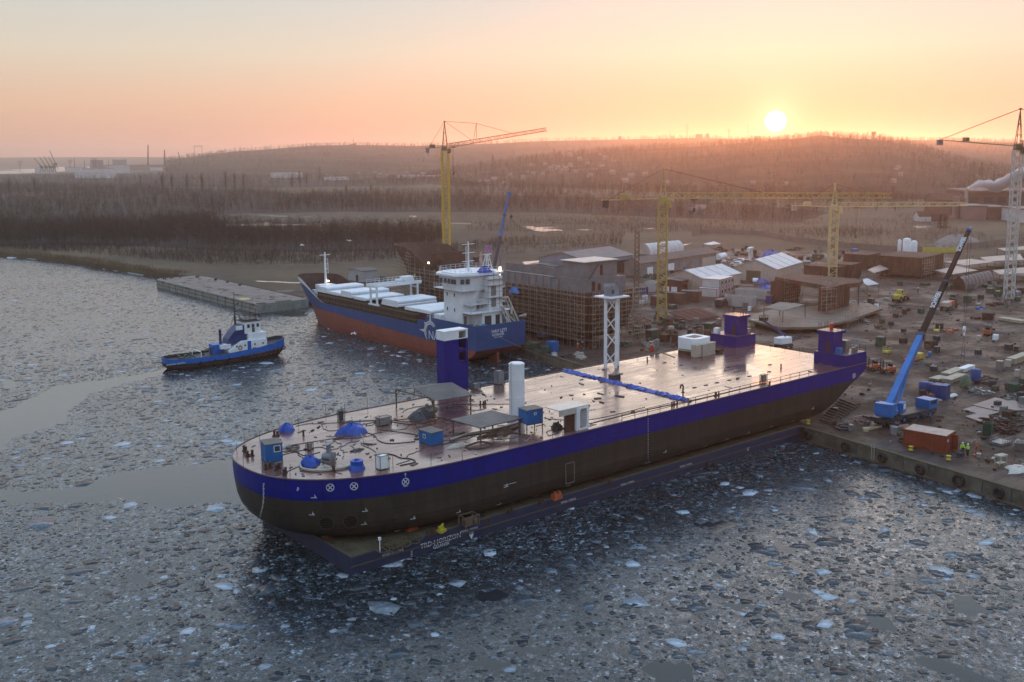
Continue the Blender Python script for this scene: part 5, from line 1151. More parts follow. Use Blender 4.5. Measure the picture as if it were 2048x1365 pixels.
for x in (-.75, -.45): b.bar(m1+Vector((x, 0, .2)), m1+Vector((x, 0, hM-.9)), .035, 4)
for k in range(8): b.bar(m1+Vector((-.75, 0, .5+k*.6)), m1+Vector((-.1, 0, .5+k*.6)), .03, 4)
b.build('main_mast', M_['white'], H)
m2 = Vector((HX+3.0, 181.6, 20.0)); b = MB(); hA = HG(m2, 509)
for dx, dy in ((-1, -.6), (1, -.6), (1, .9), (-1, .9)): b.bar(m2+Vector((dx, dy, 0)), m2+Vector((dx*.25, dy*.25, hA)), .1, 6)
for z in (.33, .66): 
    for (ax_c, ay_c), (bx_c, by_c) in (((-1, -.6), (1, -.6)), ((1, -.6), (1, .9)), ((-1, -.6), (-1, .9))): q = 1-.75*z; b.bar(m2+Vector((ax_c*q, ay_c*q, hA*z)), m2+Vector((bx_c*q, by_c*q, hA*z)), .06, 5)
b.bar(m2+Vector((-1.2, 0, hA)), m2+Vector((1.2, 0, hA)), .1, 6); b.build('radar_mast', M_['white'], H)
# stern davit
b = MB()
dv = [((HX+5.3, 177.2, 14.2), (HX+6.6, 174.6, 8.2)), ((HX+4.0, 176.5, 14.0), (HX+5.3, 177.2, 14.2)), ((HX+3.4, 176.6, 12.2), (HX+4.2, 174.4, 8.2)), ((HX+3.0, 176.8, 12.2), (HX+5.8, 175.4, 8.6)), ((HX+5.8, 176.2, 12.0), (HX+4.9, 175.5, 10.4)), ((HX+6.4, 174.4, 9.9), (HX+8.2, 174.4, 10.0))]
for a, c_ in dv: b.bar(a, c_, .22, 6)
for a, c_ in dv[:3]: a = Vector(a)+Vector((-.5, .4, 0)); c_ = Vector(c_)+Vector((-.5, .4, 0)); b.bar(a, c_, .14, 6)
b.cyl((HX+8.1, 174.4, 9.7), .35, .6, 10); b.build('davit', M_['cream'], H)
b = MB(); mound(b, HX+1.2, 180.2, 19.1, 2.0, 1.1, 2.0, 5, 20, 6, .4); b2_ = solo(b, 'tarpaulin', M_['tarp'], 'blue tarpaulin flapping over the funnel of the cargo ship', 'tarpaulin')
b = MB(); mound(b, 0, 0, 0, 1.0, .8, .7, 8, 16, 5, .2); solo(b, 'tarpaulin', M_['cblue'], 'small bright blue tarpaulin on the cargo ship stern deck', 'tarpaulin', (HX-2.8, 175.5, 8.2))
def flag(name, p, w_, h_, mt, label, rz=.3, sk=.3):
    b = MB(); rows = []
    for j in range(5):
        rows.append([(i/8*w_, .12*math.sin(i*1.1+j*.5), -j/4*h_+sk*i/8*(.5-j/4)) for i in range(9)])
    b.grid(rows); b.grid([[(x, y+.012, z) for x, y, z in r][::-1] for r in rows]); return solo(b, name, mt, label, 'flag', p, rz)
fl = pm('flag_cloth', (.55, .25, .24), (.16, .14, .34), .9, .8)
flag('flag', PL(969, 492, 1, 182.0), 2.4, 1.7, fl, 'large red and blue flag flying above the cargo ship bridge', .1); flag('flag', PL(960, 505, 1, 182.6), .9, .9, pm('pink_cloth', (.6, .38, .33), (.5, .3, .28), 2, .8), 'small pinkish square flag beside the main mast'); flag('flag', PL(959, 516, 1, 182.6), .9, .8, pm('pale_cloth', (.6, .45, .42), (.5, .33, .3), 2, .8), 'small pale flag below the pinkish one at the main mast', .2, .9)
b = MB(); b.bb((-.5, -.1, -.45), (.5, .1, .45)); b.bb((-.05, -.08, -1.6), (.05, .08, -.45)); solo(b, 'floodlight', lamp_mat('warm_floodlight', (1, .72, .5), 2.2), 'lit square floodlight right of the cargo ship masts', 'floodlight', PL(1000, 538, 1, 180.0), .5)
# lettering and emblem
def side_text2(txt, px, py, size, ax, c_, right, parent, bold=0.0, nm='lettering'):
    p = PL(px, py, ax, c_); o = text_curve(txt, size, .02, nm, WT, bold); place_text(o, p, right, (0, 0, 1), parent); return o
side_text2('HAV LETI', 998.5, 662, 1.05, 1, 172.97, (1, 0, 0), H, .02); side_text2('RUNAVÍK', 996.5, 669.5, .8, 1, 172.97, (1, 0, 0), H, .02); side_text2('IMO 9819820', 997, 674.5, .42, 1, 172.97, (1, 0, 0), H)
side_text2('NAVI', 873, 674, 2.9, 0, HX-HBm-.03, (0, -1, 0), H)
b = MB(); c0_ = PL(861, 664, 0, HX-HBm-.0); rr_ = 2.3
def arcs(R1, w1, a0, a1, nseg=22, oy=0, oz=0):
    vs = []; 
    for i in range(nseg+1):
        a = a0+(a1-a0)*i/nseg; tw = w1*math.sin(math.pi*i/nseg)**.5+.03
        for q in (R1-tw/2, R1+tw/2):
            for xx in (-.06, .0): vs.append((c0_.x+xx, c0_.y+oy-q*math.cos(a), c0_.z+oz+q*math.sin(a)))
    fs = []
    for i in range(nseg): k = i*4; fs += [(k, k+4, k+6, k+2), (k, k+1, k+5, k+4), (k+2, k+6, k+7, k+3), (k+1, k+3, k+7, k+5)]
    b.add(vs, fs)
arcs(2.35, .42, math.radians(35), math.radians(235)); arcs(1.85, .3, math.radians(40), math.radians(215))
for a, L in ((90, 4.2), (180, 4.6), (140, 3.2)):
    a = math.radians(a); d = Vector((0, -math.cos(a), math.sin(a))); s_ = Vector((0, d.z, -d.y)); q = c0_+Vector((-.07, 0, 0)); e0 = q+d*2.3
    vs = [e0+s_*.42, e0-s_*.42, q+d*L]; vs += [v+Vector((.06, 0, 0)) for v in vs]; b.add(vs, [(0, 1, 2), (5, 4, 3), (0, 3, 4, 1), (1, 4, 5, 2), (2, 5, 3, 0)])
b.build('emblem', WT, H)
b = MB()
for y in (236, 221, 208, 196, 185): b.bb((HX-HBm-.012, y-.05, .2), (HX-HBm+.01, y+.05, zb(y)-.1))
b.build('frame_lines', pm('pale_red_line', (.33, .13, .10), None, 2, .6), H)
recenter(H, (HX, 215, 0))
# mooring lines
def rope(a, c_, sag, r, label, mt='wood', n=14):
    a = Vector(a); c_ = Vector(c_); b = MB(); b.poly([a.lerp(c_, i/n)-Vector((0, 0, sag*4*(i/n)*(1-i/n))) for i in range(n+1)], r, 4); return solo(b, 'mooring_line', M_[mt], label, 'rope')
rope(PL(964, 656, 1, 173), G(1180, 742, 10), .8, .04, 'long mooring line from the cargo ship stern to the deck ship'); rope((HX+6.2, 173, 7), G(1085, 707, 2.2), .5, .05, 'short mooring line from the cargo ship stern to the quay')

# ================================================================ TUGBOAT
tg = thing('tugboat', 'blue and white tugboat with rusty fenders pushing through the ice', 'tugboat')
TY = 216.6; TXa, TXb = 77.2, 105.8
def tplan(zf, x0, x1, B, N=12):
    pts = []; xm = (x0+x1)/2+1
    for i in range(N+1): a = math.pi/2+math.pi*i/N; pts.append((xm-3+(x0-xm+3)*abs(math.cos(a))**.55, B*math.copysign(abs(math.sin(a))**.6, math.sin(a))))
    for i in range(1, N): a = -math.pi/2+math.pi*i/N; pts.append((xm+3+(x1-xm-3)*abs(math.cos(a))**.85, B*math.copysign(abs(math.sin(a))**.75, math.sin(a))))
    pts.append(pts[0]); return [(x, TY+y, zf(x) if callable(zf) else zf) for x, y in pts]
sheer = lambda x: 2.5+1.9*max(0, (x-90)/16)**2+.25*max(0, (84-x)/7)
rows = [tplan(sheer, TXa, TXb, 3.9), tplan(lambda x: sheer(x)*.48+.05, TXa+.05, TXb-.1, 3.95), tplan(lambda x: sheer(x)*.3, TXa+.15, TXb-.4, 3.9), tplan(-.4, TXa+1.6, TXb-2.2, 3.3)]
TB = pm('tug_blue', (.004, .12, .50), (.004, .08, .36), .8, .45, c3=(.02, .06, .17)); TK = pm('tug_rusty_black', (.03, .02, .02), (.09, .04, .03), 1.3, .7)
b = MB(); b.grid([rows[1], rows[0]], 0); b.grid([rows[2], rows[1]], 1); b.grid([rows[3], rows[2]], 1); hl_ = b.build('hull', [TB, TK], tg, None, True)
rin = tplan(lambda x: sheer(x)-.75, TXa+.2, TXb-.3, 3.7); b = MB(); b.add(rin[:-1], [tuple(range(len(rin)-1))]); d_ = b.build('deck', pm('tug_deck', (.05, .045, .04), (.03, .035, .03), 1, .7), tg)
if d_.data.polygons[0].normal.z < 0: d_.data.flip_normals()
b = MB(); b.grid([rin, tplan(lambda x: sheer(x)-.001, TXa+.2, TXb-.3, 3.7)]); b.grid([tplan(lambda x: sheer(x)+.01, TXa, TXb, 3.9), tplan(lambda x: sheer(x)+.01, TXa+.2, TXb-.3, 3.7)]); b.build('bulwark', M_['dgrey'], tg)
b = MB(); b.poly([(x, y, z+.05) for x, y, z in rows[1]], .16, 6); b.build('fender_belt', M_['rubber'], tg)
for i, x in enumerate(list(np.arange(84, 95, 3.3))+list(np.arange(95.5, 105.2, 1.05))):
    yy = min(rows[1], key=lambda p: abs(p[0]-x)+(p[1] > TY)*99)
    if i > 3: xs_ = [p for p in rows[1] if p[1] < TY]; xs_.sort(key=lambda p: p[0]); yv = np.interp(x, [p[0] for p in xs_], [p[1] for p in xs_])
    else: yv = TY-3.9
    rw = []; 
    for k in range(13):
        a = 2*math.pi*k/12; rw.append([(x+math.cos(a)*(.38+.17*math.cos(q)), yv-.2-.17*math.sin(q), sheer(x)*.4+.2+math.sin(a)*(.38+.17*math.cos(q))) for q in [j*math.pi/3 for j in range(7)]])
    MB().grid(rw).build('tyre', TK if i > 3 else M_['rubber'], tg, None, True)
def tb(a, c_, nm, mt): return MB().bb(a, c_).build(nm, mt, tg)
b = MB(); b.sweep([(0, 0), (9.2, 0), (9.2, 2.7), (3.4, 2.7), (2.6, 2.3), (0, .9)], (91.2, TY-3.0, 2.0), (1, 0, 0), (0, 0, 1), (0, 6.0, 0)); b.build('deckhouse', M_['white'], tg)
tb((95.6, TY-3.02, 2.05), (96.5, TY-3.003, 4.7), 'blue_stripe', TB)
tb((96.2, TY-2.3, 4.705), (100.6, TY+2.3, 6.2), 'upper_house', M_['white']); b = MB(); b.prism([(95.6, TY-1.9), (99.2, TY-1.9), (99.9, TY-1.1), (99.9, TY+1.1), (99.2, TY+1.9), (95.6, TY+1.9)], 6.205, 8.9); b.build('wheelhouse', M_['white'], tg)
b = MB(); b.prism([(95.4, TY-2.1), (99.3, TY-2.1), (100.2, TY-1.2), (100.2, TY+1.2), (99.3, TY+2.1), (95.4, TY+2.1)], 8.91, 9.1); b.bb((95.8, TY-1.6, 9.1), (98.8, TY+1.6, 9.4)); b.build('wheelhouse_roof', M_['dgrey'], tg)
for x in (96.2, 97.3, 98.5): tb((x, TY-1.94, 7.5), (x+.65, TY-1.905, 8.3), 'window', M_['glass'])
tb((97.35, TY-1.95, 6.4), (98.0, TY-1.903, 7.45), 'door', M_['wood'])
for x in (97.2, 99.2, 92.8, 94.8): tb((x, TY-3.03, 3.6), (x+.4, TY-3.003, 3.95), 'porthole', M_['glass'])
for x in (96.8, 99.0): tb((x, TY-3.03, 2.5), (x+.9, TY-3.004, 3.0), 'window', M_['dgrey'])
b = MB(); rw = []
for k in range(17):
    a = 2*math.pi*k/16; rw.append([(93.8+math.cos(a)*(.42+.1*math.cos(q)), TY-3.08-.1*math.sin(q), 3.4+math.sin(a)*(.42+.1*math.cos(q))) for q in [j*math.pi/3 for j in range(7)]])
b.grid(rw); b.build('lifebuoy', M_['orange'], tg, None, True)
b = MB(); b.sweep([(0, 0), (4.6, 0), (4.6, 3.9), (3.4, 4.2), (1.6, 2.6), (.4, 1.2)], (91.4, TY-1.6, 4.2), (1, 0, 0), (0, 0, 1), (0, 3.2, 0)); b.build('funnel_casing', pm('tug_dark_blue', (.008, .03, .14), (.006, .02, .09), 1, .5), tg)
tb((93.6, TY-1.66, 7.2), (95.2, TY-1.603, 8.2), 'name_board', M_['white'])
tb((88.2, TY-1.3, 1.9), (90.6, TY+1.3, 4.4), 'winch_house', TB); tb((89.6, TY-2.2, 3.4), (92, TY-.7, 4.3), 'locker', M_['white'])
b = MB(); b.cyl((90.2, TY-.6, 4.4), .3, 3.3, 10); b.build('exhaust', pm('tug_dark_blue', (0, 0, 0)), tg)
b = MB(); b.bar((86.2, TY-1.4, 3.7), (88.4, TY-1.2, 3.9), .14, 8); b.cyl((87.5, TY-1.4, 1.9), .2, 1.8, 8); b.build('tow_crane', M_['dgrey'], tg)
mz = 13.2; b = MB(); b.bar((94.2, TY, 8.3), (94.2, TY, 11), .28, 8, 0, .15); b.bar((94.2, TY, 11), (94.2, TY, mz+2.4), .11, 6, 0, .07)
for z, w_ in ((9.2, .9), (9.9, .7), (10.6, 1.1), (12.6, .6)): b.bar((94.2-w_, TY, z), (94.2+w_, TY, z), .05, 5)
b.bar((95.6, TY-1, 9.3), (94.2, TY, 11.2), .06, 5); b.bar((92.8, TY-.6, 8.0), (94.2, TY, 10.8), .06, 5); b.box((94.2, TY, 11.2), (.6, .6, .35)); b.box((95.0, TY, 12.9), (.5, .1, .3)); b.build('mast', M_['dgrey'], tg)
b = MB(); railing(b, [(96, TY-1.6, 9.4), (99.6, TY-1.6, 9.4), (99.6, TY+1.6, 9.4), (96, TY+1.6, 9.4)], .9, 1.1, .04); b.bar((99.2, TY, 9.4), (99.2, TY, 11.2), .05, 5); b.build('railing', M_['rust'], tg)
b = MB()
for k in range(14): b.box((80.5+rnd.random()*7, TY+rnd.uniform(-2, 2), 1.85), (rnd.uniform(.3, .9), rnd.uniform(.3, .9), rnd.uniform(.2, .8)), rnd.random())
b.build('deck_gear', M_['green'], tg)
b = MB(); b.poly([(84.8, TY-2.6, 1.8), (84.8, TY-2.6, 3.5), (84.8, TY+2.6, 3.5), (84.8, TY+2.6, 1.8)], .1, 6); b.build('towing_arch', M_['white'], tg)
side_text2('WODNIK GDAŃSK', 352, 728.5, .5, 1, TY-3.97, (1, 0, 0), tg)
recenter(tg, (91.5, TY, 0))

# ================================================================ OLD PONTOON
ob_ = thing('old_pontoon', 'long weathered grey pontoon with rust streaks and bare dirty deck by the far bank', 'pontoon')
om = pm('pontoon_side', (.26, .29, .27), (.18, .19, .17), .5, .7, c3=(.16, .09, .05)); od = pm('pontoon_deck', (.27, .22, .19), (.19, .15, .13), .28, .8, c3=(.14, .09, .065), detail=8)
b = MB(); pr = [(0, 0), (17, 0), (17, 80), (15, 86), (2.0, 86), (0, 83)]; b.prism([(128.5+x, 279+y) for x, y in pr], -.4, 2.7); b.build('hull', om, ob_)
b = MB(); b.prism([(128.7+x*.976, 279.2+y*.995) for x, y in pr], 2.703, 2.73); b.build('deck', od, ob_)
b = MB(); b.bb((128.38, 279, 1.0), (128.49, 362, 1.12)); b.bb((128.38, 279, 2.2), (128.49, 362, 2.3))
for k in range(14): b.bb((128.4, 284+k*6, .1), (128.49, 284.12+k*6, 2.5))
b.build('rubbing_strakes', M_['rust'], ob_)
for y in (281, 301, 333, 355): MB().bb((128.36, y, 2.05), (128.49, y+1.6, 2.705)).build('fairlead', M_['dgrey'], ob_)
MB().bb((129.2, 291, 2.735), (132.2, 295, 2.745)).build('yellow_patch', M_['yel2'], ob_)
b = MB(); b.bb((128.9, 279.4, 2.735), (131.4, 280.6, 2.95)); b.bb((135, 279.4, 2.735), (140, 280.4, 2.9)); b.build('corner_plates', M_['dgrey'], ob_)
b = MB(); [b.box((rnd.uniform(130, 144), rnd.uniform(285, 362), 2.735), (rnd.uniform(.3, 2.2), rnd.uniform(.3, 1.2), rnd.uniform(.03, .12)), rnd.random()*3) for k in range(46)]; b.build('deck_debris', M_['wood'], ob_)['kind'] = 'stuff'
recenter(ob_, (137, 322, 0))
for i, (x, y) in enumerate(((131, 361), (134, 362.5), (137.5, 363), (142, 358), (143.5, 345), (144, 336), (143.7, 325))):
    b = MB(); b.cyl((-.4, 0, 0), .25, .7, 10); b.cyl((.4, 0, 0), .25, .7, 10); b.bb((-.7, -.3, 0), (.7, .3, .08)); solo(b, 'bollard', M_['dgrey'], 'black double bollard on the far edge of the old pontoon', 'bollard', (x, y, 2.74), rnd.random(), 'bollards on the old pontoon')

# ================================================================ HALF-BUILT HULL WITH SCAFFOLDING
U = thing('unfinished_hull', 'brown half-built ship hull wrapped in scaffolding on the slipway beside the quay', 'ship hull'); UX = 164.2; UBm = 7.4
ub = pm('unfinished_plate', (.125, .075, .055), (.085, .05, .038), .3, .8, c3=(.16, .11, .085), detail=7)
rows = [hplan(14.6, 249, 166, UBm, 19, 2.2), hplan(11, 248, 166, UBm, 19, 2.0), hplan(6, 246.5, 167.5, UBm, 20, 1.85), hplan(3.2, 245, 171, UBm-.7, 21, 1.7), hplan(2.5, 243.5, 173, UBm-2, 22, 1.6)]
rows = off(rows, UX); b = MB()
for k in range(4): b.grid([rows[k], rows[k+1]])
b.grid([[r[-1], r[0]] for r in rows]); b.add(rows[0], [tuple(range(len(rows[0])))[::-1]]); b.build('hull', ub, U, None, True)
def ubow():
    lo = hplan(14.6, 249, 166, UBm, 19, 2.2); hi = hplan(21, 254.5, 166, UBm+.4, 22, 2.4); out = [[], [], []]
    for a, c_ in zip(lo, hi):
        if a[1] < 226: continue
        f = max(0, min(1, (a[1]-227)/10)); f = f*f*(3-2*f)
        for k, q in enumerate((0, .5, 1)): out[k].append((UX+a[0]+(c_[0]-a[0])*f*q, a[1]+(c_[1]-a[1])*f*q, 14.58+5.9*f*q))
    return out
b = MB(); R = ubow(); b.grid(R); R2 = [[(UX+(p[0]-UX)*.96, p[1]-.25, p[2]+.03) for p in r] for r in R]; b.grid([r[::-1] for r in R2]); b.grid([R[2], R2[2]]); b.build('bow_bulwark', ub, U, None, True)
ug = pm('grey_block', (.19, .185, .19), (.14, .135, .14), .4, .7, c3=(.11, .10, .10))
b = MB()
for x in (UX-UBm+.6, UX+UBm-.8): b.bb((x, 178, 14.62), (x+.2, 213, 17.3))
for k in range(13): b.bb((UX-UBm+.4, 179+k*2.7, 14.62), (UX-UBm+.6, 179.15+k*2.7, 17.2))
b.bb((UX-UBm+.5, 178, 17.32), (UX-UBm+1.2, 213, 17.45)); b.build('coaming', ug, U)
b = MB(); b.bb((UX-6.4, 167.5, 14.62), (UX+6.6, 176.5, 17.6)); b.bb((UX-6.8, 176.5, 14.62), (UX-6.6, 178, 16.9)); b.build('lower_house', ug, U); MB().bb((UX-5.9, 168.4, 17.62), (UX+4.6, 176.0, 21.4)).build('upper_house', ug, U); MB().bb((UX-6.4, 167.9, 21.42), (UX+5.0, 176.4, 21.6)).build('house_roof', pm('pale_roof', (.42, .38, .35), (.3, .27, .25), .8, .4), U)
for a, c_ in (((UX-4.5, 167.46, 14.8), (UX-3.4, 167.49, 17.0)), ((UX-2.6, 167.46, 14.8), (UX-1.6, 167.49, 16.4)), ((UX-1.0, 168.36, 18.2), (UX-.1, 168.39, 20.6))): MB().bb(a, c_).build('opening', M_['rust'], U)
MB().bar((UX-5.6, 167.3, 17.6), (UX-2.4, 167.3, 21.0), .1, 4).build('brace', M_['rust'], U)
b = MB()
for k in range(9): x = UX-7+k*1.8; b.box((x, 226+rnd.random()*4, 14.62), (1.2, 1.5, rnd.uniform(1, 3)))
b.bb((UX-6.6, 229.5, 14.62), (UX+6.6, 230, 19.4)); b.build('forecastle_block', ub, U)
recenter(U, (UX, 208, 2.0))
def scaffold(name, label, P0, P1, n, out, z0, z1, lift=2.0, every=1, planks=True, group=None):
    "tube scaffold along the ground line P0-P1, two rows of standards; out = offset of the outer row"
    P0 = Vector((*P0, 0)); P1 = Vector((*P1, 0)); o_ = Vector((*out, 0)); th = thing(name, label, 'scaffold', (0, 0, 0), 0, group); b = MB(); nl = int((z1-z0)/lift); pb_ = MB()
    for i in range(n+1):
        p = P0.lerp(P1, i/n)
        for q in (Vector((0, 0, 0)), o_): a = p+q; b.bar((a.x, a.y, z0), (a.x, a.y, z1+rnd.uniform(.2, 1.6)), .05, 4, cap=False)
        for k in range(1, nl+1): a = p; c_ = p+o_; b.bar((a.x, a.y, z0+k*lift), (c_.x, c_.y, z0+k*lift), .035, 4, cap=False)
    for k in range(1, nl+1):
        for q in (Vector((0, 0, 0)), o_):
            for dz in ((0, 1.0) if q.length else (0,)): a = P0+q; c_ = P1+q; b.bar((a.x, a.y, z0+k*lift+dz), (c_.x, c_.y, z0+k*lift+dz), .05, 4, cap=False)
        if planks:
            for i in range(n):
                if rnd.random() < .6: a = P0.lerp(P1, (i+.02)/n); c_ = P0.lerp(P1, (i+.98)/n); q1 = o_*.15; q2 = o_*.9; zz = z0+k*lift+.04; pb_.add([(v.x, v.y, zz) for v in (a+q1, c_+q1, c_+q2, a+q2)]+[(v.x, v.y, zz+.05) for v in (a+q1, c_+q1, c_+q2, a+q2)], [(3, 2, 1, 0), (4, 5, 6, 7), (0, 1, 5, 4), (1, 2, 6, 5), (2, 3, 7, 6), (3, 0, 4, 7)])
    for i in range(0, n-1, 5):
        for k in range(0, nl, 2): a = P0.lerp(P1, i/n)+o_; c_ = P0.lerp(P1, (i+2)/n)+o_; b.bar((a.x, a.y, z0+k*lift), (c_.x, c_.y, z0+(k+2)*lift), .035, 4, cap=False)
    b.build('tubes', pm('scaffold_tube', (.34, .28, .22), (.18, .14, .11), 3, .5), th)
    if planks: pb_.build('decking', M_['wood'], th)
    recenter(th, ((P0.x+P1.x)/2, (P0.y+P1.y)/2, z0)); return th
scaffold('scaffold', 'long tube scaffold covering the water-side flank of the half-built hull', (UX-UBm-.4, 165), (UX-UBm-.4, 236), 30, (-1.4, 0), 2.0, 14.5, 2.0)
scaffold('scaffold', 'tube scaffold across the stern end of the half-built hull', (UX-UBm-.4, 165), (UX+UBm+2, 165), 8, (0, -1.4), 2.0, 14.5, 2.0); scaffold('scaffold', 'tube scaffold round the bow of the half-built hull', (UX-UBm-.2, 236), (UX-2, 252), 7, (-1.2, .6), 2.0, 18.5, 2.0); scaffold('scaffold', 'tube scaffold standing beyond the stern corner of the half-built hull', (UX+UBm+2.5, 165.5), (UX+UBm+2.5, 172), 3, (1.5, 0), 2.0, 13.5, 2.0)
b = MB(); mound(b, 0, 0, 0, .9, 1.8, 1.4, 4, 16, 5, .4); b.bar((0, 0, .6), (.1, 0, 2.0), .35, 8, 0, .1); solo(b, 'tarpaulin', M_['cblue'], 'bright blue tarpaulin hanging on the scaffold of the half-built hull', 'tarpaulin', PL(1030, 586, 0, UX-UBm-1.6))
b = MB(); b.cyl((0, 0, 0), .07, 5, 6); b.cyl((0, 0, 5), .28, .35, 8, 1); o = solo(b, 'floodlight', [M_['dgrey'], LIT], 'glowing floodlight on a pole before the bow of the half-built hull', 'floodlight', PL(857, 526, 0, 155)-Vector((0, 0, 5.2)))
# ================================================================ TOWER CRANES
CY_ = pm('crane_yellow', (.60, .42, .05), (.48, .33, .04), .6, .5, c3=(.3, .22, .08)); CYG = pm('crane_olive', (.44, .34, .11), (.34, .26, .09), .6, .5, c3=(.2, .17, .09)); CWH = pm('crane_white', (.52, .52, .50), (.42, .42, .4), .6, .5)
def lattice(b, a, c_, w1, w2, bays, r=.09, rd=.045, up=Vector((0, 0, 1)), tri=False):
    a = Vector(a); c_ = Vector(c_); d = (c_-a).normalized()
    if abs(d.z) > .9: p = Vector((1, 0, 0)); q = Vector((0, 1, 0))
    else: p = d.cross(up).normalized(); q = p.cross(d)
    def ring(t_):
        w_ = (w1+(w2-w1)*t_)/2; o = a.lerp(c_, t_)
        if tri: return [o-p*w_, o+p*w_, o+q*w_*2.0]
        return [o-p*w_-q*w_, o+p*w_-q*w_, o+p*w_+q*w_, o-p*w_+q*w_]
    R0 = ring(0); R1 = ring(1); n = len(R0)
    for i in range(n): b.bar(R0[i], R1[i], r, 4)
    prev = R0
    for k in range(1, bays+1):
        cur = ring(k/bays)
        for i in range(n):
            j = (i+1) % n
            if k % 2: b.bar(prev[i], cur[j], rd, 4, cap=False)
            else: b.bar(prev[j], cur[i], rd, 4, cap=False)
            if not tri or k % 2: b.bar(cur[i], cur[j], rd, 4, cap=False)
        prev = cur
def tower_crane(label, base, w, zs, apex, tip, ctip, mats, jw=1.3, rz=.78, posts=None, trolley=None, hookz=None, cabside=1, bays=None, uppermat=None, th_=1.0):
    mast, jibm, cw = mats; base = Vector(base); th = thing('tower_crane', label, 'tower crane', base, 0)
    Lc = lambda p: Vector(p)-base
    b = MB(); H_ = zs-base.z; n = bays or int(H_/w); ca, sa = math.cos(rz), math.sin(rz)
    def ring(z, w_=w): return [Vector(((x*ca-y*sa)*w_/2, (x*sa+y*ca)*w_/2, z)) for x, y in ((-1, -1), (1, -1), (1, 1), (-1, 1))]
    R0, R1 = ring(0), ring(H_)
    for i in range(4): b.bar(R0[i], R1[i], .17*th_, 4)
    for k in range(n):
        A0, A1 = ring(H_*k/n), ring(H_*(k+1)/n); AM = ring(H_*(k+.5)/n)
        for i in range(4):
            j = (i+1) % 4; b.bar(A0[i], AM[j], .085*th_, 4, cap=False); b.bar(AM[j], A1[i], .085*th_, 4, cap=False); b.bar(A1[i], A1[j], .085*th_, 4, cap=False)
    b.build('mast', mast, th)
    b = MB(); b.box((0, 0, 0), (w*2.4, w*2.4, .35), rz); 
    for i in range(4): b.bar(R0[i]*1.9, R0[i]+Vector((0, 0, 3.5)), .1, 4)
    b.build('foot', M_['conc'], th)
    um = uppermat or jibm
    b = MB(); b.cyl((0, 0, H_), w*.62, .5, 16); b.box((0, 0, H_+.5), (w*.9, w*.9, 1.3), rz); b.build('slewing_ring', um, th)
    tp, ct = Lc(tip), Lc(ctip); jz = Vector((0, 0, H_+1.2)); dj = (tp-jz); dj.z = 0; dj.normalize()
    b = MB(); lattice(b, jz+dj*w*.5, tp, jw, jw*.8, max(8, int((tp-jz).length/1.9)), .11*th_, .06*th_, tri=True); b.build('jib', jibm, th)
    b = MB(); sv = dj.cross(Vector((0, 0, 1))); 
    for s_ in (-.5, .5): b.bar(jz+sv*s_-dj*w*.3, ct+sv*s_, .13, 4)
    nb = int((ct-jz).length/2)
    for k in range(nb+1): p = jz.lerp(ct, k/nb); b.bar(p-sv*.5, p+sv*.5, .06, 4)
    railing(b, [tuple(jz-sv*.55-dj*w*.4), tuple(ct-sv*.55)], .9, 2.0, .025)
    b.build('counter_jib', um, th)
    b = MB(); a_ = math.atan2(dj.y, dj.x)
    b.box(ct+dj*1.1+Vector((0, 0, -1.9)), (1.6, 1.5, 1.9), a_); b.build('counterweight', cw, th)
    b = MB(); m_ = jz.lerp(ct, .62); b.box(m_+Vector((0, 0, .15)), (2.4, 1.2, 1.3), a_); b.build('winch_house', um, th)
    ap = Vector((0, 0, apex-base.z)); b = MB(); rr = ring(H_+1.8, w*.7)
    for q in rr: b.bar(q, ap, .1, 4)
    for f in (.3, .6, .85):
        for i in range(4): b.bar(rr[i].lerp(ap, f), rr[(i+1) % 4].lerp(ap, f-.12), .05, 4)
    b.box(ap+Vector((0, 0, -.3)), (.7, .7, .5), a_); b.build('cathead', um, th)
    b = MB(); top = lambda f: jz.lerp(tp, f)+Vector((0, 0, jw*.9))
    if posts:
        f0, hh = posts; P = top(f0)+Vector((0, 0, hh)); b.bar(P, top(f0)-sv*.5, .07, 4); b.bar(P, top(f0)-sv*.5-dj*1.2, .07, 4); b.bar(ap, P, .08, 4); b.bar(P, top(.66), .08, 4); b.bar(ap, top(.26), .08, 4)
    else: b.bar(ap, top(.45), .08, 4)
    for s_ in (-.4, .4): b.bar(ap+sv*s_*.3, ct+dj*1.5+sv*s_, .05, 4)
    b.build('tie_bars', M_['rust'], th)
    b = MB(); cb = jz+dj*w*.7+sv*cabside*(w*.45)+Vector((0, 0, -2.3)); b.box(cb, (1.4, 1.2, 2.0), a_); cab = b.build('cab', um, th); b = MB(); b.box(cb+dj*.72+Vector((0, 0, .7)), (.04, 1.0, 1.0), a_); b.build('window', M_['glass'], cab)
    if trolley:
        q = jz.lerp(tp, trolley); b = MB(); b.box(q+Vector((0, 0, -.5)), (1.8, 1.0, .35), a_)
        b.bar(q+dj*.3, (q.x+dj.x*.05, q.y, hookz-base.z+1), .03, 4); b.bar(q-dj*.3, (q.x-dj.x*.05, q.y, hookz-base.z+1), .03, 4); b.box((q.x, q.y, hookz-base.z), (.6, .35, 1.1), a_); b.build('hook_block', M_['dgrey'], th)
    return th
c1 = G(894, 520, 2)
t1 = HD(1094, 262, math.hypot(c1.x, c1.y)*1.0); q1 = HD(850, 297, math.hypot(c1.x, c1.y)); tower_crane('tall bright yellow tower crane with raised lattice jib behind the half-built hull', c1, 2.75, 48.3, c1.z+HG(c1, 243), t1, q1, (CY_, pm('orange_jib', (.30, .15, .06), (.22, .12, .05), 1, .5), M_['grey']), 1.6, posts=(.31, 6.5), trolley=.08, hookz=38, th_=1.35, uppermat=pm('crane1_top', (.22, .11, .06), (.12, .13, .07), .7, .5))
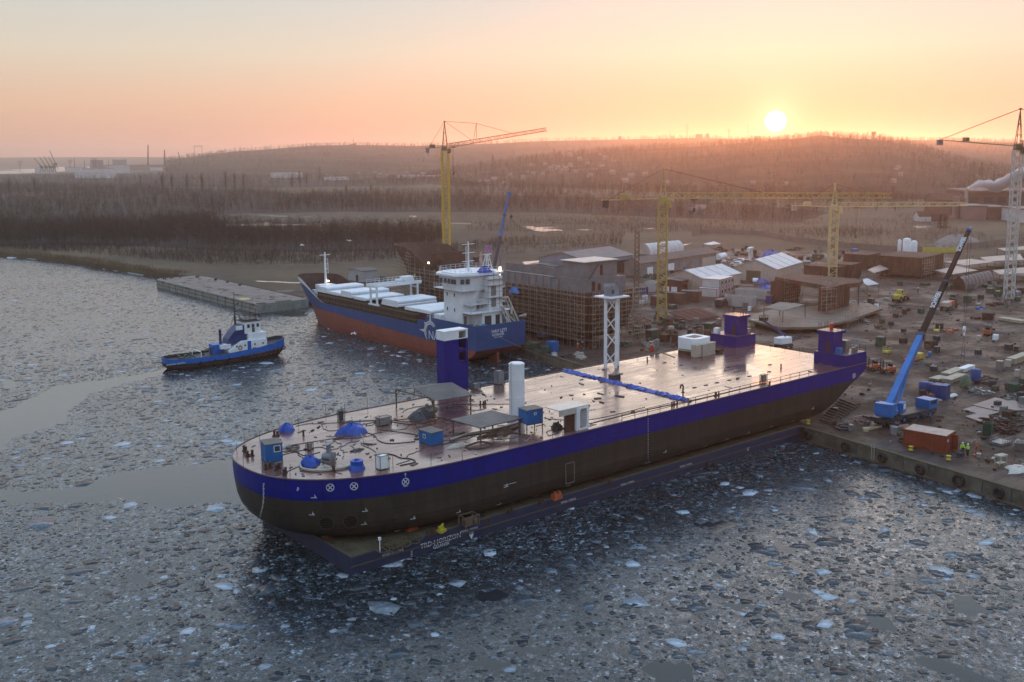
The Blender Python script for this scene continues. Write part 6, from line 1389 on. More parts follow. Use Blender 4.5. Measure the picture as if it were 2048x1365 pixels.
c2 = G(1323, 645, 2); tower_crane('olive yellow tower crane in the middle of the yard with long level jib', c2, 2.15, 33.4, c2.z+HG(c2, 338), G(1783, 396.5, 34.5), G(1203, 401, 34.5), (CYG, CYG, M_['dgrey']), 1.5, trolley=.14, hookz=31.0, th_=1.25)
c3 = G(1663, 565, 2); tower_crane('pale yellow tower crane standing among the brown hull sections', c3, 2.5, 26.6, c3.z+HG(c3, 368), G(1932, 412, 27.6), G(1583, 411, 27.6), (pm('crane_pale_yellow', (.56, .46, .25), (.46, .38, .2), .6, .5),)*2+(M_['cream'],), 1.5, trolley=.17, hookz=17, th_=1.3)
c4 = G(2017, 600, 2); cc = G(1877, 280, 50.0); dd = (c4-cc); dd.z = 0; tower_crane('white-masted tower crane with dark counter jib at the right edge of the yard', c4, 2.2, 46.2, c4.z+HG(c4, 218), Vector((c4.x+dd.x*1.9, c4.y+dd.y*1.9, 50)), cc, (CWH, pm('olive_dark', (.15, .15, .08), (.1, .1, .06), 1, .5), M_['grey']), 1.5, cabside=-1)
b = MB(); pp = G(1273, 612, 2); hp = HG(pp, 462)
rr0 = [Vector((x, y, 0)) for x, y in ((-1, 0), (0, -1), (1, 0), (0, 1))]; n = 16
for i in range(4): b.bar(rr0[i], rr0[i]*.8+Vector((0, 0, hp)), .1, 4)
for k in range(n):
    for i in range(4): j = (i+1) % 4; f0, f1 = k/n, (k+1)/n; b.bar(rr0[i]*(1-.2*f0)+Vector((0, 0, hp*f0)), rr0[j]*(1-.2*f1)+Vector((0, 0, hp*f1)), .07, 4); b.bar(rr0[j]*(1-.2*f0)+Vector((0, 0, hp*f0)), rr0[i]*(1-.2*f1)+Vector((0, 0, hp*f1)), .07, 4)
solo(b, 'lattice_mast', pm('mast_dark', (.10, .085, .05), (.07, .05, .035), 1, .6), 'dark bare lattice mast left of the middle tower crane', 'mast', pp)

# ================================================================ MOBILE CRANES
def boomseg(b, a, c_, w1, w2, side):
    a = Vector(a); c_ = Vector(c_); d = (c_-a).normalized(); p = side.normalized(); q = p.cross(d).normalized(); vs = []
    for o, w_ in ((a, w1), (c_, w2)):
        for u_, v_ in ((-.42, -.5), (.42, -.5), (.5, .3), (.44, .5), (-.44, .5), (-.5, .3)): vs.append(o+p*u_*w_+q*v_*w_*1.15)
    b.add(vs, [(5, 4, 3, 2, 1, 0), (6, 7, 8, 9, 10, 11)]+[(i, (i+1) % 6, 6+(i+1) % 6, 6+i) for i in range(6)])
def mobile_crane(label, base, heading, tipxy, ztip, joint, name_txt, piv=(-1.6, 0), mats=('cblue', None), wheels=True, hook=None, slack=0, kw=1.0):
    base = Vector(base); th = thing('mobile_crane', label, 'mobile crane', base, 0); ca, sa = math.cos(heading), math.sin(heading)
    Lx = lambda x, y, z=0: Vector((x*ca-y*sa, x*sa+y*ca, z)); bl = M_['cblue']; blk = pm('boom_black', (.035, .028, .024), (.025, .02, .018), 1, .9)
    def bx(c_, d, nm, mt, par=None): q = MB(); p = Lx(*c_); q.box(p, d, heading); return q.build(nm, mt, par or th)
    bx((0, 0, .75), (13.6, 2.7, .75), 'chassis', M_['dgrey']); 
    cbn = bx((5.9, 0, 1.51), (2.3, 2.6, 1.5), 'driver_cab', bl)
    for s_ in (-1, 1): bx((5.9, s_*1.31, 2.2), (1.6, .04, .65), 'window', M_['glass'], cbn)
    bx((7.06, 0, 2.15), (.03, 2.2, .7), 'windscreen', M_['glass'], cbn)
    for i, x in enumerate((-5.3, -3.9, -1.6, 1.9, 3.4, 5.2)):
        for s_ in (-1, 1): a = Lx(x, s_*1.35, .68); e = Lx(x, s_*.85, .68); q = MB(); q.bar(a, e, .62, 14); wh = q.build('wheel', M_['rubber'], th); q = MB(); q.bar(Lx(x, s_*1.36, .68), Lx(x, s_*1.2, .68), .28, 10); q.build('rim', bl, wh)
    for x in (-6.0, 2.6):
        q = MB(); q.bar(Lx(x, -3.4, .95), Lx(x, 3.4, .95), .2, 4)
        for s_ in (-1, 1): q.cyl(tuple(Lx(x, s_*3.3, .1)), .12, .8, 8); q.box(Lx(x, s_*3.3, 0), (.8, .8, .12), heading)
        q.build('outrigger', M_['dgrey'], th)
    bd = Vector((tipxy.x-base.x, tipxy.y-base.y, 0)); bdn = bd.normalized(); ba = math.atan2(bdn.y, bdn.x); sd2 = bdn.cross(Vector((0, 0, 1)))
    c0 = Lx(*piv); 
    q = MB(); q.box(c0+Vector((0, 0, 1.51)), (2.4, 2.4, .35), ba); q.build('turntable', M_['dgrey'], th)
    q = MB(); q.box(c0-bdn*.9+Vector((0, 0, 1.87)), (6.0, 2.5, .5), ba); q.box(c0-bdn*2.7+Vector((0, 0, 2.38)), (2.2, 2.7, 1.5), ba); q.build('superstructure', bl, th)
    q = MB(); oc = c0+bdn*.8+sd2*1.5; q.box(oc+Vector((0, 0, 1.9)), (1.7, .9, 1.7), ba); oc_ = q.build('operator_cab', bl, th); q = MB(); q.box(oc+bdn*.86+Vector((0, 0, 2.4)), (.03, .75, 1.0), ba); q.box(oc+sd2*.46+Vector((0, 0, 2.5)), (1.2, .03, .9), ba); q.build('window', M_['white'], oc_)
    q = MB(); q.box(c0-bdn*3.6+Vector((0, 0, 2.2)), (1.1, 2.9, 1.9), ba); q.build('counterweight', bl, th)
    pv = c0-bdn*1.4+Vector((0, 0, 3.1)); tp = Vector((bd.x, bd.y, ztip-base.z)); jn = pv.lerp(tp, joint)
    q = MB(); boomseg(q, pv, jn, 1.15*kw, 1.05*kw, sd2); q.build('lower_boom', M_[mats[0]], th)
    q = MB(); mid = jn.lerp(tp, .48); boomseg(q, jn, mid, .9*kw, .86*kw, sd2); boomseg(q, mid, tp, .78*kw, .7*kw, sd2); q.build('upper_boom', blk if mats[1] is None else mats[1], th)
    q = MB(); q.bar(mid-(tp-pv).normalized()*.25, mid+(tp-pv).normalized()*.25, .62, 4); q.build('boom_collar', M_['dgrey'], th); q = MB(); q.bar(jn-(tp-pv).normalized()*.4, jn+(tp-pv).normalized()*.4, .78, 4); q.build('boom_collar', M_['dgrey'] if name_txt else bl, th)
    q = MB(); rb_ = pv.lerp(tp, joint*.78); r0 = c0+bdn*2.3+sd2*.4+Vector((0, 0, 2.2)); m_ = r0.lerp(rb_, .55); q.bar(r0, m_, .24, 8); q.bar(m_, rb_, .13, 8); q.build('lift_cylinder', bl, th)
    q = MB(); hd = tp+bdn*.5; q.bar(tp-bdn*.6+Vector((0, 0, .4)), tp+bdn*.9+Vector((0, 0, .35)), .35, 6); q.bar(hd+sd2*.3+bdn*.5, hd-sd2*.3+bdn*.5, .42, 12); q.build('boom_head', bl, th)
    if hook is not None:
        q = MB(); hx = hd+bdn*.6; zz = hook-base.z
        for s_ in (-.25, .25): q.bar(hx+sd2*s_, (hx.x+sd2.x*s_*.6, hx.y+sd2.y*s_*.6, zz+.8), .03, 4)
        q.build('hoist_rope', M_['dgrey'], th); q = MB(); p = Vector((hx.x, hx.y, zz)); q.bar(p-sd2*.2+Vector((0, 0, .4)), p+sd2*.2+Vector((0, 0, .4)), .55, 14); q.box((p.x, p.y, p.z-.9), (.25, .25, .9)); q.build('hook_block', M_['white'] if name_txt else M_['dgrey'], th)
        q = MB(); 
        for s_ in (-.4, .4): q.bar((p.x, p.y, p.z-.8), (p.x+sd2.x*s_+slack, p.y+sd2.y*s_, max(1.0, p.z-6.5)), .025, 4)
        q.build('sling', M_['dgrey'], th)
    if name_txt:
        for f in (.3, .84):
            o = text_curve(name_txt, 1.12, .01, 'lettering', WT, .03); u_ = (tp-jn).normalized(); nq = sd2.cross(u_).normalized(); nq = nq if nq.z > 0 else -nq; p = jn.lerp(tp, f)+nq*(.5*1.15*(.9 if f < .48 else .78)+.02); place_text(o, p, u_, nq.cross(u_), th)
    return th
m_base = (G(1763, 852, 2)+G(1850, 832, 2))/2; hd_ = G(1850, 832, 2)-G(1763, 852, 2); tx = G(1921, 752, 2)
mobile_crane('blue mobile crane with long black telescopic boom working on the quay by the container', m_base, math.atan2(hd_.y, hd_.x), tx, 2+HG(tx, 462), .36, 'SCHWERI', (-3.2, .2), hook=2+HG(tx, 664))
m2b = G(974, 562, 2); tx2 = G(1019, 556, 2)
mobile_crane('distant blue mobile crane whose boom rises behind the cargo ship bridge', m2b, 2.4, tx2, 2+HG(tx2, 388), .47, '', (-3.2, .2), kw=.8, mats=('dgrey', M_['blue']), hook=2+HG(tx2, 436))
# ================================================================ QUAY
def wallseg(name, label, a, c_, z0, z1, th_=.9, mat=None, cap=True):
    a = Vector((*a, 0)); c_ = Vector((*c_, 0)); d = (c_-a).normalized(); n = Vector((d.y, -d.x, 0)); L = (c_-a).length; rz = math.atan2(d.y, d.x)
    th = thing(name, label, 'quay wall', (a.x, a.y, z0), rz); b = MB(); b.bb((0, -.12, 0), (L, th_, z1-z0)); b.build('wall', mat or M_['conc'], th)
    b = MB(); b.bb((0, -.2, z1-z0+.003), (L, .35, z1-z0+.18)); b.build('coping', pm('quay_coping', (.13, .115, .07), (.08, .07, .05), .8, .8), th)
    b = MB()
    k = int(L/4.2)
    for i in range(k): b.bb((2+i*4.2, -.16, 0), (2.12+i*4.2, -.125, z1-z0-.1))
    b.build('joints', M_['dgrey'], th); b = MB(); b.bb((0, -.3, (z1-z0)*.32), (L, -.125, (z1-z0)*.42)); b.build('waling', M_['wood'], th); return th
wallseg('quay_wall', 'stained concrete quay wall hung with tyres below the orange container', (136.1, 92.9), (126.2, 22), -1, 2.06)
wallseg('quay_wall', 'dark quay wall behind the deck ship beside the cargo ship stern', (147.0, 178), (137.6, 125.2), -1, 2.06)
wallseg('quay_wall', 'quay wall along the water side of the cargo ship', (147.1, 266), (147.0, 178.1), -1, 2.06)
qa, qb = Vector((136.1, 92.9, 0)), Vector((126.2, 22, 0)); qd = (qb-qa).normalized(); qn = Vector((qd.y, -qd.x, 0))
for i, px in enumerate((1641.8, 1707.7, 1790, 1870.4, 1949.5, 2035)):
    py = (866, 890, 910, 931, 953, 975)[i]; p = G(px, py, 1.1); s_ = (p-qa).dot(qd); p = qa+qd*s_+qn*.14; p.z = 1.1
    tyre('fender_tyre', ('first tyre on the quay wall counted from the barge end', 'second tyre on the quay wall counted from the barge end', 'tyre on the quay wall below the left end of the orange container', 'tyre on the quay wall below the right end of the orange container', 'large tyre beside the stained end of the pale wall section', 'last tyre at the right edge of the quay wall')[i], p, tuple(qn), .8 if i != 4 else .95, .24)
for px, py, lb in ((1821.6, 901, 'yellow bollard at the quay edge before the orange container'), (1897, 920, 'yellow bollard at the quay edge right of the orange container'), (1616, 848, 'yellow bollard at the quay corner near the barge')):
    b = MB(); b.lathe((0, 0, 0), [(.34, 0), (.34, .12), (.22, .2), (.2, .42), (.34, .52), (.36, .62), (.2, .66)], 14); solo(b, 'bollard', M_['yel2'], lb, 'bollard', G(px, py, 2.2), 0, None, True)
th = thing('quay_ladder', 'small steel ladder with hoop on the quay wall left of the container', 'ladder', tuple(qa+qd*((G(1770, 905, 1)-qa).dot(qd))+qn*.2)); b = MB()
for s_ in (-.25, .25): b.bar(qd*s_, qd*s_+Vector((0, 0, 2.6)), .04, 4)
for k in range(7): b.bar(qd*-.25+Vector((0, 0, .2+k*.33)), qd*.25+Vector((0, 0, .2+k*.33)), .03, 4)
b.build('rungs', M_['cream'], th)
# ================================================================ BUILDINGS AND CONTAINERS
def gable(name, o_, label, rise, wall, roof, cat='building', ridge='x', overh=.4, panels=0, doors=(), group=None):
    "gabled building; ridge along local x (to the right); gable end faces left"
    C, rz, dx, dy, h = o_; th = thing(name, label, cat, C, rz, group); b = MB()
    b.sweep([(0, 0), (dy, 0), (dy, h), (dy/2, h+rise), (0, h)], (0, 0, 0), (0, 1, 0), (0, 0, 1), (dx, 0, 0)); b.build('walls', wall, th); b = MB()
    t_ = .12; k = rise/(dy/2)
    for s_ in (0, 1):
        y0, y1 = (-overh, dy/2) if s_ == 0 else (dy/2, dy+overh); z0, z1 = (h-k*overh, h+rise) if s_ == 0 else (h+rise, h-k*overh)
        b.add([(-overh, y0, z0+.02), (dx+overh, y0, z0+.02), (dx+overh, y1, z1+.02), (-overh, y1, z1+.02), (-overh, y0, z0+t_), (dx+overh, y0, z0+t_), (dx+overh, y1, z1+t_), (-overh, y1, z1+t_)], [(3, 2, 1, 0), (4, 5, 6, 7), (0, 1, 5, 4), (1, 2, 6, 5), (2, 3, 7, 6), (3, 0, 4, 7)])
    r_ = b.build('roof', roof, th)
    if panels:
        b = MB()
        for i in range(panels+1):
            x = dx*i/panels
            b.add([(x-.06, -overh, h-k*overh+t_), (x+.06, -overh, h-k*overh+t_), (x+.06, dy/2, h+rise+t_), (x-.06, dy/2, h+rise+t_), (x-.06, -overh, h-k*overh+t_+.06), (x+.06, -overh, h-k*overh+t_+.06), (x+.06, dy/2, h+rise+t_+.06), (x-.06, dy/2, h+rise+t_+.06)], [(4, 5, 6, 7), (0, 1, 5, 4), (1, 2, 6, 5), (2, 3, 7, 6), (3, 0, 4, 7)])
        b.build('roof_ribs', M_['grey'], th)
    for f, u0, u1, z1, mt in doors:
        b = MB()
        if f == 'R': b.bb((dx*u0, -.05, 0.02), (dx*u1, -.004, z1))
        else: b.bb((-.05, dy*u0, .02), (-.004, dy*u1, z1))
        b.build('door', M_[mt], th)
    return th
shedW = pm('grey_sheet_wall', (.24, .26, .31), (.19, .20, .25), .3, .6); shedR = pm('brown_grey_roof', (.16, .13, .125), (.12, .10, .10), .25, .6, c3=(.2, .17, .15)); tentW = pm('tent_cloth', (.42, .38, .33), (.34, .30, .26), .5, .6); tentR = pm('tent_roof', (.55, .55, .56), (.45, .45, .47), .5, .45)
gable('warehouse', ob((1174, 556), (1088, 546), (1266, 541), 523, 2), 'large grey warehouse with low gabled roof behind the half-built hull', 2.6, shedW, shedR, doors=(('R', .12, .9, 4.5, 'rust'), ('L', .15, .3, 3.0, 'grey')))
gable('long_shed', ob((1281, 554), (1262, 549), (1432, 529), 527, 2), 'long low shed with brown roof right of the warehouse', 1.8, pm('shed_wall', (.22, .19, .17), (.16, .14, .13), .4, .7), pm('shed_roof_brown', (.15, .10, .08), (.11, .075, .06), .3, .7), doors=(('R', .34, .42, 3.2, 'white'), ('R', .5, .57, 3.2, 'grey'), ('R', .66, .74, 3.2, 'grey'), ('R', .8, .99, 3.4, 'cream'), ('R', .08, .15, 3, 'white')))
gable('marquee', ob((1409, 584), (1344, 574), (1481, 569), 560, 2), 'white tent with pitched roof behind the red-framed containers', 2.6, tentW, tentR, 'tent', panels=4, doors=(('L', .3, .6, 3, 'cream'),))
gable('marquee', ob((1552, 565), (1480, 556), (1603, 548), 539, 2), 'white tent with open brown doorway right of the other tent', 3.0, tentW, tentR, 'tent', panels=4, doors=(('L', .36, .7, 3.6, 'wood'), ('L', .12, .3, 3.2, 'cream')))
gable('shed', ob((725, 565), (689.5, 561), (755, 562), 543, 2), 'small grey flat-roofed shed with door behind the cargo ship bow', .5, pm('pale_grey_wall', (.33, .35, .37), (.27, .28, .3), .4, .6), pm('dark_roof', (.10, .095, .09), None, 1, .7), doors=(('L', .3, .45, 2.3, 'brown'),))
gable('shed', ob((1110, 556), (1072, 549), (1130, 552), 534, 2), 'low white hut at the left end of the large warehouse', .6, shedW, M_['sheet'])
gable('brick_hut', ob((1362, 585), (1334, 579), (1375, 581), 563, 2), 'dark red hut with pale window panels under the middle tower crane', .4, pm('dark_red_wall', (.12, .04, .03), (.09, .03, .025), 1, .7), M_['sheet'], doors=(('L', .2, .5, 1.6, 'white'), ('L', .6, .9, 1.6, 'white')))
def barrel(name, o_, label, roof, wall, cat='tent', n=12, rise=None):
    C, rz, dx, dy, h = o_; th = thing(name, label, cat, C, rz); rise = rise or h; rows = []
    for i in range(n+1): a = math.pi*i/n; rows.append([(x, dy/2-dy/2*math.cos(a), (h-rise)+rise*math.sin(a)) for x in np.linspace(0, dx, 9)])
    b = MB(); b.grid(rows); b.build('roof', roof, th, None, True)
    b = MB(); pr = [(dy/2-dy/2*math.cos(math.pi*i/n)*.98, (h-rise)+rise*math.sin(math.pi*i/n)*.98) for i in range(n+1)]+[(dy, 0), (0, 0)]
    b.sweep(pr[::-1], (.02, 0, 0), (0, 1, 0), (0, 0, 1), (.1, 0, 0)); b.build('end_wall', wall, th); b = MB(); b.sweep(pr[::-1], (dx-.12, 0, 0), (0, 1, 0), (0, 0, 1), (.1, 0, 0)); b.build('end_wall', wall, th)
    b = MB()
    for k in range(9):
        x = dx*k/8
        for i in range(n): a, c_ = math.pi*i/n, math.pi*(i+1)/n; b.bar((x, dy/2-dy/2*math.cos(a), (h-rise)+rise*math.sin(a)+.03), (x, dy/2-dy/2*math.cos(c_), (h-rise)+rise*math.sin(c_)+.03), .07, 4)
    b.build('hoops', wall, th); return th
barrel('arched_tent', ob((1300, 510), (1284, 507), (1368, 502), 489, 2), 'white barrel-vaulted tent behind the long shed', tentR, tentW)
barrel('vaulted_shed', ob((1930, 581), (1915, 576), (1988, 566), 556, 2), 'brown barrel-roofed plate shelter left of the white crane mast', shedR, M_['brown'], 'shelter')
whc = pm('cabin_white', (.50, .50, .50), (.42, .42, .43), .6, .5); redf = pm('cabin_red_frame', (.42, .05, .03), None, 1, .5)
# red framed office containers: one in front, then two storeys of four
C0 = ob((1433, 596), (1401, 591), (1442, 593.5), 577, 2); ang0 = C0[1]; u0 = Vector((math.cos(ang0), math.sin(ang0), 0)); v0 = Vector((-u0.y, u0.x, 0))
container('office_container', (C0[0], ang0, 2.45, 6.0, 2.65), whc, 'single white red-framed office container standing in front of the double row', trim=redf, roofmat=whc, corrug=False)
org = G(1442.5, 594.5, 2)+v0*.6
names_ = ('first', 'second', 'third', 'fourth')
for s_ in range(2):
    for k in range(4):
        o_ = (org+u0*(k*2.55)+Vector((0, 0, s_*2.72)), ang0, 2.45, 6.0, 2.65); cth = container('office_container', o_, whc, '%s red-framed office container from the left in the %s storey' % (names_[k], ('lower', 'upper')[s_]), 'container', 'red-framed office containers in two storeys', trim=redf, roofmat=tentR, corrug=False)
        MB().bb((.75, -.04, .25), (1.55, -.004, 2.25)).build('door', M_['steel'], cth); MB().bb((1.75, -.04, 1.1), (2.2, -.004, 1.9)).build('window', M_['glass'], cth)
brc = pm('brown_container', (.14, .075, .055), (.10, .055, .045), .5, .7, c3=(.17, .10, .08)); whs = pm('container_white', (.44, .43, .42), (.36, .35, .34), .5, .6, c3=(.3, .26, .22)); blc = pm('container_purple_blue', (.06, .06, .20), (.04, .045, .15), .7, .5); oc = pm('orange_container', (.23, .05, .02), (.18, .038, .016), .5, .5, c3=(.14, .032, .016))
cr = pm('container_roof_pale', (.50, .38, .31), (.38, .26, .20), .6, .45, c3=(.3, .17, .11))
th = container('shipping_container', ob((1891.5, 907.5), (1816, 886.5), (1909, 896), 873, 2), oc, 'orange-brown shipping container with one open door standing alone on the quay', roofmat=cr)
# its long side runs to the left, so mark the door end on the right face
_, _, dx, dy, h = ob((1891.5, 907.5), (1816, 886.5), (1909, 896), 873, 2)
MB().bb((dx*.5, -.07, .15), (dx*.55, -.045, h-.2)).build('door_gap', M_['dgrey'], th); MB().bb((dx*.62, -.9, .15), (dx*.66, -.05, h-.2)).build('door', oc, th); b = MB(); [b.bb((x, -.08, .3), (x+.05, -.046, h-.3)) for x in (dx*.2, dx*.35)]; b.build('lock_rods', M_['steel'], th)
MB().bb((.25, -.065, h*.62), (.75, -.046, h*.78)).build('plate', M_['white'], th)
for a in ((((1366, 609), (1334, 604), (1372, 607)), 588, brc, 'brown storage container nearest the middle crane mast'), (((1398, 605), (1364, 601), (1403, 602)), 584, brc, 'brown storage container beside the front office container'), (((1308, 585), (1294, 582), (1322, 580)), 566, whs, 'white container left of the middle crane mast'), (((1477, 613), (1454, 609), (1483, 611)), 592, whs, 'white container with a door right of the dark van'), (((1505, 616), (1471, 610), (1512, 613)), 596, whs, 'pale container in front of the blue tarpaulin pile'), (((1543, 609), (1534, 607), (1547, 607)), 592, blc, 'small violet blue container right of the pale containers'), (((1533, 600), (1484, 591), (1546, 597)), 583, whs, 'long pale container behind the small violet one'),
          (((1500, 588), (1479, 584), (1507, 586)), 572, pm('pinkish_container', (.33, .20, .18), (.26, .15, .14), .7, .6), 'pinkish container at the right end of the office containers'), (((1290, 590), (1276, 587), (1296, 588)), 576, blc, 'dark blue container left of the middle crane mast'), (((1320, 612), (1306, 609), (1332, 608)), 594, brc, 'small brown container at the middle crane base')):
    (C_, L_, R_p), top, mt, lb = a; container('shipping_container', ob(C_, L_, R_p, top, 2), mt, lb, roofmat=M_['sheet'])
# hull sections
def section(label, C_, L_, R_p, top, mt=None, ribs=True, cut=0.0):
    o_ = ob(C_, L_, R_p, top, 2); C, rz, dx, dy, h = o_; th = thing('hull_section', label, 'hull section', C, rz); b = MB(); b.bb((0, 0, .7), (dx, dy, h)); b.build('plating', mt or ub, th); b = MB()
    k = max(3, int(dy/1.6)); [b.bb((-.14, dy*i/k, .8), (-.01, dy*i/k+.12, h-.1)) for i in range(k)]; k = max(3, int(dx/1.6)); [b.bb((dx*i/k+.05, -.14, .8), (dx*i/k+.17, -.01, h-.1)) for i in range(k)]
    b.bb((-.2, -.2, h+.004), (dx+.1, .2, h+.12)); b.bb((-.2, .2, h+.004), (.2, dy, h+.12)); b.build('stiffeners', mt or ub, th)
    b = MB()
    for x in (.1, .9):
        for y in (.1, .5, .9): b.box((dx*x, dy*y, 0), (.7, .7, .69))
    b.build('stands', M_['conc'], th); return th
section('long brown steel block below the silos', (1840, 558), (1774, 546), (1886, 547), 517); section('tall brown hull block left of the pale yellow crane', (1672, 566), (1620, 558), (1690, 562), 536); section('brown hull block right of the pale yellow crane mast', (1700, 562), (1672, 557), (1722, 556), 531)
section('brown block with a blue box on top farthest behind the pale yellow crane', (1735, 540), (1702, 533), (1760, 534), 511); section('large dark brown ship section standing left under the girder deck', (1566, 610), (1546, 606), (1600, 600), 565); section('large dark brown ship section standing right under the girder deck', (1652, 636), (1643, 632), (1698, 622), 578)
o_ = (G(1549, 556, 10.5),)
th = thing('girder_deck', 'long brown girder deck bridging the two dark ship sections', 'hull section', (0, 0, 0)); b = MB(); P_g = [G(px, py, 9.6) for px, py in ((1550, 556), (1583, 549), (1726, 561), (1718, 568), (1655, 574), (1640, 572))]; b.prism([(p.x, p.y) for p in P_g][::-1], 9.3, 9.9); b.build('deck_plate', ub, th); b = MB()
for i in range(len(P_g)): a, c_ = P_g[i], P_g[(i+1) % len(P_g)]; b.bar((a.x, a.y, 9.0), (c_.x, c_.y, 9.0), .25, 4)
b.build('girders', ub, th); b = MB()
for px, py in ((1718, 572), (1694, 575)): p = G(px, py, 9); b.bar((p.x, p.y, 2), (p.x, p.y, 9), .12, 4)
b.build('props', M_['wood'], th); recenter(th, (P_g[0].x, P_g[0].y, 2))
th = thing('bottom_section', 'flat curved brown hull bottom resting on low stands behind the deck ship', 'hull section', (0, 0, 0)); P_g = [G(px, py, 3.6) for px, py in ((1498, 640), (1560, 655), (1640, 654), (1700, 640), (1765, 617), (1735, 606), (1640, 612), (1560, 615), (1510, 628))]; b = MB(); b.prism([(p.x, p.y) for p in P_g], 3.0, 3.6)
if sum((P_g[i-1].x*P_g[i].y-P_g[i].x*P_g[i-1].y) for i in range(len(P_g))) < 0: b.f = [f[::-1] for f in b.f]
b.build('plating', pm('bottom_plate', (.16, .115, .08), (.10, .07, .05), .4, .6), th); b = MB()
for i in range(26): p = P_g[0].lerp(P_g[4], i/25)+Vector((0, 2+2*(i % 2), 0)); b.box((p.x, p.y, 2.0), (.6, .6, .98))
b.build('stands', M_['wood'], th); b = MB(); railing(b, [tuple(p) for p in P_g[:5]], 1.0, 2.4, .035); b.build('railing', M_['steel'], th); recenter(th, tuple(P_g[0])[:2]+(2,))
scaffold('scaffold', 'tube scaffold tower against the dark ship section right of the girder deck', tuple(G(1652, 640, 2))[:2], tuple(G(1672, 637, 2))[:2], 2, (-.6, 1.2), 2, 13, 2.0)
scaffold('scaffold', 'tube scaffold at the right end of the long steel block', tuple(G(1843, 560, 2))[:2], tuple(G(1862, 556, 2))[:2], 4, (-.6, -1.2), 2, 8.5, 1.9)
scaffold('scaffold', 'low tube scaffold against the dark ship section left of the boom lift', tuple(G(1568, 613, 2))[:2], tuple(G(1600, 606, 2))[:2], 4, (-.6, -1.2), 2, 9, 1.9); scaffold('scaffold', 'low tube scaffold below the flat curved hull bottom', tuple(G(1690, 655, 2))[:2], tuple(G(1712, 650, 2))[:2], 3, (-.6, -1.0), 2, 5.4, 1.6, planks=False)
def sheetroof(label, pts, zs, mt, posts=True, nm='shelter', z0=2):
    P = [G(px, py, z) for (px, py), z in zip(pts, zs)]; th = thing(nm, label, 'shelter', (0, 0, 0)); b = MB(); n = len(P); vs = [tuple(p) for p in P]+[(p.x, p.y, p.z-.12) for p in P]; b.add(vs, [tuple(range(n)), tuple(range(2*n-1, n-1, -1))]+[(i, n+i, n+(i+1) % n, (i+1) % n) for i in range(n)]); b.build('roof', mt, th)
    if posts:
        for p in P: MB().bar((p.x, p.y, z0), (p.x, p.y, p.z-.13), .1, 4).build('post', M_['wood'], th)
    recenter(th, (P[0].x, P[0].y, z0)); return th
sheetroof('grey sheet shelter on the flat hull bottom right of the boom lift', [(1528, 615), (1566, 622), (1611, 609), (1560, 604)], [7, 6.6, 7, 7.3], M_['sheet'], z0=3.6); sheetroof('pale sheet shelter right of the girder deck', [(1717, 560), (1735, 571), (1758, 568), (1735, 557)], [6, 4.6, 4.6, 6], tentR)
sheetroof('small white shelter far behind the long shed', [(1407, 488), (1420, 490), (1442, 488), (1428, 483)], [6, 6, 6, 6.4], tentR); sheetroof('low brown shelter left of the long steel block', [(1735, 540), (1748, 546), (1778, 538), (1760, 530)], [6, 5, 5, 6], cr)
for i, (pts, lb) in enumerate((([(1868, 541), (1905, 549), (1956, 541), (1915, 533)], 'pale flat-roofed plate shelter right of the long steel block'), ([(1890, 524), (1930, 531), (1990, 524), (1940, 518)], 'pale flat-roofed plate shelter behind the crane boom'), ([(1960, 515), (1975, 523), (2048, 520), (2040, 508)], 'far pale-roofed plate shelter behind the white crane mast'), ([(1985, 541), (2000, 549), (2075, 545), (2060, 534)], 'flat-roofed plate shelter right of the white crane mast'), ([(1995, 497), (2010, 502), (2070, 498), (2060, 492)], 'farthest flat shelter at the right edge'))): sheetroof(lb, pts, [5, 5, 5, 5], pm('plate_pale', (.36, .28, .24), (.24, .17, .14), .2, .5, c3=(.15, .10, .08)))
# silos
for px, py, top, r, lb in ((1798, 513, 479, .75, 'slim white silo left of the two thick ones'), (1812.5, 515, 476, 1.6, 'thickest white silo standing in the middle'), (1827, 513, 481, 1.3, 'shorter white silo on the right')):
    p = G(px, py, 2); h = HG(p, top); th = thing('silo', lb, 'silo', p); b = MB(); b.lathe((0, 0, 1.4), [(r*.6, 0), (r, .6), (r, h-2.2), (r*.8, h-1.7), (.2, h-1.4)], 18); b.build('tank', M_['white'], th, None, True); b = MB()
    for k in range(4): a = k*math.pi/2+.4; b.bar((r*.8*math.cos(a), r*.8*math.sin(a), 0), (r*.8*math.cos(a), r*.8*math.sin(a), 2.1), .1, 4)
    b.build('legs', M_['steel'], th)
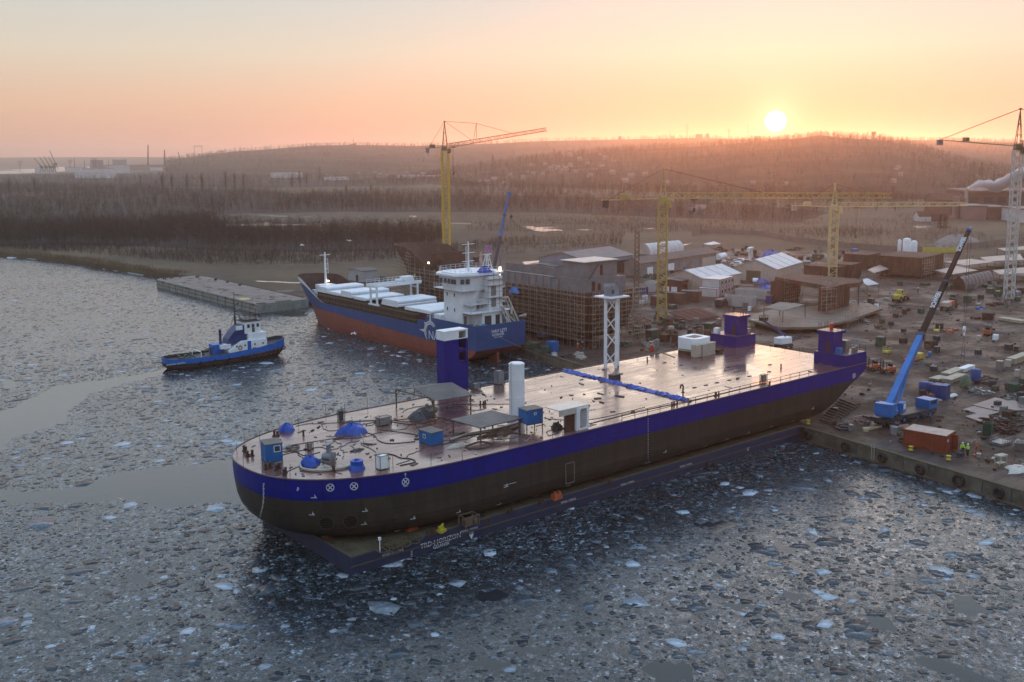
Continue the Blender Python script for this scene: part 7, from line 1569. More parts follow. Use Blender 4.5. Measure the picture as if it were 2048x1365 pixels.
# ================================================================ VEHICLES
def wheels(th, pts, r, w_, mt='rubber'):
    for x, y in pts: b = MB(); b.bar((x, y-w_/2, r), (x, y+w_/2, r), r, 14); wl = b.build('wheel', M_[mt], th); b = MB(); b.bar((x, y-w_/2-.02, r), (x, y+w_/2+.02, r), r*.45, 10); b.build('rim', M_['steel'], wl)
def carveh(px, py, rz, label, mt, L=4.4, W2=1.8, H_=1.45, van=False, group=None, cat='car', truck=False):
    th = thing('van' if van else 'parked_car', label, 'van' if van else cat, G(px, py, 2), rz, group); x = L/2
    pr = [(-x, .35), (x, .35), (x, .8), (x*.55, .95), (x*.25, H_), (-x*.75, H_), (-x, .95)] if not van else [(-x, .35), (x, .35), (x, 1.0), (x*.7, 1.2), (x*.5, H_), (-x*.97, H_), (-x, H_-.2)]
    MB().sweep(pr, (0, -W2/2, 0), (1, 0, 0), (0, 0, 1), (0, W2, 0)).build('body', mt, th)
    b = MB(); zl = .98 if not van else 1.25
    for s_ in (-1, 1): b.bb((-x*.65, s_*(W2/2+.005), zl), (x*.3 if not van else x*.55, s_*(W2/2+.02), H_-.12))
    b.build('window', M_['glass'], th); wheels(th, [(-x*.62, -W2/2+.1), (x*.62, -W2/2+.1), (-x*.62, W2/2-.1), (x*.62, W2/2-.1)], .33, .24); return th
carveh(1443, 613, .3, 'dark delivery van parked before the white containers', M_['dgrey'], 5.6, 2.0, 2.3, True)
for px, py, rz, mt, lb in ((1511, 565, .6, 'white', 'small white car parked right of the tents near the blue tarpaulin'), (1478, 524, 1.9, 'white', 'white car farthest back in the parking row'), (1493, 527, 1.9, 'steel', 'silver car beside the farthest white one'), (1472, 531, 1.9, 'white', 'white car in the middle of the parking row'), (1487, 534, 1.9, 'cream', 'beige car right in the parking row'), (1468, 539, 1.9, 'steel', 'silver car nearest in the parking row'), (1438, 526, .4, 'green', 'green car by the end of the long shed'), (1450, 529, .4, 'steel', 'silver car beside the green one')): carveh(px, py, rz, lb, M_[mt], group='cars parked behind the tents' if px < 1500 and px > 1460 else None)
def forklift(px, py, rz, label, s_=1.0):
    th = thing('forklift', label, 'forklift', G(px, py, 2), rz); MB().sweep([(-1.5, .35), (1.1, .35), (1.1, .9), (.5, 1.0), (.3, .95), (-.3, 1.2), (-1.5, 1.35)], (0, -.7, 0), (1, 0, 0), (0, 0, 1), (0, 1.4, 0)).build('body', M_['orange'], th)
    b = MB()
    for x, y in ((-.7, -.6), (-.7, .6), (.6, -.6), (.6, .6)): b.box((x, y, 1.0), (.09, .09, 1.3))
    b.bb((-.85, -.7, 2.3), (.75, .7, 2.38)); b.build('cab_frame', M_['dgrey'], th); MB().bb((-.75, -.45, 1.36), (-.3, .45, 1.8)).build('seat', M_['rubber'], th)
    b = MB(); [b.box((1.3, y, .1), (.14, .12, 2.9)) for y in (-.45, .45)]; [b.bb((1.2, -.5, z), (1.3, .5, z+.12)) for z in (.3, 1.5, 2.85)]; b.build('mast', M_['dgrey'], th)
    for y in (-.3, .3): MB().bb((1.38, y-.07, .12), (2.5, y+.07, .2)).build('fork', M_['steel'], th)
    wheels(th, [(-1.0, -.6), (-1.0, .6), (.75, -.65), (.75, .65)], .38, .3); return th
forklift(1976, 670, .2, 'orange forklift with raised mast alone in the open yard'); forklift(1745, 741, 2.8, 'red forklift just behind the deck ship stern'); forklift(1775, 746, 2.6, 'second forklift half hidden by the blue crane boom')
th = thing('wheel_loader', 'yellow wheel loader with bucket parked near the brown hull sections', 'wheel loader', G(1800, 603, 2), .15)
MB().sweep([(-3.2, 1.0), (-.4, 1.0), (-.4, 2.0), (-1.2, 2.3), (-3.2, 2.1)], (0, -1, 0), (1, 0, 0), (0, 0, 1), (0, 2, 0)).build('engine_cover', M_['yellow'], th); MB().sweep([(-.35, .9), (1.6, .9), (1.4, 1.7), (-.35, 1.9)], (0, -.9, 0), (1, 0, 0), (0, 0, 1), (0, 1.8, 0)).build('front_frame', M_['yellow'], th)
cb_ = MB().bb((-1.15, -.75, 2.32), (.35, .75, 3.5)).build('cab', M_['yellow'], th); b = MB(); b.bb((-1.0, -.78, 2.6), (.2, -.752, 3.35)); b.bb((-1.0, .752, 2.6), (.2, .78, 3.35)); b.bb((.352, -.65, 2.6), (.37, .65, 3.35)); b.build('window', M_['glass'], cb_)
MB().bb((1.62, -.5, 1.3), (2.9, -.3, 1.55)).bb((1.62, .3, 1.3), (2.9, .5, 1.55)).build('lift_arms', M_['yellow'], th); MB().sweep([(0, 0), (1.2, 0), (.5, .5), (.1, 1.1), (-.1, 1.0)], (2.9, -1.5, .2), (1, 0, 0), (0, 0, 1), (0, 3, 0)).build('bucket', M_['dgrey'], th); wheels(th, [(-2.2, -1), (-2.2, 1), (1.0, -1), (1.0, 1)], .85, .6)
th = thing('boom_lift', 'white and blue boom lift raised behind the far edge of the deck ship', 'boom lift', G(1567, 697, 2), 0); MB().bb((-1.9, -1.1, .5), (1.9, 1.1, 1.0)).build('chassis', M_['dgrey'], th); MB().bb((-2.2, -1.1, 1.25), (1.6, 1.1, 2.6)).build('turret', M_['white'], th); wheels(th, [(-1.4, -1.1), (1.4, -1.1), (-1.4, 1.1), (1.4, 1.1)], .5, .4)
p0_ = Vector((.6, 0, 2.9)); bk = G(1527, 640, 2+0); tl_ = PL(1527, 642, 1, th.location.y)-th.location; b = MB(); b.bar(p0_, p0_.lerp(tl_, .55), .3, 4); b.bar(p0_.lerp(tl_, .5), tl_, .2, 4); b.build('boom', blc, th); b = MB(); c_ = tl_; b.box((c_.x, c_.y, c_.z), (1.8, 1.0, .1)); railing(b, [(c_.x-.9, c_.y-.5, c_.z+.1), (c_.x+.9, c_.y-.5, c_.z+.1), (c_.x+.9, c_.y+.5, c_.z+.1), (c_.x-.9, c_.y+.5, c_.z+.1), (c_.x-.9, c_.y-.5, c_.z+.1)], 1.1, .9, .05); b.bb((c_.x-.85, c_.y-.46, c_.z+.1), (c_.x+.85, c_.y+.46, c_.z+.8)); b.build('basket', M_['green'], th)
th = thing('flatbed_trailer', 'long low trailer loaded with rusty steel in the open yard', 'trailer', G(1898, 618, 2), .2); MB().bb((-5, -1.2, .8), (5, 1.2, 1.1)).build('bed', M_['brown'], th); wheels(th, [(x, y) for x in (-4, -3, 3, 4) for y in (-1, 1)], .45, .3)
for k, (x, d, mt) in enumerate(((-3, (3.6, 2.0, 1.1), 'cream'), (1.0, (2.8, 1.8, 1.0), 'orange'), (3.6, (2.0, 1.6, 1.4), 'brown'))): b = MB(); b.box((0, 0, .1), d); b.bb((-d[0]/2, -d[1]/2-.06, 0), (d[0]/2, -d[1]/2, .1)); b.bb((-d[0]/2, d[1]/2, 0), (d[0]/2, d[1]/2+.06, .1)); solo(b, 'steel_part', M_[mt], ('long pale load at the left end of the low trailer', 'orange-brown load in the middle of the low trailer', 'brown load at the right end of the low trailer')[k], 'steel part', W_((G(1898, 618, 2), .2), x, 0, 1.11), .2)
# ================================================================ YARD STORES
def box_item(px, py, wpx, hpx, mt, label, nm='crate', cat='crate', rz=None, dy=None, group=None, kind=0):
    p = G(px, py, 2); dep = (Vector((p.x, p.y, 0))).length*1.02; x = wpx*dep/2015/1.25; h = max(.4, hpx*dep/2015*.92); y = dy or x*.75; rz = rnd.uniform(-.2, .5) if rz is None else rz; b = MB()
    if kind == 0:
        b.bb((-x/2, -y/2, .12), (x/2, y/2, h*.93)); b.bb((-x/2-.05, -y/2-.05, h*.93+.003), (x/2+.05, y/2+.05, h))
        k = max(2, int(x/.8)); [b.bb((-x/2+x*i/k-.04, -y/2-.06, 0), (-x/2+x*i/k+.05, y/2+.06, h*.93)) for i in range(k+1)]
    elif kind == 1:   # open skip with sloping ends
        t_ = .08; b.sweep([(-x/2+.3, 0), (x/2-.3, 0), (x/2, h), (x/2-.1, h), (x/2-.38, .1), (-x/2+.38, .1), (-x/2+.1, h), (-x/2, h)], (0, -y/2, 0), (1, 0, 0), (0, 0, 1), (0, y, 0)); b.sweep([(-x/2+.3, .0), (x/2-.3, .0), (x/2, h), (-x/2, h)], (0, -y/2-t_, 0), (1, 0, 0), (0, 0, 1), (0, t_-.003, 0)); b.sweep([(-x/2+.3, .0), (x/2-.3, .0), (x/2, h), (-x/2, h)], (0, y/2+.003, 0), (1, 0, 0), (0, 0, 1), (0, t_, 0))
    elif kind == 2:   # stack of boards
        n = max(2, int(h/.28)); [b.bb((-x/2+rnd.uniform(0, .2), -y/2, i*h/n), (x/2-rnd.uniform(0, .2), y/2, (i+.75)*h/n)) for i in range(n)]; [b.bb((xx-.06, -y/2-.01, (i+.75)*h/n), (xx+.06, y/2+.01, (i+1)*h/n)) for i in range(n-1) for xx in (-x*.3, x*.3)]
    elif kind == 3:   # cage basket
        for xx in np.linspace(-x/2, x/2, 5):
            for yy in (-y/2, y/2): b.box((xx, yy, 0), (.06, .06, h))
        [b.bb((-x/2, yy-.03, z), (x/2, yy+.03, z+.06)) for yy in (-y/2, y/2) for z in (.1, h*.5, h-.06)]; b.bb((-x/2+.04, -y/2+.04, .05), (x/2-.04, y/2-.04, h*.35))
    return solo(b, nm, mt if not isinstance(mt, str) else M_[mt], label, cat, p, rz, group)
BI = [(1761, 692, 21, 19, 'green', 'green tool crate behind the deck ship stern', 0), (1774, 706, 18, 12, 'yellow', 'yellow cage crate right of the green one behind the stern', 3), (1837, 718, 18, 12, 'yellow', 'dull yellow crate right of the crane boom', 0), (1822, 722, 30, 9, 'red', 'red steel frame with white sheets beside the crane boom', 3), (1859, 712, 6, 8, 'cblue', 'small light blue barrel box amid the yard', 0), (1873, 664, 15, 12, 'yellow', 'yellow crate alone left of the hanging hook block', 3), (1873, 681, 12, 9, 'dgrey', 'dark crate below the lone yellow crate', 0), (1873, 705, 12, 12, 'dgrey', 'dark crate in line between yellow crate and timber stacks', 0),
      (1956, 708, 12, 8, 'dgrey', 'flat dark crate right of the hoist ropes', 0), (2017, 700, 14, 11, 'dgrey', 'left of two dark crates at the right side', 0), (2032, 703, 11, 10, 'dgrey', 'right of two dark crates at the right side', 0), (1867, 742, 17, 10, 'dgrey', 'dark wooden crate before the timber stacks', 0), (1857, 732, 11, 6, 'wood', 'small brown crate behind the dark wooden one', 0), (1991, 680, 12, 10, 'white', 'white boxes before the lone orange forklift', 0), (1957, 681, 9, 9, 'cream', 'cream box left of the lone forklift', 0),
      (1895, 580, 12, 9, 'green', 'left green locker behind the crane boom', 0), (1907, 579, 12, 9, 'green', 'right green locker behind the crane boom', 0), (1906, 598, 12, 9, 'green', 'green locker above the low trailer', 0), (1935, 606, 15, 13, 'green', 'green skip right of the low trailer', 1), (1957, 610, 13, 9, 'cream', 'pale cage right of the green skip', 3), (1980, 586, 16, 9, 'green', 'green container box left of the white crane foot', 0), (1995, 593, 8, 11, 'yel2', 'bright yellow box at the foot of the white crane', 0), (2030, 592, 22, 9, 'grey', 'grey container box right of the white crane foot', 0), (2035, 602, 14, 8, 'green', 'small green box right of the white crane foot', 0), (1972, 575, 14, 6, 'green', 'low green box before the barrel-roofed shelter', 0),
      (1976, 638, 30, 13, 'brown', 'brown steel box stack amid the right yard', 2), (1951, 638, 20, 4, 'rust', 'flat rusty plates left of the brown box stack', 2), (1999, 740, 15, 18, 'steel', 'pale grey box stack by the right timber', 0), (2016, 733, 14, 13, 'cream', 'cream crate behind the pale grey stack', 0), (2034, 753, 11, 13, 'cream', 'cream barrel box at the right edge of the yard', 0), (1975, 871, 22, 26, 'green', 'green skip full of scrap right of the container', 1), (2001, 888, 40, 15, 'steel', 'galvanised cage basket right of the green scrap skip', 3), (2040, 900, 26, 16, 'steel', 'pale blue tray with scrap at the right edge', 1), (1957, 915, 10, 8, 'steel', 'grey tool box on the quay right of the two workers', 0),
      (1789, 869, 16, 16, 'grey', 'grey counterweight box left of the orange container', 0), (1702, 862, 9, 13, 'steel', 'light blue panel box near the quay edge behind the barge', 0), (1674, 850, 22, 8, 'wood', 'shallow wooden tray near the quay corner', 1), (1070, 699, 24, 15, 'green', 'dark green box at the quay below the cargo ship stern', 0), (1091, 708, 17, 17, 'green', 'bright green lidded box below the blue machine', 0), (1105, 704, 26, 23, 'blue', 'large blue container box beside the green lidded one', 0), (1109, 713, 10, 9, 'white', 'small white generator at the quay edge', 3), (1275, 668, 25, 17, 'green', 'green lidded box left of the middle crane foot', 0), (1305, 676, 28, 18, 'green', 'dull green box below the middle crane foot', 0), (1330, 683, 20, 15, 'brown', 'brown box right below the middle crane foot', 0), (1349, 684, 12, 16, 'brown', 'slim brown box beside the brown one', 0), (1342, 664, 14, 12, 'cream', 'cream box right of the middle crane foot', 0),
      (1365, 655, 10, 14, 'green', 'green bin among boxes behind the white block', 0), (1380, 668, 12, 10, 'green', 'small green box behind the white block', 0), (1420, 657, 24, 12, 'green', 'green box behind the far stern tower', 0), (1438, 651, 10, 14, 'steel', 'grey cabinet left of the far stern tower', 0), (1290, 607, 14, 18, 'white', 'stack of white packages left of the middle crane mast', 2), (1283, 609, 11, 9, 'white', 'small stack of white packages beside the tall one', 2), (1345, 617, 18, 8, 'green', 'green cabinet before the brown containers', 0), (1490, 618, 12, 14, 'steel', 'pallet of light boxes before the pale container', 2), (1499, 622, 7, 9, 'white', 'white bin before the pale container', 0), (1510, 652, 20, 14, 'cream', 'striped cream box right of the far stern tower', 2),
      (1735, 625, 14, 12, 'green', 'green box beside the round machine on the yard', 0), (1752, 622, 9, 14, 'white', 'white tank box right of the flat hull bottom', 0), (1742, 607, 14, 10, 'green', 'green box behind the white tank box', 0), (1725, 636, 18, 8, 'rust', 'rusty frame right of the flat hull bottom', 3), (1862, 800, 13, 12, 'wood', 'wooden box beside the blue machines', 0), (1845, 800-6, 14, 14, 'brown', 'brown spool box left of the blue machines', 0), (1709, 510, 14, 12, 'blue', 'blue and white cabin on the far brown block', 0), (1925, 556, 16, 5, 'cream', 'pale plates on the ground right of the long steel block', 2), (1850, 571, 20, 6, 'wood', 'heap of timber at the foot of the long steel block', 2), (1800, 572, 10, 9, 'green', 'green box at the foot of the long steel block', 0)]
for px, py, w_, h_, mt, lb, kd in BI:
    o = box_item(px, py, w_, h_, mt, lb, {0: 'crate', 1: 'skip', 2: 'pallet_stack', 3: 'cage_crate'}[kd], {0: 'crate', 1: 'skip', 2: 'stack', 3: 'cage'}[kd], kind=kd)
    if px == 1709: o.location.z = 2+HG(o.location, 520); 
# timber and panel stacks drawn from their footprints
def stack(C_, L_, R_p, top, label, mt, lay=3, nm='timber_stack', cat='timber stack', n=1):
    C, rz, dx, dy, h = ob(C_, L_, R_p, top, 2); b = MB()
    for i in range(lay): b.bb((0, 0, i*h/lay+.08), (dx, dy, (i+1)*h/lay-.03)); [b.bb((x-.05, .05, i*h/lay-.03 if i else 0), (x+.05, dy-.05, i*h/lay+.08)) for x in (dx*.1, dx*.5, dx*.9)]
    return solo(b, nm, mt, label, cat, C, rz)
pale = pm('pale_timber', (.42, .36, .26), (.30, .25, .18), 1, .6, c3=(.5, .45, .36))
stack((1877, 764), (1866, 758), (1897, 758), 759, 'short pale timber stack left of the long ones', pale); stack((1903, 768), (1890, 762), (1934, 756), 760, 'long pale timber stack at the front', pale); stack((1900, 756), (1886, 751), (1930, 744), 748, 'long pale timber stack behind the front one', pale); stack((2030, 730), (2022, 724), (2062, 718), 718, 'tall pale timber stack at the right edge', pale, 4); stack((1995, 641), (1990, 637), (2042, 648), 635, 'very long pale beam lying in the right yard', pale, 1)
stack((1928, 746), (1920, 742), (1950, 738), 738, 'small white panel stack behind the blue tank', M_['white'], 3)
bm_ = pm('red_brown_beam', (.20, .085, .065), (.14, .06, .048), .6, .6)
for i in range(9):
    t_ = i/8; a = G(1337+t_*38, 627+t_*17, 2.5); c_ = G(1400+t_*38, 618+t_*16, 2.5); b = MB(); d = c_-a; L = d.length; b.bb((0, -.18, 0), (L, .18, .06)); b.bb((0, -.04, .06), (L, .04, .4)); b.bb((0, -.18, .4), (L, .18, .46)); solo(b, 'steel_beam', bm_, 'red-brown steel beam in the parallel set right of the middle crane foot', 'steel beam', a, math.atan2(d.y, d.x), 'steel beams right of the middle crane')
for i in range(6):
    t_ = i/5; a = G(1240+t_*22, 640+t_*10, 2.5); c_ = G(1280+t_*22, 633+t_*10, 2.5); b = MB(); d = c_-a; L = d.length; b.bb((0, -.18, 0), (L, .18, .06)); b.bb((0, -.04, .06), (L, .04, .4)); b.bb((0, -.18, .4), (L, .18, .46)); solo(b, 'steel_beam', bm_, 'red-brown steel beam in the small set left of the middle crane foot', 'steel beam', a, math.atan2(d.y, d.x), 'steel beams left of the middle crane')
for i in range(10):
    t_ = i/9; a = G(1640+t_*40, 838-t_*40, 2.3); c_ = G(1668+t_*48, 846-t_*34, 2.3); b = MB(); d = c_-a; L = d.length; b.bb((0, -.2, 0), (L, .2, .35)); b.bb((.3, -.15, .35), (L-.3, .15, .4)); solo(b, 'wooden_sleeper', pm('sleeper', (.17, .13, .10), (.10, .075, .06), 1, .8), 'weathered wooden sleeper in the row under the deck ship stern', 'sleeper', a-Vector((0, 0, .3)), math.atan2(d.y, d.x), 'sleepers under the stern')
# tanks and machines
def vtank(px, py, r, h, mt, label, cone=False):
    th = thing('tank', label, 'tank', G(px, py, 2)); b = MB(); pr = [(r*.7, .5), (r, .8), (r, h-.3), (r*.8, h), (.15, h+.1)] if not cone else [(r, .4), (r*.95, h*.4), (r*.6, h*.85), (.2, h)]; b.lathe((0, 0, 0), pr, 18); b.build('shell', M_[mt] if isinstance(mt, str) else mt, th, None, True); b = MB()
    for k in range(4): a = k*math.pi/2+.4; b.bar((r*.8*math.cos(a), r*.8*math.sin(a), 0), (r*.8*math.cos(a), r*.8*math.sin(a), .9), .08, 4)
    b.build('legs', M_['dgrey'], th); return th
tbl = pm('tank_blue', (.02, .06, .22), (.015, .045, .17), 1, .5); tgr = pm('tank_green', (.10, .12, .07), (.07, .09, .05), 1, .5)
vtank(1950, 768, .95, 2.9, tbl, 'upright blue pressure tank before the timber stacks'); vtank(1931, 775, 1.1, 2.5, tgr, 'green bell-shaped blasting pot left of the blue pressure tank', True); vtank(1848, 787, 1.0, 2.2, tbl, 'squat blue tank left among the blue machines'); vtank(1859, 787, .9, 2.0, tbl, 'squat blue tank right among the blue machines'); vtank(766, 566, 1.1, 2.5, 'dgrey', 'dark round tank beside the grey shed behind the cargo ship bow'); vtank(1613, 535, 1.6, 2.6, 'steel', 'pale blue tank right of the tents'); vtank(1087, 678, 1.6, 2.0, 'blue', 'blue round machine above the green box near the cargo ship stern')
for (C_, L_, R_p, top, lb) in (((1880, 799), (1866, 794), (1890, 795), 772, 'blue machine cabinet with a dark grille among the blue machines'), ((1892, 801), (1884, 797), (1900, 796), 773, 'tall blue cabinet at the right end of the blue machines')):
    C, rz, dx, dy, h = ob(C_, L_, R_p, top, 2); th = thing('machine', lb, 'machine', C, rz); MB().bb((0, 0, .15), (dx, dy, h)).build('body', tbl, th); MB().bb((dx*.2, -.04, h*.3), (dx*.7, -.003, h*.8)).build('grille', M_['dgrey'], th); MB().bb((-.05, -.05, 0), (dx+.05, dy+.05, .145)).build('skid', M_['dgrey'], th)
def pile(px, py, rx, ry, h, mt, label, n=26, nm='scrap_pile', cat='pile', seed=1, long=1.6):
    r = random.Random(seed); b = MB()
    for k in range(n):
        a = r.uniform(0, 6.28); rr = math.sqrt(r.random()); x, y = rx*rr*math.cos(a), ry*rr*math.sin(a); z = h*(1-rr)*r.random(); b.box((x, y, z), (r.uniform(.3, long), r.uniform(.12, .6), r.uniform(.06, .4)), r.uniform(0, 3.1))
    b.box((0, 0, 0), (rx*1.2, ry*1.2, h*.35), .3, 0, .6); return solo(b, nm, M_[mt] if isinstance(mt, str) else mt, label, cat, G(px, py, 2), r.uniform(0, 1))
for a in ((2010, 858, 4.2, 2.6, 1.6, 'brown', 'large heap of rusty steel offcuts at the right edge', 60), (1982, 843, 3.0, 1.6, .8, 'rust', 'scrap pipes behind the green scrap skip', 30), (2025, 838, 3.0, 1.6, 1.2, 'wood', 'brown heap of plates right of the scrap pipes', 30), (2030, 798, 3.5, 1.5, .8, 'dgrey', 'dark heap of cut profiles at the right edge of the yard', 30), (1686, 855, 2.4, 1.2, .7, 'dgrey', 'tangled chains and shackles near the quay edge', 34), (1960, 785, 3.0, 2.0, .8, 'steel', 'scattered metal parts right of the blue pressure tank', 34), (1970, 762, 3.6, 1.8, .8, 'wood', 'mixed boards behind the metal parts', 30), (1858, 806, 3.0, 1.0, .5, 'cream', 'pale debris before the blue machines', 24), (1800, 866, 2.4, 1.2, .8, 'wood', 'planks left of the orange container', 20), (1160, 712, 4, 1.3, .7, 'cream', 'pale debris at the quay behind the lattice tower', 26), (1132, 714, 2.2, 1, .8, 'dgrey', 'dark mooring gear on the quay before the scaffold', 20),
          (1062, 690, 2.5, 1.5, 1.5, 'wood', 'brown sacks beside the cargo ship stern', 20), (1335, 652, 4, 2, .7, 'brown', 'brown plates below the parallel steel beams', 24), (1390, 655, 5, 1.6, .8, 'dgrey', 'dark mixed stores behind the white block', 40), (1300, 690, 5, 1.4, .7, 'steel', 'line of pallets behind the far deck edge', 40), (1360, 700-8, 3, 1.2, .8, 'brown', 'brown stores just behind the far deck edge', 24), (1250, 690, 3, 1.5, .6, 'green', 'green stores right of the lattice tower', 20), (1700, 607, 4, 2, .8, 'cream', 'pale debris between the ship sections', 30), (1790, 613, 5, 1.2, .6, 'dgrey', 'dark parts before the wheel loader', 30), (1776, 600, 3, 1.6, 1, 'cream', 'pale wrapped parts left of the wheel loader', 20), (1900, 663, 4, 1.2, .7, 'orange', 'orange frames on the ground left of the hook block', 20), (1990, 610, 4, 1.6, .5, 'rust', 'rusty plates before the white crane foot', 30), (1960, 618, 3, 1, .5, 'blue', 'blue tarpaulin scraps before the white crane', 14),
          (1300, 553, 6, 2, 1, 'green', 'green stores along the long shed', 30), (1370, 552, 6, 2, 1, 'brown', 'brown stores between the long shed and the tent', 40), (1430, 545, 6, 2, 1.4, 'rust', 'rusty heap between the shed end and the tents', 40), (1500, 512, 9, 3, 2.2, 'rust', 'red-brown stacked profiles far behind the tents', 70), (1590, 500, 9, 3, 1.4, 'brown', 'brown stacks in the far yard behind the tents', 50), (1440, 500, 9, 3, 1.2, 'brown', 'low brown stacks behind the long shed', 50), (1640, 512, 10, 3, .8, 'steel', 'wide scatter of pale steel in the far yard', 60), (1750, 522, 8, 3, 1.2, 'brown', 'far brown stores left of the silos', 40), (1880, 512, 8, 3, 1.2, 'steel', 'far pale stores right of the silos', 40), (1540, 520, 6, 3, 1, 'wood', 'timber behind the right tent', 30), (1760, 655, 4, 1.4, .7, 'wood', 'brown scrap behind the near stern tower', 22), (1730, 642, 3, 1, .6, 'steel', 'pale scrap behind the near stern tower', 16), (1590, 676, 5, 1.2, .6, 'dgrey', 'dark girders lying behind the boom lift', 26), (1660, 690-8, 3.4, 1.2, .5, 'rust', 'rusty strips between the two stern towers', 18)):
    pile(a[0], a[1], a[2], a[3], a[4], a[5], a[6], a[7], seed=a[0])
pt_ = pm('pinkish_plates', (.24, .18, .165), (.17, .125, .115), .5, .5)
for k, (pl_, lb) in enumerate((([(1925, 820), (1948, 813), (2000, 825), (1972, 832)], 0), ([(1930, 834), (1960, 826), (1990, 838), (1965, 846)], 0), ([(1945, 812), (1990, 797), (2048, 806), (2048, 822), (2000, 824)], 0), ([(1985, 838), (2020, 828), (2035, 836), (2000, 846)], 0))):
    P = [G(px, py, 2.1) for px, py in pl_]; b = MB(); q = [(p.x, p.y) for p in P]
    if sum(q[i-1][0]*q[i][1]-q[i][0]*q[i-1][1] for i in range(len(q))) < 0: q = q[::-1]
    b.prism(q, 2.02+k*.004, 2.16+k*.05); solo(b, 'steel_plates', pt_, ('thin pale plates nearest the mobile crane', 'long pale strip plates on the ground', 'widest layer of pinkish steel plates in the right yard', 'small pinkish plates by the scrap heap')[k], 'steel plates')
for pl_, z, lb in (([(2012, 930), (2025, 926), (2060, 935), (2060, 955), (2035, 950)], 2.1, 'white sheeting spread on the quay at the right edge'),):
    P = [G(px, py, 2.05) for px, py in pl_]; c_ = sum(P, Vector((0, 0, 0)))/len(P); b = MB(); mound(b, 0, 0, 0, 2.4, 1.5, .4, 5, 20, 5, .4); solo(b, 'sheeting', pm('white_sheeting', (.5, .47, .42), (.38, .35, .32), 1.5, .4), lb, 'sheeting', c_)
for px, py, rx, ry, h, mt, lb, sd_ in ((1543, 516, 5, 3, 3.2, 'tarp2', 'violet blue tarpaulin pile in the far yard', 3), (1532, 582, 3.6, 1.8, 1.8, 'tarp', 'blue tarpaulin roll behind the pale containers', 4), (1524, 566, 3, 1.5, 1.4, 'tarp2', 'violet blue tarpaulin right of the small white car', 5), (1905, 793, 1.6, .35, .5, 'white', 'white pipe wrap before the blue cabinets', 6)):
    b = MB(); mound(b, 0, 0, 0, rx, ry, h, sd_, 18, 6, .3); solo(b, 'tarpaulin', pm('violet_tarpaulin', (.10, .11, .36), (.07, .08, .25), 1, .5) if mt == 'tarp2' else M_[mt], lb, 'tarpaulin', G(px, py, 2))
b = MB(); [b.box((x, 0, 0), (.5, .5, 4.4)) for x in (-1.6, 1.6)]; b.bb((-3.2, -.6, 4.4), (3.2, .6, 5.0)); b.bar((2, 0, 4.4), (4.6, 0, .3), .3, 4); b.bb((-4.2, -.3, 3.6), (-2, .3, 4.1)); solo(b, 'steel_portal', M_['white'], 'white T-shaped steel frame in the far yard', 'steel frame', G(1500, 519, 2), .4)
b = MB(); b.bar((-3, 0, 1.5), (2, 0, 1.8), 1.3, 12); b.bar((2, 0, 1.6), (5.5, 0, .2), .5, 6); b.bb((-2, -1, 0), (1, 1, .5)); solo(b, 'tank', M_['white'], 'white lying tank at the end of the long shed', 'tank', G(1444, 521, 2), .1)
# striped outrigger boards and pieces by the mobile crane
stripe = newmat('hazard_stripes'); m, t, b_ = stripe; tc = t.new('ShaderNodeTexCoord').outputs['Object']; mp = t.new('ShaderNodeMapping'); mp.inputs['Rotation'].default_value = (0, .7, 0); t.ln(tc, mp.inputs[0]); wv = t.new('ShaderNodeTexWave'); wv.inputs['Scale'].default_value = 1.1; t.ln(mp.outputs[0], wv.inputs['Vector']); t.ln(t.ramp(wv.outputs[0], [(.48, (.55, .5, .48)), (.52, (.35, .05, .03))]), b_.inputs['Base Color'])
for i, (px, py, w_) in enumerate(((1721, 842, 2.2), (1733, 845, 1.6), (1788, 857, 1.6), (1806, 860, 2.0), (1772, 849, 1.2))):
    b = MB(); b.bb((-w_/2, -.06, .3), (w_/2, .06, .85)); b.bb((-w_/2+.1, -.25, 0), (-w_/2+.2, .25, .3)); b.bb((w_/2-.2, -.25, 0), (w_/2-.1, .25, .3)); solo(b, 'warning_board', m, ('striped board at the far left of the mobile crane', 'striped board second from the left of the mobile crane', 'striped board above the grey counterweight box', 'striped board nearest the orange container', 'striped board at the crane rear corner')[i], 'barrier board', G(px, py, 2), -.35)
b = MB(); b.bar((0, 0, .3), (3.0, -.6, .35), .3, 4, 0, .06); b.cyl((-.2, 0, 0), .5, .5, 10); solo(b, 'anchor', pm('cream_anchor', (.45, .38, .24), None, 1, .6), 'pale tapering steel bar on the quay below the hoist rope', 'steel part', G(1733, 862, 2), -.1)
b = MB(); [b.bar((x, y, 0), (x, y, 1.3), .05, 4) for x in (-.7, .7) for y in (-.4, .4)]; b.bb((-.85, -.5, 1.3), (.85, .5, 1.5)); b.bb((-.7, -.4, .3), (.7, .4, .36)); solo(b, 'work_bench', M_['cream'], 'cream-topped steel bench on the quay at the right', 'bench', G(2001, 930, 2), -.2)
b = MB(); b.bar((0, 0, 0), (0, 0, 1.9), .05, 4); b.bb((-.3, -.3, 0), (.3, .3, .1)); [b.bar((-.35, 0, z), (.35, .1, z+.1), .05, 4) for z in (.7, 1.2, 1.8)]; b.box((.2, 0, .8), (.3, .3, .7)); solo(b, 'hose_stand', M_['orange'], 'orange hose stand right of the two workers', 'stand', G(1951, 911, 2))
b = MB(); b.bb((-.5, -.35, 0), (.5, .35, .5)); b.bar((-.3, 0, .5), (-.3, 0, .9), .04, 4); b.bar((.3, 0, .5), (.3, 0, .9), .04, 4); b.bar((-.3, 0, .9), (.3, 0, .9), .04, 4); solo(b, 'tool_chest', M_['dgrey'], 'black tool chest at the feet of the left worker', 'tool chest', G(1921, 912, 2))
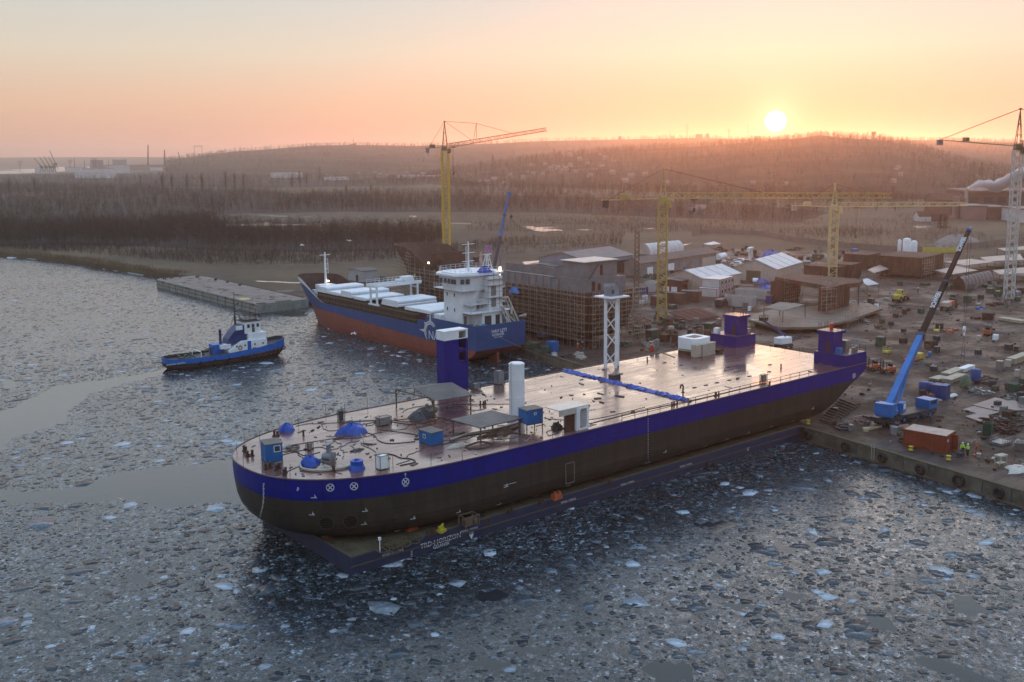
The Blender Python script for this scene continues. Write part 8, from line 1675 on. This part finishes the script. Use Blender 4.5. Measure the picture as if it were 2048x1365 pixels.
# fences
def fence(pts, h, label, mt, step=3.0, z=2):
    P = [G(px, py, z) for px, py in pts]; th = thing('fence', label, 'fence', P[0]); b = MB(); q = MB()
    for a, c_ in zip(P, P[1:]):
        a = a-P[0]; c_ = c_-P[0]; L = (c_-a).length; n = max(1, int(L/step)); d = (c_-a).normalized(); nn = Vector((-d.y, d.x, 0))*.05
        vs = [a-nn, c_-nn, c_+nn, a+nn]; vs = [v+Vector((0, 0, .15)) for v in vs]+[v+Vector((0, 0, h)) for v in vs]; b.add(vs, [(3, 2, 1, 0), (4, 5, 6, 7), (0, 1, 5, 4), (1, 2, 6, 5), (2, 3, 7, 6), (3, 0, 4, 7)])
        for i in range(n): p = a.lerp(c_, i/n); q.box((p.x, p.y, 0), (.22, .22, h+.25), math.atan2(d.y, d.x))
    b.build('panels', mt, th); q.build('posts', mt, th)['kind'] = 'stuff'; return th
fence([(1385, 474), (1400, 468), (1460, 468), (1530, 473), (1580, 483), (1640, 491), (1700, 497), (1790, 504), (1845, 505)], 2.6, 'long grey panel fence closing the yard behind the tents', pm('fence_grey', (.20, .17, .155), (.16, .135, .125), .2, .8)); fence([(1845, 506), (1880, 507), (1922, 505)], 2.4, 'yellow railing fence right of the silos', M_['yellow']); fence([(1925, 500), (1960, 496), (2020, 488), (2090, 482)], 2.6, 'grey panel fence below the factory at the right', pm('fence_grey', (0, 0, 0)))
b = MB(); mound(b, 0, 0, 0, 17, 9, 4.5, 6, 30, 8, .25); solo(b, 'gravel_heap', pm('gravel', (.24, .22, .20), (.18, .165, .15), .5, .9), 'pale grey gravel heap before the factory', 'gravel heap', G(1912, 490, 2), .2)
# ================================================================ PEOPLE AND GULLS
def skinmesh(name, verts, edges, radii, mat, parent=None, sub=1):
    me = bpy.data.meshes.new(name); me.from_pydata(verts, edges, []); o = bpy.data.objects.new(name, me); COL.objects.link(o); mod = o.modifiers.new('s', 'SKIN')
    for i, r in enumerate(radii): me.skin_vertices[0].data[i].radius = (r, r) if not isinstance(r, tuple) else r
    me.skin_vertices[0].data[0].use_root = True; o.modifiers.new('u', 'SUBSURF').levels = sub
    m2 = bpy.data.meshes.new_from_object(o.evaluated_get(bpy.context.evaluated_depsgraph_get())); bpy.data.objects.remove(o); m2.materials.clear(); m2.materials.append(mat); q = bpy.data.objects.new(name, m2); COL.objects.link(q)
    if parent: q.parent = parent
    return q
def person(px, py, rz, label, jacket, legs_m, pose=0, z=2.0):
    th = thing('person', label, 'person', G(px, py, z), rz); s = .13 if pose == 0 else .2
    A = .25 if pose == 0 else .42
    V_ = [(0, 0, .96), (0, 0, 1.2), (0, 0, 1.42), (0, 0, 1.53), (0, .01, 1.62), (0, .02, 1.72), (-.1, 0, .92), (-s, .02, .5), (-s, 0, .08), (-s, .14, .04), (.1, 0, .92), (s, .04, .5), (s, -.02, .08), (s, .12, .04),
          (-.19, 0, 1.42), (-.26, .02, 1.16), (-.24, A*.8, 1.02), (-.22, A, .98), (.19, 0, 1.42), (.27, 0, 1.15), (.27, .1, .92), (.27, .14, .84)]
    E_ = [(0, 1), (1, 2), (2, 3), (3, 4), (4, 5), (0, 6), (6, 7), (7, 8), (8, 9), (0, 10), (10, 11), (11, 12), (12, 13), (2, 14), (14, 15), (15, 16), (16, 17), (2, 18), (18, 19), (19, 20), (20, 21)]
    Rr = [.13, .14, .13, .06, .09, .08, .09, .065, .05, .05, .09, .065, .05, .05, .065, .05, .04, .035, .065, .05, .04, .035]
    skinmesh('body', V_, E_, Rr, M_['skin'], th)
    ji = [0, 1, 2, 14, 15, 16, 18, 19, 20]; mp_ = {k: i for i, k in enumerate(ji)}; skinmesh('jacket', [V_[k] for k in ji], [(mp_[a], mp_[c_]) for a, c_ in E_ if a in mp_ and c_ in mp_], [Rr[k]+.04 for k in ji], jacket, th)
    li = [0, 6, 7, 8, 9, 10, 11, 12, 13]; mp_ = {k: i for i, k in enumerate(li)}; skinmesh('trousers', [V_[k] for k in li], [(mp_[a], mp_[c_]) for a, c_ in E_ if a in mp_ and c_ in mp_], [Rr[k]+.03 for k in li], legs_m, th)
    b = MB(); b.lathe((0, .02, 1.70), [(.16, -.01), (.15, .02), (.135, .08), (.08, .14), (.02, .155)], 12); b.build('helmet', M_['helmet'], th, None, True)
    return th
person(1924, 909, 2.6, 'worker in white helmet and open yellow-green jacket beside the container', M_['hiviz'], M_['cloth'], 1); person(1935, 912, 1.0, 'worker in white helmet and yellow-green vest standing right of the other', M_['hiviz'], M_['cloth'])
person(1156, 703, .5, 'worker in red overalls and white helmet below the scaffold', M_['redc'], M_['redc']); person(1165, 699, 2.0, 'worker in dark clothes and white helmet right of the red one', M_['cloth'], M_['cloth']); person(1836, 587, 1, 'lone dark figure standing in the open yard', M_['cloth'], M_['cloth'])
p_ = PL(905, 558, 0, 143); o = person(905, 560, 1, 'worker in bright green jacket on the hatch gantry', M_['hiviz'], M_['cloth']); o.location = (HX+6.2, 216.5, 14.1)
def gull(p, s_, rz, label):
    b = MB(); rows = [[(-.5, -.05, .0), (-.25, -.02, .16), (0, 0, .05), (.25, -.02, .16), (.5, -.05, .0)], [(-.5, .05, .0), (-.25, .12, .16), (0, .16, .05), (.25, .12, .16), (.5, .05, .0)]]
    b.grid([[(x*s_, y*s_, z*s_) for x, y, z in r] for r in rows]); b.grid([[(x*s_, y*s_, z*s_-.02) for x, y, z in r][::-1] for r in rows]); b.bar((0, -.25*s_, 0), (0, .3*s_, .02*s_), .09*s_, 8, 0, .03*s_); solo(b, 'gull', M_['helmet'], label, 'gull', p, rz)
gull(HD(708, 668, 215), 2.0, .4, 'white gull flying before the red flank of the cargo ship'); gull(HD(604, 491, 260), 2.0, 1.0, 'white gull flying over the far bank left of the foremast'); gull(HD(698, 482, 300), 2.0, 2.0, 'small gull flying over the scrub right of the foremast')

r = random.Random(9); b = MB()
for k in range(1500):
    px = r.uniform(1050, 2060); py = r.uniform(500, 960); g_ = G(px, py, 2)
    if g_.x < 150+ (g_.y > 125)*8 and g_.y > 90 or g_.y > 300 or g_.x < 137 or (156 < g_.x < 173 and g_.y > 163): continue
    s_ = r.choice((.12, .2, .3, .5)); b.box((g_.x, g_.y, 2.0), (s_*r.uniform(.6, 2.4), s_*r.uniform(.3, 1), r.uniform(.04, .3)*(1+s_)), r.uniform(0, 3.1), r.randrange(5))
o = b.build('yard_litter', [M_['wood'], M_['rust'], M_['brown'], M_['dgrey'], M_['steel']]); tag(o, 'small scrap and litter strewn all over the yard ground', 'litter', None, 'stuff')

KN = []
for nm, mt, d in (('crate', 'green', (1.6, 1.2, 1.2)), ('crate', 'dgrey', (1.3, 1.0, .9)), ('pallet_stack', 'wood', (1.8, 1.2, 1.0)), ('crate', 'brown', (2.4, 1.2, 1.3)), ('crate', 'steel', (1.2, 1.0, 1.4))):
    b = MB(); b.box((0, 0, .12), d); [b.bb((x-.07, -d[1]/2-.05, 0), (x+.07, d[1]/2+.05, d[2]+.16)) for x in (-d[0]*.4, 0, d[0]*.4)]; KN.append((nm, b.mesh(nm, M_[mt]), mt))
cn = dict(green='green', dgrey='dark', wood='wooden', brown='brown', steel='grey')
for ai, (poly, n, where) in enumerate(((((1290, 545), (1440, 536), (1450, 556), (1300, 562)), 26, 'in the clutter along the long shed'), (((1460, 498), (1700, 500), (1690, 530), (1610, 532), (1470, 512)), 40, 'in the far yard behind the tents'), (((1245, 640), (1420, 640), (1420, 682), (1250, 690)), 34, 'in the clutter round the middle crane foot'), (((1890, 555), (2048, 560), (2048, 622), (1960, 600)), 26, 'near the white crane mast'), (((1700, 640), (1860, 600), (1960, 720), (1780, 720)), 14, 'scattered over the open yard'), (((1970, 770), (2050, 760), (2050, 900), (1990, 850)), 16, 'among the scrap at the right edge'))):
    W2 = [tuple(G(px, py, 2))[:2] for px, py in poly]; c_ = 0
    while c_ < n:
        x = rnd.uniform(min(p[0] for p in W2), max(p[0] for p in W2)); y = rnd.uniform(min(p[1] for p in W2), max(p[1] for p in W2))
        if not inpoly([x], [y], W2)[0]: continue
        nm, me, mt = KN[rnd.randrange(5)]; o = bpy.data.objects.new(nm, me); COL.objects.link(o); o.location = (x, y, 2.0); o.rotation_euler = (0, 0, rnd.uniform(-.3, .6)); k_ = rnd.uniform(.7, 1.2); o.scale = (k_, k_, k_); lb = 'small %s %s %s' % (cn[mt], 'pallet load' if nm != 'crate' else 'crate', where); tag(o, lb, 'crate', lb); c_ += 1
# ================================================================ DISTANT PLACES
def far_ob(px, py, z=2): return G(px, py, z)
def fbox(name, px0, px1, pyb, pyt, dep, mt, label, cat='building', roof=None, z=2, rise=0, windows=0):
    a = G(px0, pyb, z); c_ = G(px1, pyb, z); d = c_-a; L = d.length; rz = math.atan2(d.y, d.x); h = HG(a, pyt); th = thing(name, label, cat, a, rz); b = MB()
    if rise: b.sweep([(0, 0), (dep, 0), (dep, h), (dep/2, h+rise), (0, h)], (0, 0, 0), (0, 1, 0), (0, 0, 1), (L, 0, 0)); b.build('walls', mt, th); b = MB(); q = .3; b.add([(-q, -q, h), (L+q, -q, h), (L+q, dep/2, h+rise+.15), (-q, dep/2, h+rise+.15), (L+q, dep+q, h), (-q, dep+q, h)], [(0, 1, 2, 3), (3, 2, 4, 5)]); b.build('roof', roof or M_['rust'], th)
    else: b.bb((0, 0, 0), (L, dep, h)); b.build('walls', mt, th); b = MB(); b.bb((-.5, -.5, h+.01), (L+.5, dep+.5, h+h*.06+.3)); b.build('roof', roof or M_['sheet'], th)
    for k in range(windows): b = MB(); b.bb((L*(k+.2)/windows, -.15, h*.45), (L*(k+.8)/windows, -.01, h*.75)); b.build('window', M_['glass'], th)
    return th
pk = pm('pinkish_wall', (.25, .17, .155), (.20, .135, .125), .1, .8); fw = pm('far_white', (.5, .5, .52), (.42, .42, .45), .1, .7); dbw = pm('factory_brown', (.13, .085, .075), (.10, .065, .06), .1, .8)
fbox('factory', 1934, 2100, 425, 385, 60, dbw, 'large dark factory hall at the far right of the yard', roof=pk, windows=6); fbox('factory_annex', 1926, 1972, 440, 414, 25, pk, 'pinkish factory annex in front of the large hall'); fbox('factory_annex', 1974, 2012, 440, 416, 25, dbw, 'darker factory annex with gate right of the pinkish one'); fbox('factory_annex', 2034, 2110, 446, 420, 30, fw, 'pale factory building at the right edge'); fbox('house', 1862, 1898, 443, 428, 18, dbw, 'low house with a dark gabled roof left of the factory', rise=5); fbox('house', 1838, 1862, 444, 434, 14, fw, 'small pale house left of the gabled one', rise=3); fbox('barn', 1868, 1930, 432, 400, 30, dbw, 'long low barn behind the gabled house', rise=4)
p = G(1931, 425, 2); b = MB(); b.cyl((0, 0, 0), 1.6, HG(p, 378), 12, 0, 1.2); solo(b, 'chimney', pm('pale_stack', (.36, .33, .28), None, 1, .7), 'pale factory chimney with smoke', 'chimney', p, 0, None, True); ptop = Vector((p.x, p.y, 2+HG(p, 378)))
p2 = G(1911, 438, 2); b = MB(); b.cyl((0, 0, 0), 2.4, HG(p2, 395), 14); b.cyl((0, 0, HG(p2, 395)), 2.6, .5, 14); solo(b, 'silo', pk, 'slim grey silo tower left of the factory', 'silo', p2, 0, None, True)
# steam plume
dd_ = math.hypot(ptop.x, ptop.y); b = MB(); rr_s = random.Random(4); path = [(1938, 377, 2.2), (1948, 373, 3.4), (1960, 369, 4.6), (1972, 368, 5.6), (1984, 374, 6.4), (1994, 377, 6.2), (2004, 368, 7.4), (2014, 362, 7.6), (2026, 358, 8), (2040, 350, 9), (2056, 348, 10)]
import bmesh as _bm
bmm = _bm.new()
for i in range(len(path)-1):
    for k in range(12):
        f = k/12; px = path[i][0]+(path[i+1][0]-path[i][0])*f+rr_s.uniform(-2, 2); py = path[i][1]+(path[i+1][1]-path[i][1])*f+rr_s.uniform(-2.5, 2.5); r = (path[i][2]*(1-f)+path[i+1][2]*f)*rr_s.uniform(.3, .9)*.72; q = HD(px, py, dd_+rr_s.uniform(-3, 3))
        _bm.ops.create_icosphere(bmm, subdivisions=2, radius=r, matrix=Matrix.Translation(q) @ Matrix.Diagonal((1, 1, .8, 1)))
me = bpy.data.meshes.new('smoke'); bmm.to_mesh(me); bmm.free(); q = bpy.data.objects.new('smoke_src', me); COL.objects.link(q); q.modifiers.new('r', 'REMESH').mode = 'VOXEL'; q.modifiers['r'].voxel_size = .45
me = bpy.data.meshes.new_from_object(q.evaluated_get(bpy.context.evaluated_depsgraph_get())); bpy.data.objects.remove(q); me.name = 'smoke'
for v in me.vertices: v.co += Vector((math.sin(v.co.y*1.7+v.co.z*2.1), math.sin(v.co.x*1.9+v.co.z*1.3), math.sin(v.co.x*1.3+v.co.y*2.3)))*.3
m = bpy.data.materials.new('steam'); m.use_nodes = True; t = NT(m.node_tree); t.n.remove(t.n['Principled BSDF']); vv = t.new('ShaderNodeVolumePrincipled'); vv.inputs['Color'].default_value = (.98, .97, .96, 1); vv.inputs['Density'].default_value = .55; vv.inputs['Anisotropy'].default_value = .35; t.ln(vv.outputs[0], t.n['Material Output'].inputs['Volume']); me.materials.clear(); me.materials.append(m)
so_ = bpy.data.objects.new('smoke', me); COL.objects.link(so_); tag(so_, 'white steam blowing from the pale factory chimney', 'smoke', None, 'stuff')
# harbour on the left horizon
DH = 3400
def stick(px0, py0, px1, py1, w_, name, label, cat, mt, d=DH, cross=None, group=None, n=4):
    a = HD(px0, py0, d); c_ = HD(px1, py1, d); b = MB(); b.bar((0, 0, 0), c_-a, w_, n, 0, w_*.6)
    if cross:
        for f, L in cross: q = (c_-a)*f; rr = Vector((a.y, -a.x, 0)).normalized(); b.bar(q-rr*L, q+rr*L, w_*.6, 4)
    return solo(b, name, mt, label, cat, a, 0, group)
hz_ = pm('far_dark_steel', (.07, .06, .065), None, 1, .8)
for i, (x0, y0, x1, y1) in enumerate(((83, 334, 68, 316), (92, 334, 79, 314), (100, 334, 88, 313), (108, 334, 97, 314), (111, 328, 99, 301), (363, 330, 356, 304))):
    a = HD(x0, y0, DH); th = thing('harbour_crane', ('leftmost leaning harbour crane on the horizon', 'second leaning harbour crane from the left', 'third leaning harbour crane from the left', 'fourth leaning harbour crane from the left', 'tallest leaning harbour crane of the left group', 'leaning crane alone left of the stadium')[i], 'harbour crane', a); tip_ = HD(x1, y1, DH)-a; MB().bar((0, 0, 0), tip_, 1.7, 4, 0, .9).build('jib', hz_, th); rr = Vector((a.y, -a.x, 0)).normalized(); b = MB(); b.bar((0, 0, 3), rr*-3.4+Vector((0, 0, -15)), 1.0, 4); b.bar((0, 0, 3), rr*5+Vector((0, 0, -15)), 1.0, 4); b.box((0, 0, -4), (8, 8, 7)); b.build('portal', hz_, th)
for i, (px, y1, y0, cr_) in enumerate(((40, 321, 345, 1), (140, 319, 336, 1), (149, 315, 336, 0), (169, 320, 336, 0), (187, 316, 335, 1), (191, 316, 335, 1), (217, 320, 336, 0), (765, 308, 342, 1), (1374, 247, 276, 1), (1458, 257, 278, 1), (1496, 250, 278, 0), (1340, 262, 276, 0), (1725, 268, 280, 0))):
    d = DH if px < 300 else (3200 if px == 765 else 4150); stick(px, y0, px, y1, .9 if px < 1000 else 1.2, 'pylon', ['pylon farthest left above the river mouth', 'pylon left of the moored white ships', 'thin mast beside the second pylon', 'thin mast above the white harbour roofs', 'left one of the twin pylons in the harbour', 'right one of the twin pylons in the harbour', 'thin mast right of the twin pylons', 'tall pylon left of the yellow tower crane', 'tall lattice pylon on the hill left of the sun', 'broad pylon on the hill nearest left of the sun', 'thin mast on the hill just left of the sun', 'short mast on the hill farthest left of the sun', 'thin mast on the hill right of the sun'][i], 'pylon', hz_, d, [(.9, 9), (.75, 7), (.6, 5)] if cr_ else None)
for px, y0, y1, w_, lb in ((296, 332, 290, 2.6, 'taller far chimney on the left horizon'), (329, 331, 300, 2.8, 'shorter far chimney right of the tall one')): stick(px, y0, px, y1, w_, 'chimney', lb, 'chimney', pm('far_brick', (.16, .09, .08), None, 1, .8), DH, n=8)
a = HD(389, 318, 6000); b = MB(); rr = Vector((a.y, -a.x, 0)).normalized(); H2 = 70; [b.bar(rr*s_, rr*s_+Vector((0, 0, H2)), 1.6, 4) for s_ in (2, 43)]; b.bar(rr*-4+Vector((0, 0, H2)), rr*48+Vector((0, 0, H2)), 2.4, 4); solo(b, 'gantry_crane', pm('far_pale', (.3, .24, .22), None, 1, .8), 'huge pale gantry crane frame on the left horizon', 'gantry crane', a)
a = HD(416, 322, 3300); b = MB(); b.bar((0, 0, -8), (0, 0, 22), .9, 4); b.bar(rr*-28+Vector((0, 0, 20)), rr*30+Vector((0, 0, 23)), .9, 4); b.box(rr*-27+Vector((0, 0, 17)), (4, 4, 4)); solo(b, 'tower_crane', hz_, 'far tower crane silhouette above the stadium', 'tower crane', a)
# harbour buildings, stadium
for i, (x0, x1, yb, yt, mt, lb) in enumerate(((150, 214, 357, 345, fw, 'long white hall nearest in the far harbour'), (165, 212, 349, 338, fw, 'tall white moored ship superstructure in the far harbour'), (70, 95, 348, 336, fw, 'white hall at the left of the far harbour'), (130, 160, 345, 335, fw, 'small white hall behind the river mouth'), (215, 245, 347, 333, fw, 'white hall right of the tall superstructure'), (180, 340, 341, 331, pk, 'very long low pinkish building behind the harbour'), (300, 326, 342, 336, fw, 'low pale hall left of the poplars'), (455, 520, 354, 346, pk, 'long pale hall behind the far treeline'), (540, 590, 356, 347, fw, 'bluish hall behind the far treeline'), (648, 682, 361, 354, fw, 'white low hall in the clearing right of the wood'), (655, 750, 350, 345, fw, 'long thin white hall beyond the clearing'), (795, 830, 357, 350, fw, 'pale hall left of the yellow crane mast'), (832, 866, 360, 353, pk, 'pinkish hall touching the yellow crane mast'), (182, 194, 343, 322, pm('far_grey', (.2, .18, .19), None, 1, .8), 'grey tower block in the far harbour'), (226, 242, 340, 320, pm('far_grey', (0, 0, 0)), 'dark silo block in the far harbour'))): fbox('hall', x0, x1, yb, yt, 30, mt, lb, roof=pk if i % 2 else fw)
a = G(398, 343, 2); th = thing('stadium', 'low round stadium with pale domed roof on the left horizon', 'stadium', a); b = MB(); R_s = (G(430, 343, 2)-G(366, 343, 2)).length/2; b.lathe((0, 0, 0), [(R_s*.9, 0), (R_s, 12), (R_s*.98, 16)], 28); b.build('stands', pk, th, None, True); b = MB(); b.lathe((0, 0, 16.1), [(R_s*1.02, 0), (R_s*.8, 9), (R_s*.4, 14), (R_s*.1, 15)], 28); b.build('roof', pm('stadium_roof', (.35, .3, .3), None, 1, .6), th, None, True)
a = G(440, 345, 2); b = MB(); b.lathe((0, 0, 0), [(50, 0), (49, 10), (36, 19), (15, 24), (2, 25)], 20); b.cyl((0, 0, 25), 3, 3, 8); solo(b, 'dome', fw, 'white dome right of the stadium', 'dome', a, 0, None, True)
# on the hills
a = HD(1747, 279, 2290); b = MB(); b.cyl((0, 0, -6), 1.6, 16, 10); b.lathe((0, 0, 8), [(2, 0), (4.6, 2), (4.6, 7), (3.6, 8)], 14); solo(b, 'water_tower', hz_, 'small water tower on the crest right of the sun', 'water tower', a, 0, None, True)
a = HD(707, 297, 4100); b = MB(); b.bb((-12, -9, -8), (12, 9, 12)); b.bb((-9, -7, 12), (9, 7, 17)); b.bar((0, 0, 17), (0, 0, 38), .8, 4); solo(b, 'tower_block', hz_, 'lone tower block with antenna on the left part of the ridge', 'tower block', a)
for i, (px, py, w_, lb) in enumerate(((1398, 275, 26, 'long building on the crest left of the sun'), (1415, 274, 12, 'small building at the right end of the long crest building'), (1240, 279, 12, 'small building on the crest above the cleared slope'))): a = HD(px, py, 4150); b = MB(); b.bb((-w_/2, -6, -6), (w_/2, 6, 9)); b.sweep([(-7, 9), (7, 9), (0, 13)], (-w_/2, 0, 0), (0, 1, 0), (0, 0, 1), (w_, 0, 0)); solo(b, 'building', hz_, lb, 'building', a, -.7)
from mathutils.bvhtree import BVHTree as _B
hm = [o for o in bpy.data.objects if o.name.startswith('hills')]; trees_b = [_B.FromPolygons([tuple(v.co) for v in o.data.vertices], [tuple(p.vertices) for p in o.data.polygons]) for o in hm]
def onground(px, py):
    d = Vector(tuple(ray(px, py))).normalized(); best = None
    for bt in trees_b:
        h = bt.ray_cast(Vector((0, 0, CH)), d)[0]
        if h is not None and (best is None or h.length < best.length): best = h
    if d.z < 0:
        g_ = G(px, py, 2)
        if best is None or g_.length < best.length-200: best = g_
    return best
hs = MB(); hs.bb((-5, -4, -2), (5, 4, 4.6)); hw = hs.mesh('house_walls', pm('house_wall', (.3, .28, .27), (.2, .18, .17), .1, .8)); hs2 = MB(); hs2.sweep([(-4.6, 4.6), (4.6, 4.6), (0, 8.2)], (-5.4, 0, 0), (0, 1, 0), (0, 0, 1), (10.8, 0, 0)); hr = hs2.mesh('house_roof', pm('far_roof', (.16, .08, .06), (.28, .26, .25), .05, .7))
for i, (px, py) in enumerate(((1108, 334), (1116, 338), (1128, 334), (1133, 341), (1141, 333), (1120, 345), (1152, 346), (1090, 330), (1100, 341), (1063, 333), (1055, 346), (1066, 350), (1085, 351), (1175, 330), (1190, 342), (1205, 338), (1160, 320), (1210, 318), (1046, 357), (960, 365), (975, 368), (988, 363), (1008, 368), (1200, 311), (1140, 312), (1232, 325), (1262, 356), (1290, 352), (1250, 366), (1330, 372), (1800, 352), (1795, 340), (1786, 366), (1385, 427), (1400, 428), (1950, 356), (1962, 362), (760, 352), (775, 353), (815, 349), (846, 352), (718, 350), (1505, 370), (1570, 372), (1180, 355), (1225, 348), (1020, 352), (940, 352), (880, 356))):
    g_ = onground(px, py)
    if g_ is None: continue
    o = bpy.data.objects.new('hill_house', None); COL.objects.link(o); o.location = g_; o.rotation_euler = (0, 0, -.8+rnd.uniform(-.7, .7)); s_ = rnd.uniform(.5, .9); o.scale = (s_, s_, s_); tag(o, 'tiny pale house among trees on the distant slopes', 'house', 'houses on the distant slopes')
    for nm, me_ in (('walls', hw), ('roof', hr)): c_ = bpy.data.objects.new(nm, me_); COL.objects.link(c_); c_.parent = o
# trees one can tell apart
conm = pm('conifer_dark', (.03, .035, .02), (.02, .025, .015), 2, .9)
def conifer_mesh(seed):
    r = random.Random(seed); b = MB()
    for k in range(240):
        u_ = r.random(); z = .12+.88*u_; rad = (1-u_)*.2+.02; a = r.uniform(0, 6.28); q = r.uniform(.5, 1); p = Vector((math.cos(a)*rad*q, math.sin(a)*rad*q, z)); d = Vector((math.cos(a)*.09, math.sin(a)*.09, -.05+r.uniform(-.02, .05)))*(1.3-u_*.6); s_ = Vector((-math.sin(a), math.cos(a), 0))*.035; b.add([p-s_, p+s_, p+d], [(0, 1, 2)])
    return b.mesh('crown', conm)
tk = MB().bar((0, 0, 0), (0, 0, .9), .018, 6, 0, .004).mesh('trunk', TWIG); cms = [conifer_mesh(s_) for s_ in (1, 2, 3)]
for i, (px, py, h) in enumerate(((986, 333, 26), (962, 339, 22), (1000, 331, 20), (1040, 328, 22), (1065, 324, 22), (1072, 322, 18), (1120, 318, 22), (820, 344, 22), (952, 343, 16), (1108, 309, 20), (1165, 312, 18), (640, 352, 26), (1946, 352, 24), (1962, 358, 22), (1940, 348, 18), (1890, 455, 9), (1880, 455, 9))):
    g_ = onground(px, py+6) or HD(px, py+6, 2200); o = bpy.data.objects.new('conifer', None); COL.objects.link(o); o.location = g_; o.scale = (h, h, h); tag(o, 'dark pointed conifer standing out of the distant slope woods', 'conifer', 'conifers on the distant slopes')
    for nm, me_ in (('trunk', tk), ('crown', cms[i % 3])): c_ = bpy.data.objects.new(nm, me_); COL.objects.link(c_); c_.parent = o
def bare_tree(px, py, top, label, tone, wide=.5, group=None, nb=130):
    g_ = G(px, py, 2); h = HG(g_, top); th = thing('bare_tree', label, 'tree', g_, 0, group); r = random.Random(px); b = MB(); b.bar((0, 0, 0), (.1*h*.1, 0, h*.75), h*.022, 6, 0, h*.004); b.build('trunk', tone, th); b = MB()
    for k in range(nb):
        u_ = r.uniform(.22, 1); a = r.uniform(0, 6.28); rad = max(wide, .8)*h*.5*math.sin(math.pi*min(1, u_*.95))**.6*r.random()**.5; p = Vector((0, 0, h*(u_*.6))); q = Vector((math.cos(a)*rad, math.sin(a)*rad, h*u_)); m_ = p.lerp(q, .6); s_ = Vector((-math.sin(a), math.cos(a), 0))*h*.006; b.add([p-s_, p+s_, q], [(0, 1, 2)])
        for z in range(3): d = Vector((r.gauss(0, 1), r.gauss(0, 1), r.uniform(.2, 1.4)))*h*.05; b.add([m_.lerp(q, z/3)-s_*.5, m_.lerp(q, z/3)+s_*.5, m_.lerp(q, z/3)+d], [(0, 1, 2)])
    b.build('crown', tone, th); return th
rt = pm('reddish_twigs', (.14, .075, .055), (.09, .05, .04), 2, .9); dt_ = pm('dark_twigs', (.05, .038, .03), (.035, .026, .022), 2, .9)
for px, py, top, lb, mt, wd in ((693, 396, 365, 'reddish bare tree standing above the far wood', rt, .95), (282, 372, 348, 'dark dense tree in the left far wood', dt_, .9), (312, 378, 357, 'slim tree right of the dark dense one', dt_, .5), (452, 384, 340, 'tall bare tree in the row below the dome', dt_, .5), (470, 384, 341, 'bare tree second in the row below the dome', dt_, .5), (488, 384, 342, 'bare tree third in the row below the dome', dt_, .5), (600, 375, 339, 'tall bare tree left of the clearing', dt_, .55), (614, 375, 341, 'bare tree beside the tall one left of the clearing', dt_, .5), (585, 376, 344, 'low bare tree left of the clearing', dt_, .6), (325, 385, 342, 'bare tree below the shorter far chimney', dt_, .5), (345, 385, 343, 'bare tree right of the shorter far chimney', dt_, .5), (375, 385, 341, 'bare tree below the stadium', dt_, .5), (405, 385, 344, 'bare tree right below the stadium', dt_, .5), (742, 392, 366, 'forked bare tree in the far wood', dt_, .7), (90, 505, 488, 'round leafless bush on the left bank', dt_, 1.3), (20, 392, 352, 'bare tree at the far left edge', dt_, .6), (70, 390, 350, 'bare tree near the far left edge', dt_, .6)): bare_tree(px, py, top, lb, mt, wd)
